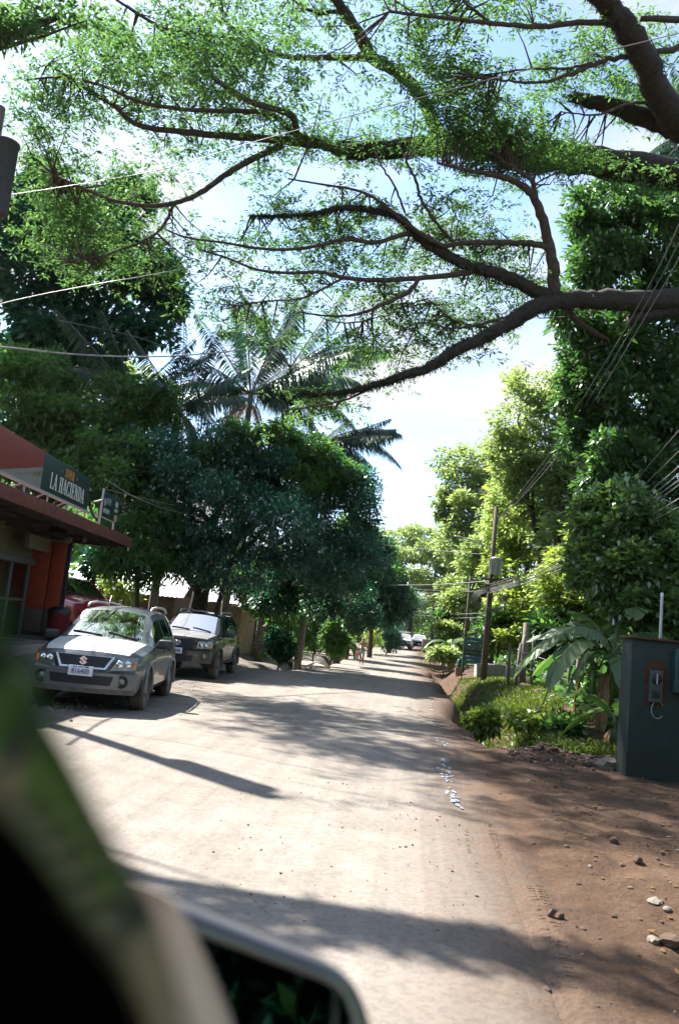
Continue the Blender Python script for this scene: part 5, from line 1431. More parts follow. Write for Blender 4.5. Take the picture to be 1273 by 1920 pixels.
            for k in range(5):
                an = k * 2 * math.pi / 5
                rm.bar((0, .075 * s_, 0), (math.cos(an) * wr * .57, .06 * s_, math.sin(an) * wr * .57), wr * .17, .03)
            rm.lathe([(.07, .07 * s_), (.06, .095 * s_), (0, .1 * s_)], 14, axis='y')
            rm.build('rim', M['rim'], w)
    # interior
    zc = pl(S['ws'][0], S['zbelt'])
    MB().box(((S['ws'][1] + B) / 2 + .1, 0, S['floor'] + .05), (S['ws'][1] - B - .5, 1.5, .06)).build('cabin_floor', M['seat'], t)
    MB().box((S['ws'][1] - .28, 0, zc - .12), (.5, 1.5, .26), bev=.05).build('dashboard', S.get('dash', M['seat']), t)
    sxp = S['seat_x']
    for s_ in (1, -1):
        sb = MB().box((sxp, s_ * .38, S['floor'] + .34), (.5, .5, .16), bev=.05)
        sb.box((sxp - .3, s_ * .38, S['floor'] + .72), (.14, .48, .64), bev=.05, R=Matrix.Rotation(-.2, 3, 'Y'))
        sb.box((sxp - .40, s_ * .38, S['floor'] + 1.13), (.10, .26, .18), bev=.04)
        sb.build('seat', M['seat'], t)
    rb = MB().box((sxp - 1.15, 0, S['floor'] + .6), (.16, 1.3, .7), bev=.05)
    for y in (-.42, 0, .42): rb.box((sxp - 1.2, y, S['floor'] + 1.03), (.1, .24, .16), bev=.04)
    rb.build('rear_bench', M['seat'], t)
    th = np.linspace(0, 2 * math.pi, 25)
    R_ = Matrix.Rotation(math.radians(-25), 3, 'Y')
    MB().tube([tuple(np.array(R_ @ Vector((0, .18 * math.cos(q), .18 * math.sin(q)))) + np.array([S['ws'][1] - .62, .38, zc - .02])) for q in th], .015, 6).build('steering_wheel', M['black'], t)
    zr = pl(S['ws'][0], S['ztop'])
    MB().box((S['ws'][0] + .12, 0, zr - .13), (.03, .24, .07), bev=.012).build('inner_mirror', M['black'], t)
    # mirrors
    for s_ in (1, -1):
        mx = S['mirror_x']; yb = pl(mx, S['wbelt'])
        mm = MB().box((mx, s_ * (yb + .15), S['mirror_z']), (.13, .25, .17), bev=.045).build('wing_mirror', S.get('mirror_paint', S['paint']), t)
        MB().box((mx, s_ * (yb + .02), S['mirror_z'] - .05), (.07, .12, .05), bev=.01).build('mirror_arm', M['black'], mm)
        MB().box((mx - .062, s_ * (yb + .15), S['mirror_z']), (.012, .20, .125), bev=.004).build('mirror_glass', M['chrome'], mm)
    # wipers
    x0, x1 = S['ws'][1], S['ws'][0]
    def onws(x, y): return (x, y, pl(x, S['ztop']) - pl(x, S['rdrop']) * (abs(y) / pl(x, S['wrail'])) ** 2.4 + .015)
    for (ya, yb_) in ((.55, .02), (-.05, -.58)):
        pts = [onws(x0 - .02 - .10 * q, ya + (yb_ - ya) * q) for q in np.linspace(0, 1, 6)]
        MB().tube(pts, .012, 5).map(D).build('wiper', M['black'], t)
    return t, D, body

def thing_part(name, loc, parent):
    o = bpy.data.objects.new(name, None); o.empty_display_size = .1
    COL.objects.link(o); o.parent = parent; o.location = loc
    return o

def facepatch(D, F, poly_yz, off, nseg=6):
    """polygon grid on the car nose: poly_yz four corners (y,z); bent with the nose"""
    (a, b2, c, d) = [np.array(k, float) for k in poly_yz]
    v = []; f = []
    for i in range(nseg + 1):
        for j in range(nseg + 1):
            s, q = i / nseg, j / nseg
            p = (a * (1 - s) + b2 * s) * (1 - q) + (d * (1 - s) + c * s) * q
            v.append((F + off, p[0], p[1]))
    for i in range(nseg):
        for j in range(nseg):
            k = i * (nseg + 1) + j
            f.append((k, k + nseg + 1, k + nseg + 2, k + 1))
    v = D(v)
    return v, f
def solidpatch(D, F, poly, off, th, m=0, n=6):
    v, f = facepatch(D, F, poly, off, n)
    N = n + 1
    w = v - np.array([th, 0, 0])
    V = np.concatenate([v, w]); nn = len(v)
    edge = [i for i in range(N)] + [i * N + n for i in range(1, N)] + [n * N + j for j in range(n - 1, -1, -1)] + [i * N for i in range(n - 1, 0, -1)]
    F_ = list(f) + [(edge[i], edge[(i + 1) % len(edge)], edge[(i + 1) % len(edge)] + nn, edge[i] + nn) for i in range(len(edge))]
    return V, F_

# --- the near silver blue car
P1 = paint('dusty_silver_blue_paint', (.12, .145, .165), .28, .5, .42)
P1h = simple('dusty_sunlit_bonnet_paint', (.58, .58, .56), .5, .1, var=.10, scale=3, coat=.1)  # dusty bonnet, its colour paled further for the sun on it
S1 = dict(front=2.22, back=-2.2, axle_f=1.33, axle_r=-1.30, wheel_r=.345, zmid=.72, zbot=[(-2.3, .34), (-1, .27), (1.2, .27), (2.0, .29), (2.3, .33)],
  ztop=[(2.22, .88), (2.19, .935), (2.12, .97), (1.95, 1.0), (1.5, 1.06), (1.0, 1.115), (.93, 1.13), (.55, 1.38), (.20, 1.595), (.05, 1.635), (-.3, 1.67), (-.9, 1.69), (-1.5, 1.67), (-1.85, 1.63), (-1.93, 1.58), (-2.06, 1.25), (-2.14, 1.0), (-2.2, .85)],
  wrail=[(2.22, .66), (1.9, .70), (1.0, .74), (.93, .725), (.2, .60), (-.5, .60), (-1.8, .585), (-1.95, .59), (-2.2, .70)],
  rdrop=[(2.22, .03), (1.9, .04), (1.0, .05), (.93, .05), (.2, .06), (-.5, .075), (-1.8, .06), (-2.2, .03)],
  zbelt=[(2.22, .80), (1.9, .90), (1.0, 1.0), (.6, 1.03), (-.5, 1.06), (-1.7, 1.10), (-2.2, 1.0)],
  wbelt=[(2.22, .74), (1.9, .82), (1.2, .855), (.6, .855), (-1.5, .85), (-2.0, .82), (-2.2, .78)],
  wmid=[(2.22, .80), (1.9, .88), (1.33, .905), (.6, .89), (-.8, .89), (-1.3, .905), (-1.9, .88), (-2.2, .82)],
  side_win=[(-.30, .60), (-1.08, -.38), (-1.72, -1.20)], doors=[(-.34, .80), (-.98, -.335)], ws=(.20, .93), rw=(-2.10, -1.95), hood=1.0,
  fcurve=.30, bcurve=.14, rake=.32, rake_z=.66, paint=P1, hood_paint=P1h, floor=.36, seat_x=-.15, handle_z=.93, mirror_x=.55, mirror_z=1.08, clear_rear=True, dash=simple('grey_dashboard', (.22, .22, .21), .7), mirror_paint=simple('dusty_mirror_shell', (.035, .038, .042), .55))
HD1 = math.radians(8)
fwd = np.array([math.sin(HD1), -math.cos(HD1)]); lft = np.array([-fwd[1], fwd[0]])
c1 = np.array([-4.35, 13.85]) - lft * .86 - fwd * 1.33
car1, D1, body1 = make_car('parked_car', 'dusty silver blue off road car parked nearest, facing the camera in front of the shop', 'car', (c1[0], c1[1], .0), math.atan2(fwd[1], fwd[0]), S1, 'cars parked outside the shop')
F1 = 2.22
def nose(car, D, F, items):
    for nm, m, poly, off, th, par, lab in items:
        v, f = solidpatch(D, F, poly, off, th)
        o = MB().add(v, f, 0, False).build(nm, m, par or car, label=lab)
        yield o
chrome_dusty = simple('dusty_chrome', (.58, .62, .66), .25, .85, var=.08)
mesh_black = simple('black_grille', (.012, .012, .014), .6, var=.5, scale=60)
gr = list(nose(car1, D1, F1, [
    ('grille_surround', chrome_dusty, [(-.36, .67), (.36, .67), (.47, .87), (-.47, .87)], .010, .05, None, None),
    ('grille', mesh_black, [(-.335, .70), (.335, .70), (.425, .865), (-.425, .865)], .022, .04, None, None),
    ('headlight', M['lens'], [(-.80, .68), (-.43, .66), (-.52, .86), (-.80, .89)], .016, .06, None, None),
    ('headlight', M['lens'], [(.43, .66), (.80, .68), (.80, .89), (.52, .86)], .016, .06, None, None),
    ('bumper', P1, [(-.84, .34), (.84, .34), (.84, .62), (-.84, .62)], .060, .12, None, None),
    ('lower_grille', mesh_black, [(-.46, .43), (.46, .43), (.50, .57), (-.50, .57)], .068, .04, None, None),
    ('bumper_lip', simple('dusty_lower_trim', (.10, .085, .07), .8), [(-.82, .30), (.82, .30), (.82, .37), (-.82, .37)], .074, .1, None, None),
    ('licence_plate', M['plate'], [(-.19, .555), (.19, .555), (.19, .705), (-.19, .705)], .095, .015, None, 'white plate numbered 816400'),
]))
for o_, s_ in ((gr[2], -1), (gr[3], 1)):
    for (y, z, r) in ((.55, .77, .062), (.67, .775, .055)):
        MB().lathe([(0, .03), (r * .8, .028), (r, .02), (r, .0)], 18, axis='x', origin=tuple(D1([(F1 + .006, s_ * y, z)])[0])).build('lamp', M['chrome'], o_)
    MB().box(D1([(F1 + .02, s_ * .765, .76)])[0], (.03, .05, .12), bev=.008).build('indicator', M['lens_amber'], o_)
plate = gr[-1]
pc = D1([(F1 + .098, 0, .585)])[0]
text_on('plate_number', '816400', .115, M['plate_blue'], plate, (pc[0] + .002, 0, .583), (0, 1, 0), (0, 0, 1), .80)
for i in range(3): MB().box((pc[0] + .003, (i - 1) * .09, .69), (.003, .07, .012)).build('plate_print', M['plate_blue'], plate)
# slanted S shaped badge
bp_ = [(-.055, .0), (-.0, .045), (.055, .0), (.022, -.027), (.0, -.01), (.012, -.0)]
bd = MB(); bx = D1([(F1 + .03, 0, .785)])[0][0]
for sgn in (1, -1):
    q = [(.060, .020), (.0, .068), (-.062, .020), (.018, -.044), (.040, -.026), (-.012, .016), (.0, .026), (.034, -.0)]
    q = [(a * sgn * 1.05, (b2 + .004) * sgn) for a, b2 in [(.06, .022), (.0, .07), (-.06, .022), (.02, -.04), (.042, -.022), (-.016, .022), (0, .036), (.038, .006)]]
    bd.prism(q, .012, (bx + .0 + (.001 if sgn > 0 else 0), 0, .785), (0, 1, 0), (0, 0, 1))
bd.build('badge', M['chrome'], gr[1])
for s_ in (1, -1):
    c_ = D1([(F1 + .055, s_ * .63, .50)])[0]
    fo = MB().lathe([(.10, 0), (.10, .02), (.075, .03), (.07, .01), (0, .01)], 20, axis='x', origin=c_).build('fog_lamp', M['black'], car1)
    MB().lathe([(.062, .0), (.055, .022), (0, .028)], 16, axis='x', origin=c_).build('fog_lens', M['lens'], fo)
for s_ in (1, -1):
    pts = [(x, s_ * .575, pl(x, S1['ztop']) - .01 + (.05 if -1.75 < x < -.05 else .0)) for x in (.05, -.12, -.6, -1.2, -1.65, -1.82)]
    MB().tube(pts, .022, 6).build('roof_rail', M['steel'], car1)
MB().tube([(.12, -.2, 1.62), (-.08, -.2, 1.86)], .006, 5).build('antenna', M['steel'], car1)
MB().prism([(0, 0), (.26, .0), (.2, .13)], .004, (.70, -.12, 1.10), (-.3, .95, 0), (-.2, 0, .98)).build('dashboard_paper', M['white'], car1)

# --- the black car behind it
P2 = paint('dusty_black_paint', (.004, .0045, .006), .22, .0, .28)
P2h = simple('grey_bonnet_paint', (.26, .265, .275), .42, .2, var=.15, scale=3, coat=.5)  # bonnet and roof vent much paler than the black body
S2 = dict(front=2.40, back=-2.38, axle_f=1.42, axle_r=-1.37, wheel_r=.385, zmid=.80, zbot=[(-2.4, .46), (-1, .36), (1.2, .36), (2.0, .40), (2.4, .46)],
  ztop=[(2.40, 1.02), (2.37, 1.07), (2.28, 1.10), (2.0, 1.13), (1.5, 1.17), (1.02, 1.20), (.95, 1.215), (.55, 1.46), (.22, 1.67), (.05, 1.71), (-.4, 1.74), (-1.0, 1.755), (-1.6, 1.745), (-2.0, 1.71), (-2.09, 1.66), (-2.24, 1.35), (-2.33, 1.1), (-2.38, .95)],
  wrail=[(2.40, .72), (2.0, .76), (1.02, .78), (.95, .76), (.22, .64), (-.5, .64), (-1.95, .63), (-2.1, .64), (-2.4, .74)],
  rdrop=[(2.4, .03), (2, .04), (1.0, .05), (.95, .05), (.22, .06), (-.5, .07), (-2, .06), (-2.4, .03)],
  zbelt=[(2.4, .94), (2, 1.02), (1.0, 1.09), (.6, 1.11), (-.5, 1.13), (-1.9, 1.16), (-2.4, 1.05)],
  wbelt=[(2.4, .80), (2.0, .86), (1.2, .90), (.6, .90), (-1.6, .895), (-2.1, .87), (-2.4, .83)],
  wmid=[(2.4, .84), (2.0, .92), (1.42, .955), (.6, .93), (-.8, .93), (-1.37, .955), (-2.0, .92), (-2.4, .86)],
  side_win=[(-.28, .62), (-1.15, -.36), (-1.98, -1.25)], doors=[(-.32, .85), (-.98, -.315)], ws=(.22, .95), rw=(-2.28, -2.12), hood=1.02,
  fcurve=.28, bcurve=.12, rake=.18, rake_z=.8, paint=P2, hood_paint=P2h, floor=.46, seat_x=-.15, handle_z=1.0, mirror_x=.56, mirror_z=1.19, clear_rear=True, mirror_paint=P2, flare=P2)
HD2 = math.radians(2.5)
fwd = np.array([math.sin(HD2), -math.cos(HD2)]); lft = np.array([-fwd[1], fwd[0]])
c2 = np.array([-5.10, 22.3]) - lft * .92 - fwd * 1.42
car2, D2, body2 = make_car('parked_car', 'black off road car with roof rails parked right behind the silver blue one', 'car', (c2[0], c2[1], .0), math.atan2(fwd[1], fwd[0]), S2, 'cars parked outside the shop')
F2 = 2.40
g2 = list(nose(car2, D2, F2, [
    ('grille', mesh_black, [(-.40, .76), (.40, .76), (.44, 1.0), (-.44, 1.0)], .014, .05, None, None),
    ('headlight', M['lens'], [(-.86, .82), (-.50, .78), (-.52, .97), (-.86, 1.0)], .016, .06, None, None),
    ('headlight', M['lens'], [(.50, .78), (.86, .82), (.86, 1.0), (.52, .97)], .016, .06, None, None),
    ('bumper', P2, [(-.88, .42), (.88, .42), (.88, .72), (-.88, .72)], .075, .14, None, None),
    ('lower_grille', mesh_black, [(-.42, .46), (.42, .46), (.46, .60), (-.46, .60)], .085, .04, None, None),
    ('licence_plate', M['plate'], [(-.17, .63), (.17, .63), (.17, .78), (-.17, .78)], .11, .015, None, 'white plate with illegible blue print'),
]))
for o_, s_ in ((g2[1], -1), (g2[2], 1)):
    MB().box(D2([(F2 + .018, s_ * .83, .88)])[0], (.03, .05, .10), bev=.01).build('indicator', M['lens_amber'], o_)
    for y in (.60, .71):
        MB().lathe([(0, .03), (.05, .028), (.055, .0)], 14, axis='x', origin=tuple(D2([(F2 + .008, s_ * y, .885)])[0])).build('lamp', M['chrome'], o_)
bx = D2([(F2 + .02, 0, .90)])[0][0]
bd = MB(); th = np.linspace(0, 2 * math.pi, 21)
bd.tube([(bx, .085 * math.cos(q), .90 + .06 * math.sin(q)) for q in th], .010, 6)
bd.tube([(bx, .032 * math.cos(q), .905 + .05 * math.sin(q)) for q in th], .009, 6)
bd.tube([(bx, .055 * math.cos(q), .922 + .024 * math.sin(q)) for q in th], .009, 6)
bd.build('badge', M['chrome'], g2[0])
mb = MB()
for k in range(5): mb.box((D2([(F2 + .11, 0, .7)])[0][0], (k - 2) * .05, .70), (.012, .032, .07))
mb.build('plate_print', M['plate_blue'], g2[-1])
for s_ in (1, -1):
    c_ = D2([(F2 + .065, s_ * .70, .60)])[0]
    MB().lathe([(.07, 0), (.06, .025), (0, .03)], 16, axis='x', origin=c_).build('fog_lamp', M['lens'], car2)
    MB().box(D2([(F2 + .07, s_ * .50, .60)])[0], (.03, .14, .06), bev=.01).build('bumper_lamp', M['lens'], car2)
    pts = [(x, s_ * .60, pl(x, S2['ztop']) - .02 + (.07 if -1.85 < x < -.1 else .0)) for x in (-.02, -.16, -.6, -1.3, -1.75, -1.95)]
    MB().tube(pts, .022, 6).build('roof_rail', M['steel'], car2)
    MB().box((-2.30, s_ * .84, 1.05), (.14, .07, .24), bev=.02).build('tail_light', M['lens_red'], car2)
    MB().box((-.1, s_ * .93, .42), (2.0, .12, .06), bev=.02).build('running_board', M['black'], car2)
MB().box((-.1, 0, 1.76), (.5, .35, .035), bev=.015).build('roof_vent', P2h, car2)

# --- red pickup half hidden by the shop
P3 = paint('red_paint', (.42, .012, .035), .22, .1, .15)
S3 = dict(S1); S3.update(paint=P3, hood_paint=P3, mirror_paint=simple('orange_red_mirror_shell', (.5, .05, .02), .4), rake=.1, fcurve=.2, wheel_r=.36, clear_rear=True)
p3 = P(163, 1110, 26.0)
car3, D3, _b = make_car('red_pickup', 'bright red pickup standing behind the orange shop corner', 'pickup', (p3[0] - .93 * .81 * 1.12, p3[1] + .62, .62), math.radians(-36), S3)
car3.scale = (1.12,) * 3
mb = MB(); mb.box((.98, -.94, .93), (.22, .01, .03)); mb.box((.93, -.943, .93), (.03, .01, .07)); mb.box((1.04, -.943, .93), (.03, .01, .07))
mb.build('side_badge', M['chrome'], car3)

# --- far vehicles at the end of the road
def far_car(name, label, loc, rz, h, paintm, dark, group=None):
    S = dict(S2); S.update(paint=paintm, hood_paint=paintm, mirror_paint=paintm, flare=paintm)
    c, D, b = make_car(name, label, 'car', loc, rz, S, group)
    list(nose(c, D, F2, [('grille', mesh_black, [(-.45, .72), (.45, .72), (.45, .98), (-.45, .98)], .014, .05, None, None),
        ('headlight', M['lens'], [(-.86, .82), (-.52, .78), (-.54, .97), (-.86, 1.0)], .016, .06, None, None),
        ('headlight', M['lens'], [(.52, .78), (.86, .82), (.86, 1.0), (.54, .97)], .016, .06, None, None),
        ('bumper', dark, [(-.88, .42), (.88, .42), (.88, .72), (-.88, .72)], .075, .14, None, None),
        ('licence_plate', M['plate'], [(-.17, .60), (.17, .60), (.17, .72), (-.17, .72)], .11, .015, None, None)]))
    return c, D
PW = paint('white_paint_car', (.74, .75, .76), .3, .0, .3)
a = G(757, 1213.5); yy = 92
q = P(757, 1200, yy)
f1, _d = far_car('distant_car', 'white car with a roof rack at the far road end, left of the pole', (q[0], yy, float(zg(q[0], yy))), math.radians(-93), 1.8, PW, M['black'], 'cars at the far end of the road')
for x in (-.3, -1.5): MB().box((x, 0, 1.82), (.06, 1.3, .05)).build('rack_bar', M['steel'], f1)
MB().box((-.9, 0, 1.90), (1.7, 1.25, .12), bev=.02).build('roof_rack', PW, f1)
q = P(786, 1200, 99)
far_car('distant_car', 'smaller white car parked at the far end, right of the pole', (q[0], 99, float(zg(q[0], 99))), math.radians(-90), 1.6, PW, M['black'], 'cars at the far end of the road')
# ---------------------------------------------------------------- poles, wires, cabinet, signs
def wire_pts(path, n=40, sag=0.0):
    q = smooth_path([P(*k) for k in path], n); u = np.linspace(0, 1, n); q[:, 2] -= sag * 4 * u * (1 - u); return q
def wire(label, path, r, m='wire', group='overhead wires', sag=0.0):
    q = wire_pts(path, 40, sag)
    o = MB().tube(q - q[0], r, 6).build('wire', M[m]); o.location = q[0]
    return tag(o, label, 'wire', group)

pb = G(908, 1250)
Yp = 39.0
b = P(909, 1235, Yp); b = onground(b[0], Yp)
top = P(931, 950, Yp)
pole = thing('utility_pole', 'tall weathered utility pole with a grey transformer and street lamp on the right', 'utility pole', tuple(b)); pole['w'] = 1
H_ = top[2] - b[2]
at = lambda py: np.array([b[0], b[1], P(915, py, Yp)[2]])
MB().tube([b - [0, 0, .3], b + [0, 0, H_ * .5], b + [0, 0, H_]], [.15, .125, .095], 12).build('pole', M['wood_pole'], pole)
tr = MB(); c = at(1062) + [.12, -.34, 0]; hh = (at(1048) - at(1078))[2] / 2
tr.lathe([(0, -hh), (.24, -hh), (.25, -hh + .03), (.25, hh - .05), (.27, hh - .04), (.27, hh), (.1, hh + .06), (0, hh + .07)], 18, c)
for k in range(8):
    a = k * math.pi / 4; tr.box(c + [.27 * math.cos(a), .27 * math.sin(a), -.02], (.05, .03, hh * 1.5), rz=a)
tro = tr.build('transformer', M['steel'], pole)
for s_ in (-1, 1): MB().lathe([(.03, hh), (.045, hh + .06), (.03, hh + .1), (.045, hh + .14), (.02, hh + .2), (0, hh + .2)], 10, c + [s_ * .1, 0, 0]).build('insulator', M['white'], tro)
la = P(838, 1003, Yp - .6); lb = at(1030)
arm = MB(); arm.tube(smooth_path([lb, lb + (la - lb) * .5 + [0, 0, .12], la + [.35, 0, -.02]], 10), .035, 8); armo = arm.build('lamp_arm', M['steel'], pole)
d = (la - lb) / np.linalg.norm(la - lb)
hd = MB(); hd.tube([la + d * -.35, la - d * .1, la + d * .15, la + d * .38, la + d * .5], [.05, .10, .13, .10, .03], 10); hd.build('lamp_head', M['white'], armo)
for py, w in ((1086, 1.1), (1098, .8), (1106, .5)):
    MB().box(at(py) + [.1, -.18, 0], (w, .1, .1), bev=.01).build('crossarm', M['wood_pole'], pole)
    for s_ in (-1, 0, 1): MB().lathe([(.03, 0), (.05, .05), (.03, .09), (0, .1)], 8, at(py) + [.1 + s_ * w * .4, -.18, .05]).build('insulator', M['steel'], pole)
coil = MB()                                                     # bundle of spare cable hung on the pole
for k in range(5):
    th = np.linspace(0, 2 * math.pi, 25); rr = .45 + .06 * k
    coil.tube([at(1118) + [-.05 + rr * 1.15 * math.cos(q) , -.25 - .02 * k, rr * .8 * math.sin(q) - .2] for q in th], .016, 5)
coil.build('cable_coil', M['wire'], pole)

Yq = 52.0
b2_ = P(868, 1245, Yq); b2_ = onground(b2_[0], Yq); t2 = P(882, 1080, Yq)
p2 = thing('thin_pole', 'thin bare pole standing left of the striped road sign', 'pole', tuple(b2_)); p2['w'] = 1
MB().tube([b2_ - [0, 0, .3], (b2_ + t2) / 2, t2], [.10, .09, .07], 10).build('shaft', M['wood_pole'], p2)
MB().box(t2 - [0, .1, .35], (.6, .08, .08)).build('crossarm', M['wood_pole'], p2)
b3 = P(768, 1212, 96); b3 = onground(b3[0], 96); t3 = P(773, 1095, 96)
p3_ = thing('far_pole', 'dark utility pole at the far end between the two white cars', 'utility pole', tuple(b3)); p3_['w'] = 1
MB().tube([b3 - [0, 0, .3], (b3 + t3) / 2, t3], [.26, .22, .18], 10).build('shaft', M['bark_dark'], p3_)
MB().box(t3 - [0, .2, .7], (2.0, .14, .14)).build('crossarm', M['wood_pole'], p3_)
p = P(1150, 1200, 19); q = P(1166, 1050, 19)
o = MB().tube([(0, 0, 0), (0, 0, q[2] - float(zg(p[0], 19)))], .055, 8).build('iron_post', M['steel']); o.location = onground(p[0], 19); tag(o, 'dark slim metal post among the leaves behind the banana plants', 'post')

# left pole with a transformer, cut by the photo edge
tl = P(4, 335, 14.5)
bl = onground(tl[0] - .42, 14.7)
lp_ = thing('utility_pole', 'utility pole at the top left photo edge carrying a dark transformer can', 'utility pole', tuple(bl)); lp_['w'] = 1
MB().tube([bl - [0, 0, .3], np.array([bl[0], bl[1], P(4, 190, 14.5)[2]])], [.17, .12], 12).build('pole', M['wood_pole'], lp_)
hh = (P(4, 265, 14.5) - P(4, 400, 14.5))[2] / 2
tr = MB(); tr.lathe([(0, -hh), (.22, -hh), (.24, -hh + .05), (.24, hh - .06), (.26, hh - .05), (.26, hh), (.1, hh + .06), (0, hh + .07)], 18, tl - [.02, 0, 0]); tro = tr.build('transformer', simple('dark_grey_metal', (.035, .04, .042), .6), lp_)
MB().lathe([(.04, hh), (.06, hh + .1), (.04, hh + .2), (.06, hh + .3), (.025, hh + .45), (0, hh + .45)], 10, tl - [.04, 0, 0]).build('bushing', M['bark_dark'], tro)

gL, gR, gS = 'service cables across the left side', 'high wires from the tall pole', 'bundle of lines along the right trees'
wire('thick pale cable sagging across the dark tree on the left', [(-60, 645, 13), (25, 653, 17), (150, 665, 21), (280, 669, 26), (400, 662, 31), (500, 650, 36), (600, 640, 42)], .026, 'cable_pale', gL)
wire('pale cable rising to the right over the dark tree crown', [(-40, 580, 15), (60, 556, 15), (180, 533, 14.6), (290, 514, 15), (380, 494, 20), (480, 465, 27), (620, 430, 34), (800, 370, 40)], .009, 'cable_pale', gL)
wire('bright cable slanting up across the mossy limb', [(-30, 372, 15), (120, 350, 14.5), (300, 318, 13.4), (480, 265, 12.4), (640, 222, 11.6), (800, 180, 11), (960, 138, 10.4), (1200, 80, 9.6), (1400, 30, 9)], .0065, 'cable_pale', gL)
wire('thin cable from the cash machine sign past the mango tree', [(188, 915, 23.2), (330, 948, 28), (450, 968, 34), (548, 975, 40), (640, 975, 46)], .008, 'cable_pale', gL)
wire('white cable from the shop roof down past the mango tree to the road', [(200, 900, 22), (260, 935, 24), (345, 963, 28), (500, 992, 36), (690, 1018, 44), (800, 1030, 42), (912, 1040, 39)], .010, 'cable_pale', gL)
wire('faint pair of cable lines under the left crown', [(110, 600, 30), (250, 630, 33), (330, 655, 36), (430, 668, 40)], .012, 'cable_pale', gL)
for i, (dy, dx, lab) in enumerate(((0, 0, 'leftmost'), (4, 12, 'middle'), (6, 24, 'rightmost'))):
    wire('%s of the high wires rising from the tall pole past the dark tree' % lab, [(932, 975 + dy, 39), (965 + dx * .2, 935 + dy, 36), (1030 + dx * .6, 850 + dy, 31), (1100 + dx, 735, 26), (1170 + dx, 620, 20), (1240 + dx * 1.2, 490, 15.5), (1300 + dx * 1.4, 360, 12.5)], .014, 'cable_pale' if i == 2 else 'wire', gR)
for i, (dy0, dy1, mm) in enumerate(((0, 0, 'wire'), (2, 14, 'cable_pale'), (4, 26, 'wire'), (5, 36, 'wire'), (7, 62, 'cable_pale'), (9, 78, 'wire'), (-4, -30, 'wire'), (-8, -70, 'wire'))):
    wire(['uppermost line of the thick bundle', 'second line of the thick bundle', 'third line of the thick bundle', 'fourth line of the thick bundle', 'fifth and palest line of the thick bundle', 'lowest line of the thick bundle', 'single line just above the thick bundle', 'separate line well above the thick bundle'][i] + ' along the right trees',
         [(915, 1104 + dy0, 38.8), (985, 1083 + dy0 * 1.2, 34), (1060, 1045 + dy0 * 1.5 + dy1 * .12, 30), (1150, 980 + dy1 * .4, 22.5), (1220, 920 + dy1 * .75, 18.5), (1280, 868 + dy1, 15.5), (1340, 810 + dy1 * 1.3, 13)], .016 if i in (0, 2) else .013, mm, gS)
for i, (a, b_) in enumerate((((912, 1090, 39), (690, 1097, 70)), ((912, 1108, 39), (775, 1104, 96)), ((878, 1105, 52), (775, 1112, 96)), ((905, 1150, 39), (773, 1146, 96)), ((905, 1158, 39), (773, 1152, 96)))):
    wire(['pale wire crossing the street left of the tall pole', 'upper dark wire between the tall pole and the far pole', 'wire between the thin pole and the far pole', 'sagging wire low between the poles', 'lowest sagging wire between the poles'][i], [a, ((a[0] + b_[0]) / 2, (a[1] + b_[1]) / 2 + 3, (a[2] + b_[2]) / 2), b_], .022, 'cable_pale' if i == 0 else 'wire', 'wires across the far street')

# green cabinet with meter
M['cab_green'] = simple('dark_green_sheet_metal', (.005, .022, .022), .6, .0, var=.4, scale=5, dust=((.05, .04, .03), .35), dusth=(-.3, .5))
M['rust'] = simple('rust', (.07, .028, .012), .9, var=.4, scale=20)
cl = G(1172, 1456); cab = thing('meter_cabinet', 'dark green metal electrical cabinet with a rusty meter socket at the right edge', 'electrical cabinet', tuple(cl), math.radians(6))
W_, D_, Hc = 2.0, .42, 1.96
MB().box((W_ / 2, D_ / 2, Hc / 2 - .05), (W_, D_, Hc + .1), bev=.012).build('case', M['cab_green'], cab)
MB().box((W_ / 2 - .02, D_ / 2 - .02, Hc + .008), (W_ + .06, D_ + .06, .03), bev=.006).build('lid', M['rust'], cab)
MB().box((.86, -.004, Hc / 2), (.014, .012, Hc - .1)).build('door_seam', simple('green_edge', (.02, .07, .065), .5), cab)
mp_ = MB(); 
poly = [(-.17, -.35), (.16, -.33), (.19, .0), (.17, .30), (.05, .40), (-.1, .37), (-.19, .25), (-.18, 0)]
mp_.prism([(a * .85, b_ * .9) for a, b_ in poly], .006, (.36, -.001, 1.33), (1, 0, 0), (0, 0, 1)); mp_.build('rust_patch', M['rust'], cab)
ms = MB().box((.35, -.035, 1.30), (.19, .07, .46), bev=.01).build('meter_socket', simple('grey_green_metal', (.04, .07, .07), .55), cab)
MB().lathe([(.0, -.085), (.07, -.085), (.08, -.07), (.08, -.06)], 20, (.35, 0, 1.41), axis='y').build('meter_dial', M['black'], ms)
MB().box((.35, -.088, 1.41), (.022, .008, .15)).build('dial_bar', M['steel'], ms)
MB().box((.35, -.075, 1.19), (.12, .012, .10), bev=.006).build('socket_window', M['black'], ms)
th = np.linspace(.6, 5.6, 20)
MB().tube([(.40 + .09 * math.cos(q), -.03, .97 + .12 * math.sin(q)) for q in th], .006, 5).build('loose_wire', M['steel'], cab)
sb = MB().box((.82, -.07, 1.55), (.46, .14, .62), bev=.012).build('breaker_box', simple('blue_green_metal', (.014, .055, .06), .5), cab)
MB().box((.76, -.145, 1.58), (.085, .006, .055)).build('red_label', simple('red_sticker', (.6, .01, .015), .5), sb)
for x, tp_ in ((.46, P(1224, 1112, 12.9)[2]), (.86, P(1264, 1100, 12.7)[2])):
    hz = tp_ - cl[2]
    mb = MB(); mb.tube(smooth_path([(x, .15, Hc), (x, .15, hz - .1), (x + .02, .15, hz), (x + .1, .15, hz + .02), (x + .14, .15, hz - .05)] if x > .6 else [(x, .15, Hc), (x, .15, (Hc + hz) / 2), (x, .15, hz)], 14), .034 if x > .6 else .022, 9)
    mb.build('conduit', M['steel'], cab)

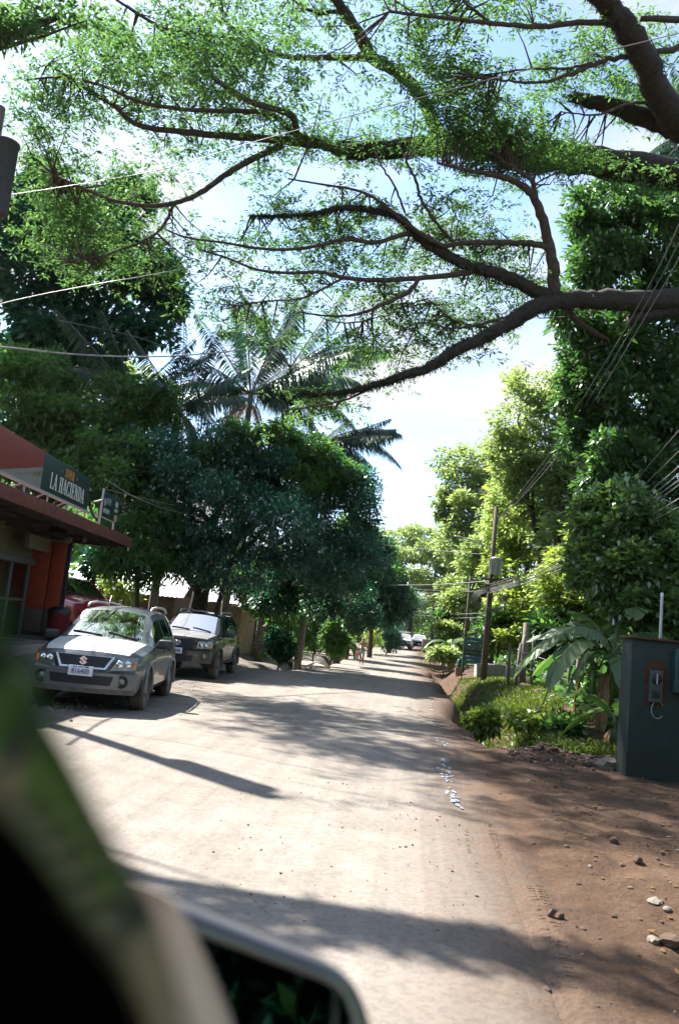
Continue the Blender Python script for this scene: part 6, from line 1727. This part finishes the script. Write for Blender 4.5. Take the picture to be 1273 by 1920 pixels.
# striped road sign
sl = G(868, 1260); sl = onground(P(868, 1250, 44)[0], 44)
c = P(886, 1220, 44)
sg = thing('road_sign', 'blue and green street sign of stacked boards by the thin pole', 'sign', tuple(sl)); sg['w'] = 1
k = 44 / FPX; w_ = 34 * k
for dx in (-17, 16): MB().bar((c[0] + dx * k * .97, 44.03, sl[2] - .1), (c[0] + dx * k * .97, 44.03, c[2] + 26 * k), .06).build('post', simple('green_post', (.04, .12, .07), .6), sg)
cols = [(.03, .09, .16), (.03, .11, .10), (.05, .12, .11), (.02, .055, .045), (.02, .05, .045), (.05, .10, .26), (.02, .16, .09)]
inks = [(.5, .6, .66), (.50, .18, .17), (.48, .20, .19), (.25, .33, .27), (.3, .35, .33), (.35, .42, .5), (.25, .5, .35)]
hb = 48 * k / 7
for i in range(7):
    z = c[2] + 24 * k - hb * (i + .5)
    bo = MB().box((c[0], 44, z), (w_, .03, hb - .02), bev=.005).build('board', simple('sign_board_%s' % 'abcdefg'[i], cols[i], .5, var=.1), sg)
    mb = MB()
    x = -w_ * .42
    while x < w_ * (.40 if i not in (1, 2) else .12):
        l_ = rng.uniform(.05, .16); mb.box((c[0] + x + l_ / 2, 43.98, z + rng.normal() * .01), (l_, .006, hb * (.5 if i in (1, 2) else .32))); x += l_ + .04
    mb.build('faded_print', simple('sign_ink_%s' % 'abcdefg'[i], inks[i], .5, var=.1), bo)

# concrete block at the pole foot, fence posts and barbed wire
cb = G(918, 1272)
o = MB().box((0, 0, .36), (1.5, .8, .75), bev=.02).build('concrete_block', M['concrete']); o.location = (cb[0], cb[1] + .3, cb[2] - .05); o.rotation_euler = (0, 0, .12); tag(o, 'low concrete block wall at the foot of the tall pole', 'block wall')
o = MB().box((0, 0, .34), (.5, .12, .72), bev=.01).build('white_panel', M['white']); o.location = (cb[0] + .98, cb[1] + .12, cb[2] - .05); o.rotation_euler = (.1, 0, .5); tag(o, 'white slab leaning against the right end of the concrete block', 'slab')
fp = [(952, 1282, 1.5, .06), (965, 1290, 1.55, .06), (978, 1288, 2.3, .12), (995, 1290, 1.9, .05), (1063, 1320, 1.3, .045), (1078, 1325, 1.45, .05), (1093, 1322, 1.2, .05), (1108, 1330, 1.7, .06), (1030, 1305, 1.2, .05)]
names = ['leftmost fence post beside the white slab', 'second fence post from the white slab', 'thickest pale fence post, tallest of the row', 'slim fence post just right of the thickest one', 'fence post left of the drooping banana leaf', 'fence post behind the drooping banana leaf', 'short fence post right of the drooping banana leaf', 'fence post nearest the green cabinet', 'lone fence post in the middle of the weedy bank']
tops = []
for i, (px, py, h, r) in enumerate(fp):
    g2_ = G(px, py); ln = rng.normal() * .05
    o = MB().tube([(0, 0, -.2), (ln * .5, 0, h * .5), (ln, 0, h)], [r, r * .95, r * .85], 9, rough=.12).build('fence_post', M['bark_pale']); o.location = g2_
    tag(o, names[i] + ' on the right bank', 'fence post', 'wooden fence posts on the right bank'); tops.append((g2_, h))
od = sorted(range(len(fp)), key=lambda i: -tops[i][0][1])
for hf, lab in ((.85, 'upper'), (.5, 'lower')):
    pts = [tops[i][0] + [0, -.06, tops[i][1] * hf] for i in od]
    o = MB().tube(np.array(pts) - pts[0], .006, 4).build('fence_wire', M['steel']); o.location = pts[0]; tag(o, lab + ' wire strung along the fence posts on the right bank', 'fence wire')

# brown tub and half hidden cart at the far right road edge
c = G(808, 1238)
sc_ = float(c[1]) / 45
o = MB().add([(-.32, -.32, 0), (.32, -.32, 0), (.32, .32, 0), (-.32, .32, 0), (-.5, -.5, .85), (.5, -.5, .85), (.5, .5, .85), (-.5, .5, .85), (-.42, -.42, .85), (.42, -.42, .85), (.42, .42, .85), (-.42, .42, .85), (-.3, -.3, .1), (.3, -.3, .1), (.3, .3, .1), (-.3, .3, .1)],
    [(3, 2, 1, 0), (0, 1, 5, 4), (1, 2, 6, 5), (2, 3, 7, 6), (3, 0, 4, 7), (4, 5, 9, 8), (5, 6, 10, 9), (6, 7, 11, 10), (7, 4, 8, 11), (8, 9, 13, 12), (9, 10, 14, 13), (10, 11, 15, 14), (11, 8, 12, 15), (12, 13, 14, 15)]).build('planter_tub', simple('terracotta_brown', (.22, .12, .07), .85))
o.location = c; tag(o, 'brown flared planter tub at the right road edge before the silvery bush', 'planter')
c = G(800, 1224); ct = thing('utility_trailer', 'grey brown box trailer at the right road edge behind the planter tub', 'trailer', tuple(c))
MB().box((0, .6, .85), (1.15, 2.0, 1.1), bev=.03).build('box', simple('grey_brown_board', (.22, .18, .14), .8), ct)
MB().box((.3, -.41, 1.0), (.4, .02, .5), bev=.005).build('hatch', M['black'], ct)
for s_ in (-1, 1): MB().lathe([(0, -.07), (.26, -.07), (.28, 0), (.26, .07), (0, .07)], 16, (s_ * .6, .6, .28), axis='x').build('wheel', M['rubber'], ct)
MB().bar((0, 1.6, .4), (0, 2.6, .4), .06).build('drawbar', M['steel'], ct)

# blue drum by the thin pole
c = onground(P(861, 1240, 50)[0], 50); o = MB().lathe([(0, 0), (.12, 0), (.13, .04), (.13, .42), (.11, .44), (.11, .47), (0, .48)], 14).build('water_drum', simple('teal_plastic', (.01, .10, .11), .5)); o.location = c + [0, 0, .45]; tag(o, 'small teal drum beside the thin pole', 'drum')
MB().box((0, 0, -.22), (.4, .4, .45)).build('stand', M['wood'], o)

# tag hanging from the low branch
c = P(658, 738, 15.4); o = MB().box((0, 0, -.07), (.04, .01, .08), bev=.004).build('red_tag', simple('red_ribbon', (.3, .012, .012), .6)); o.location = c; tag(o, 'small red tag dangling from the low bare branch', 'tag')
MB().tube([(0, 0, 0), (0, 0, -.03)], .003, 4).build('string', M['wire'], o)

# ---------------------------------------------------------------- people
M['skin'] = simple('skin', (.30, .16, .10), .55, var=.08)
M['hair'] = simple('brown_hair', (.10, .045, .02), .6, var=.3)
def skinned(name, joints, edges, m, parent, root=0, sub=2):
    """continuous surface grown from a skeleton; joints: (x,y,z,radius[,radius2])"""
    me = bpy.data.meshes.new(name + '_skeleton')
    me.from_pydata([j[:3] for j in joints], edges, [])
    ob = bpy.data.objects.new(name + '_skeleton', me); COL.objects.link(ob)
    ob.modifiers.new('skin', 'SKIN')
    if not me.skin_vertices:
        bm = bmesh.new(); bm.from_mesh(me); bm.verts.layers.skin.verify(); bm.to_mesh(me); bm.free()
    for i, j in enumerate(joints):
        me.skin_vertices[0].data[i].radius = (j[3], j[4] if len(j) > 4 else j[3])
        me.skin_vertices[0].data[i].use_root = (i == root)
    s = ob.modifiers.new('sub', 'SUBSURF'); s.levels = sub; s.render_levels = sub
    bpy.context.view_layer.update()
    m2 = bpy.data.meshes.new_from_object(ob.evaluated_get(bpy.context.evaluated_depsgraph_get()))
    bpy.data.objects.remove(ob); bpy.data.meshes.remove(me)
    m2.name = name; m2.materials.clear(); m2.materials.append(m)
    for p_ in m2.polygons: p_.use_smooth = True; p_.material_index = 0
    return link(name, m2, parent)
def person(label, loc, rz, h, stride, arms, top_m, bottom_m, short_bottom, hair_len, group=None):
    t = thing('person', label, 'person', tuple(loc), rz, group); t.scale = (h / 1.65,) * 3
    st = stride
    J = [(0, 0, .92, .125, .10), (0, 0, 1.08, .105, .085), (0, .01, 1.27, .135, .095), (0, .0, 1.40, .07, .06), (0, .0, 1.47, .05, .05),   # 0-4 pelvis .. neck
         (.085, 0, .86, .085), (.09, -st * .45, .48, .058), (.09, -st * .55 + .0, .08, .036), (.09, -st * .55 - .13, .035, .032),             # 5-8 left leg
         (-.085, 0, .86, .085), (-.09, st * .40, .48, .058), (-.09, st * .85, .09, .036), (-.09, st * .85 - .12, .035, .032)]              # 9-12 right leg
    E = [(0, 1), (1, 2), (2, 3), (3, 4), (0, 5), (5, 6), (6, 7), (7, 8), (0, 9), (9, 10), (10, 11), (11, 12)]
    for s_, (el, ha) in zip((1, -1), arms):
        k = len(J)
        J += [(s_ * .17, .0, 1.36, .055), (el[0], el[1], el[2], .038), (ha[0], ha[1], ha[2], .026), (ha[0] + .3 * (ha[0] - el[0]), ha[1] + .3 * (ha[1] - el[1]), ha[2] + .3 * (ha[2] - el[2]), .03, .016)]
        E += [(2, k), (k, k + 1), (k + 1, k + 2), (k + 2, k + 3)]
    k = len(J)
    J += [(0, -.015, 1.53, .068, .075), (0, -.02, 1.60, .075, .09), (0, -.0, 1.655, .05, .06), (0, -.115, 1.565, .014)]
    E += [(4, k), (k, k + 1), (k + 1, k + 2), (k, k + 3)]
    body = skinned('body', J, E, M['skin'], t, 0, 2)
    for s_ in (1, -1): MB().box((s_ * .032, -.098, 1.60), (.022, .012, .012), bev=.004).build('eye', M['black'], t)
    MB().box((0, -.097, 1.535), (.045, .012, .012), bev=.004).build('mouth', M['lens_red'], t)
    skinned('hair', [(0, .02, 1.63, .088, .098), (0, .055, 1.57, .085, .07), (0, .06, 1.57 - hair_len, .06, .045)], [(0, 1), (1, 2)], M['hair'], t, 0, 2)
    skinned('top', [(0, 0, .98, .125, .105), (0, 0, 1.08, .118, .098), (0, .01, 1.27, .148, .108), (0, 0, 1.40, .085, .072), (.17, 0, 1.36, .066), (-.17, 0, 1.36, .066)], [(0, 1), (1, 2), (2, 3), (2, 4), (2, 5)], top_m, t, 0, 2)
    z1 = .60 if short_bottom else .12
    f = lambda y0, y1, z: y0 + (y1 - y0) * (.86 - z) / (.86 - .48) if z > .48 else None
    lj = [(0, 0, .95, .135, .112)]
    for s_, ky, fy in ((1, -st * .45, -st * .55), (-1, st * .40, st * .85)):
        lj.append((s_ * .087, 0, .85, .098))
        if short_bottom: lj.append((s_ * .09, ky * .62, .62, .085))
        else: lj += [(s_ * .09, ky, .48, .072), (s_ * .09, fy, .12, .055)]
    if short_bottom: ed = [(0, 1), (1, 2), (0, 3), (3, 4)]
    else: ed = [(0, 1), (1, 2), (2, 3), (0, 4), (4, 5), (5, 6)]
    skinned('shorts' if short_bottom else 'trousers', lj, ed, bottom_m, t, 0, 2)
    return t
M['cloth_skin_top'] = simple('tan_top', (.42, .24, .19), .8)
M['cloth_blue'] = simple('pale_blue_denim', (.27, .34, .42), .85)
M['cloth_white'] = simple('white_cotton', (.66, .64, .60), .85)
M['cloth_brown'] = simple('brown_cloth', (.24, .12, .08), .85)
M['cloth_pink'] = simple('pink_cloth', (.55, .22, .25), .8)
wpos = G(677, 1246)
woman = person('person in pale blue shorts at the left road edge, hand raised to head', wpos, math.radians(8), 48 * wpos[1] / FPX * 1.01, .14, (((.30, -.10, 1.25), (.15, -.16, 1.46)), ((-.25, .02, 1.12), (-.27, -.02, .88))), M['cloth_skin_top'], M['cloth_blue'], True, .10)
bag = thing('shoulder_bag', 'pink and blue bag hanging at the side of the walking person', 'bag', tuple(wpos + np.array([-.30, -.02, .35])))
MB().box((0, 0, .30), (.20, .12, .26), bev=.04).build('pink_half', M['cloth_pink'], bag); MB().box((0, 0, .06), (.22, .14, .22), bev=.04).build('blue_half', M['cloth_blue'], bag)
MB().tube(smooth_path([(-.08, 0, .42), (0, 0, .56), (.08, 0, .42)], 8), .012, 5).build('handle', M['cloth_pink'], bag)
q = G(708, 1214)
person('person in a white top standing farther up the left roadside', q, math.radians(80), 34 * q[1] / FPX, .06, (((.24, .04, 1.12), (.22, -.12, .92)), ((-.24, .04, 1.12), (-.2, -.14, .95))), M['cloth_white'], M['cloth_brown'], True, .05)
q = onground(P(741, 1200, 90)[0], 90)
person('tiny person standing left of the distant white car with the roof rack', q, 0, 1.65, .05, (((.24, .02, 1.12), (.25, -.1, .9)), ((-.24, .02, 1.12), (-.25, -.1, .9))), M['cloth_pink'], M['cloth_blue'], False, .05)

# ---------------------------------------------------------------- the car the photo is taken from
M['trim_tinted'] = simple('glossy_tinted_trim', (.24, .33, .32), .10, 1.0, var=.05)  # reflected green and blue tinted into the metal colour
M['interior'] = simple('dark_cabin_lining', (.0015, .0015, .0015), 1.0, spec=0)
M['own_paint'] = simple('silver_beige_paint', (.40, .36, .31), .35, .3, var=.05, coat=.4)
M['mirror_rim'] = simple('silver_mirror_shell', (.15, .147, .16), .3, .55, var=.04, coat=.5)
M['mirror_glass'], n_, l_, b_ = mat('mirror_glass'); b_.inputs['Base Color'].default_value = (.06, .095, .12, 1); b_.inputs['Metallic'].default_value = 1; b_.inputs['Roughness'].default_value = .03
own = thing('own_car', 'blurred dark window pillar and silver wing mirror of the car the photo is taken from', 'car', (0, 0, 0)); own['w'] = 1
ray2 = lambda px, py, d: np.array([0, 0, EYE]) + ray(px, py) / np.linalg.norm(ray(px, py)) * d
# pillar: a thick curved bar running from low ahead to high beside the viewer
outer = [(-20, 1040, .20), (25, 1165, .215), (75, 1290, .23), (140, 1405, .245), (220, 1560, .265), (295, 1690, .285), (335, 1810, .30), (365, 1960, .315), (390, 2150, .34)]
oc_ = smooth_path([ray2(a - 8, b_ + 5, c) for a, b_, c in outer], 26)
T_ = unit(np.gradient(oc_, axis=0)); V = []; inn3 = []
for i in range(26):
    u = i / 25; dv = oc_[i] - np.array([0, 0, EYE]); dv /= np.linalg.norm(dv)
    k1 = float(sm(.20, .31, u)); k2 = float(sm(.80, 1.0, u))
    r_ = np.array([.30, -.10, .95]) * (1 - k1) + np.array([.80, .52, .16]) * k1 * (1 - k2) + np.array([.70, .55, -.12]) * k2
    nn = r_ / np.linalg.norm(r_) - dv; nn -= T_[i] * (nn @ T_[i]); nn /= np.linalg.norm(nn)
    w_ = np.cross(nn, T_[i]); w_ /= np.linalg.norm(w_)
    if w_ @ np.array([1, 0, .4]) > 0: w_ = -w_
    ww = .032 * (1.1 - .6 * u); V += [oc_[i] - nn * .003, oc_[i], oc_[i] + w_ * ww * .5 + nn * .0001, oc_[i] + w_ * ww, oc_[i] + w_ * ww - nn * .002]; inn3.append(oc_[i] + w_ * (ww - .002) + nn * .0006)
MB().add(V, [(i * 5 + j, i * 5 + j + 1, i * 5 + j + 6, i * 5 + j + 5) for i in range(25) for j in range(4)], 0, False).build('window_trim', M['trim_tinted'], own)
def proj(p):
    q = np.asarray(p) - np.array([0, 0, EYE]); c = q[0] * XC + q[1] * YC + q[2] * ZC
    return 636.5 + FPX * c[0] / c[2], 960 - FPX * c[1] / c[2]
V = []; Fc = []
inner = inn3[::2] + [inn3[-1]]
for q in inner:
    a, b_ = proj(q); c = float(np.linalg.norm(q - np.array([0, 0, EYE])))
    V += [q, ray2(a - 260, b_ + 200, c - .015), ray2(a - 700, b_ + 520, c - .03)]
n0 = len(V)
V += [v + np.array([-.03, .03, 0]) for v in V]
m_ = len(inner)
for i in range(m_ - 1):
    for j in range(2):
        q = (i * 3 + j, i * 3 + j + 1, (i + 1) * 3 + j + 1, (i + 1) * 3 + j)
        Fc += [q, tuple(n0 + k for k in q[::-1])]
    Fc += [(i * 3, (i + 1) * 3, n0 + (i + 1) * 3, n0 + i * 3), ((i + 1) * 3 + 2, i * 3 + 2, n0 + i * 3 + 2, n0 + (i + 1) * 3 + 2)]
MB().add(V, Fc).build('window_pillar', M['interior'], own)

c0 = ray2(540, 1860, .86)
d0 = ray(540, 1860); d0 /= np.linalg.norm(d0)
r0 = np.array([.58, -.80, .05]); r0 /= np.linalg.norm(r0)
nM = r0 - d0; nM /= np.linalg.norm(nM)
def RP(px, py, off=0.0):
    r = ray(px, py); o = np.array([0, 0, EYE]); t = ((c0 + nM * off - o) @ nM) / (r @ nM)
    return o + r * t
out = [(300, 1680), (350, 1700), (420, 1728), (500, 1760), (580, 1790), (628, 1812), (660, 1842), (682, 1885), (697, 1940), (705, 2010), (690, 2090), (640, 2140), (540, 2160), (430, 2150), (350, 2110), (300, 1980), (280, 1800)]
inn = [(352, 1742), (385, 1757), (440, 1777), (505, 1802), (575, 1828), (615, 1845), (640, 1866), (655, 1900), (664, 1945), (668, 2005), (655, 2065), (615, 2105), (535, 2122), (440, 2112), (380, 2080), (345, 1980), (335, 1820)]
def closed(pts, n=90):
    q = smooth_path(np.array(list(pts) + [pts[0]], float), n)[:-1]; return [tuple(k) for k in q]
oc, ic = closed(out), closed(inn)
N_ = len(oc)
rim_o = np.array([RP(a, b_, .004) for a, b_ in oc]); rim_i = np.array([RP(a, b_, .002) for a, b_ in ic]); mid_c = np.array([RP((a + c) / 2, (b_ + d) / 2, .010) for (a, b_), (c, d) in zip(oc, ic)])
q3 = np.array([RP(a * .3 + c * .7, b_ * .3 + d * .7, .007) for (a, b_), (c, d) in zip(oc, ic)])
back = np.array([RP(a, b_, .004) for a, b_ in oc]) - nM * .05; bc = back.mean(0); back2 = bc + (back - bc) * .75 - nM * .05
sh = MB(); V = np.concatenate([rim_i, q3, mid_c, rim_o, back, back2]); F_ = []
for L in range(5):
    for k in range(N_): F_.append((L * N_ + k, L * N_ + (k + 1) % N_, (L + 1) * N_ + (k + 1) % N_, (L + 1) * N_ + k))
F_.append(tuple(5 * N_ + k for k in range(N_ - 1, -1, -1)))
sh.add(V, F_, 0, True)
wm_ = sh.build('wing_mirror', M['mirror_rim'], own)
MB().tube(np.concatenate([q3, q3[:1]]) + nM * .001, .0022, 6, cap=False).build('mirror_groove', M['trim_tinted'], wm_)
gl = [RP(a, b_, .0015) for a, b_ in ic]
MB().add(gl, [tuple(range(N_))]).build('mirror_glass', M['mirror_glass'], wm_)
MB().bar(RP(631, 1818, .0040), RP(622, 2110, .0040), .0035, .002).build('mirror_seam', M['trim_tinted'], wm_)
# added beige panel for the car side reflected in the mirror
pan = [(250, 1650), (318, 1680), (352, 1725), (385, 1790), (415, 1860), (440, 1930), (470, 2060), (480, 2200), (330, 2250), (240, 2000), (210, 1800)]
pc_ = closed(pan, 50); V = [ray2(a, b_, .60) for a, b_ in pc_]; ctr = np.mean(V, 0)
V2 = [ctr + (v - ctr) * .97 - ray(350, 1850) / np.linalg.norm(ray(350, 1850)) * .012 for v in V]; V3 = [v + ray(350, 1850) / np.linalg.norm(ray(350, 1850)) * .12 + np.array([-.05, 0, 0]) for v in V]
n_ = len(V)
MB().add(V2 + V + V3, [tuple(range(n_))] + [(i, (i + 1) % n_, n_ + (i + 1) % n_, n_ + i) for i in range(n_)] + [(n_ + i, n_ + (i + 1) % n_, 2 * n_ + (i + 1) % n_, 2 * n_ + i) for i in range(n_)], 0, True).build('reflection_panel', M['own_paint'], own)

# ---------------------------------------------------------------- thin sunlit air
hz_ = bpy.data.materials.new('haze'); hz_.use_nodes = True
hn = hz_.node_tree.nodes; hn.clear()
ho = hn.new('ShaderNodeOutputMaterial'); hv = hn.new('ShaderNodeVolumePrincipled')
hv.inputs['Color'].default_value = (.90, .95, 1.0, 1); hv.inputs['Density'].default_value = .00005; hv.inputs['Anisotropy'].default_value = .35
hz_.node_tree.links.new(hv.outputs[0], ho.inputs['Volume'])
MB().box((0, 370, 14), (880, 1100, 34)).build('haze', hz_, kind='stuff')
bpy.data.objects['haze']['label'] = 'thin bright haze filling the street air'; bpy.data.objects['haze']['category'] = 'haze'
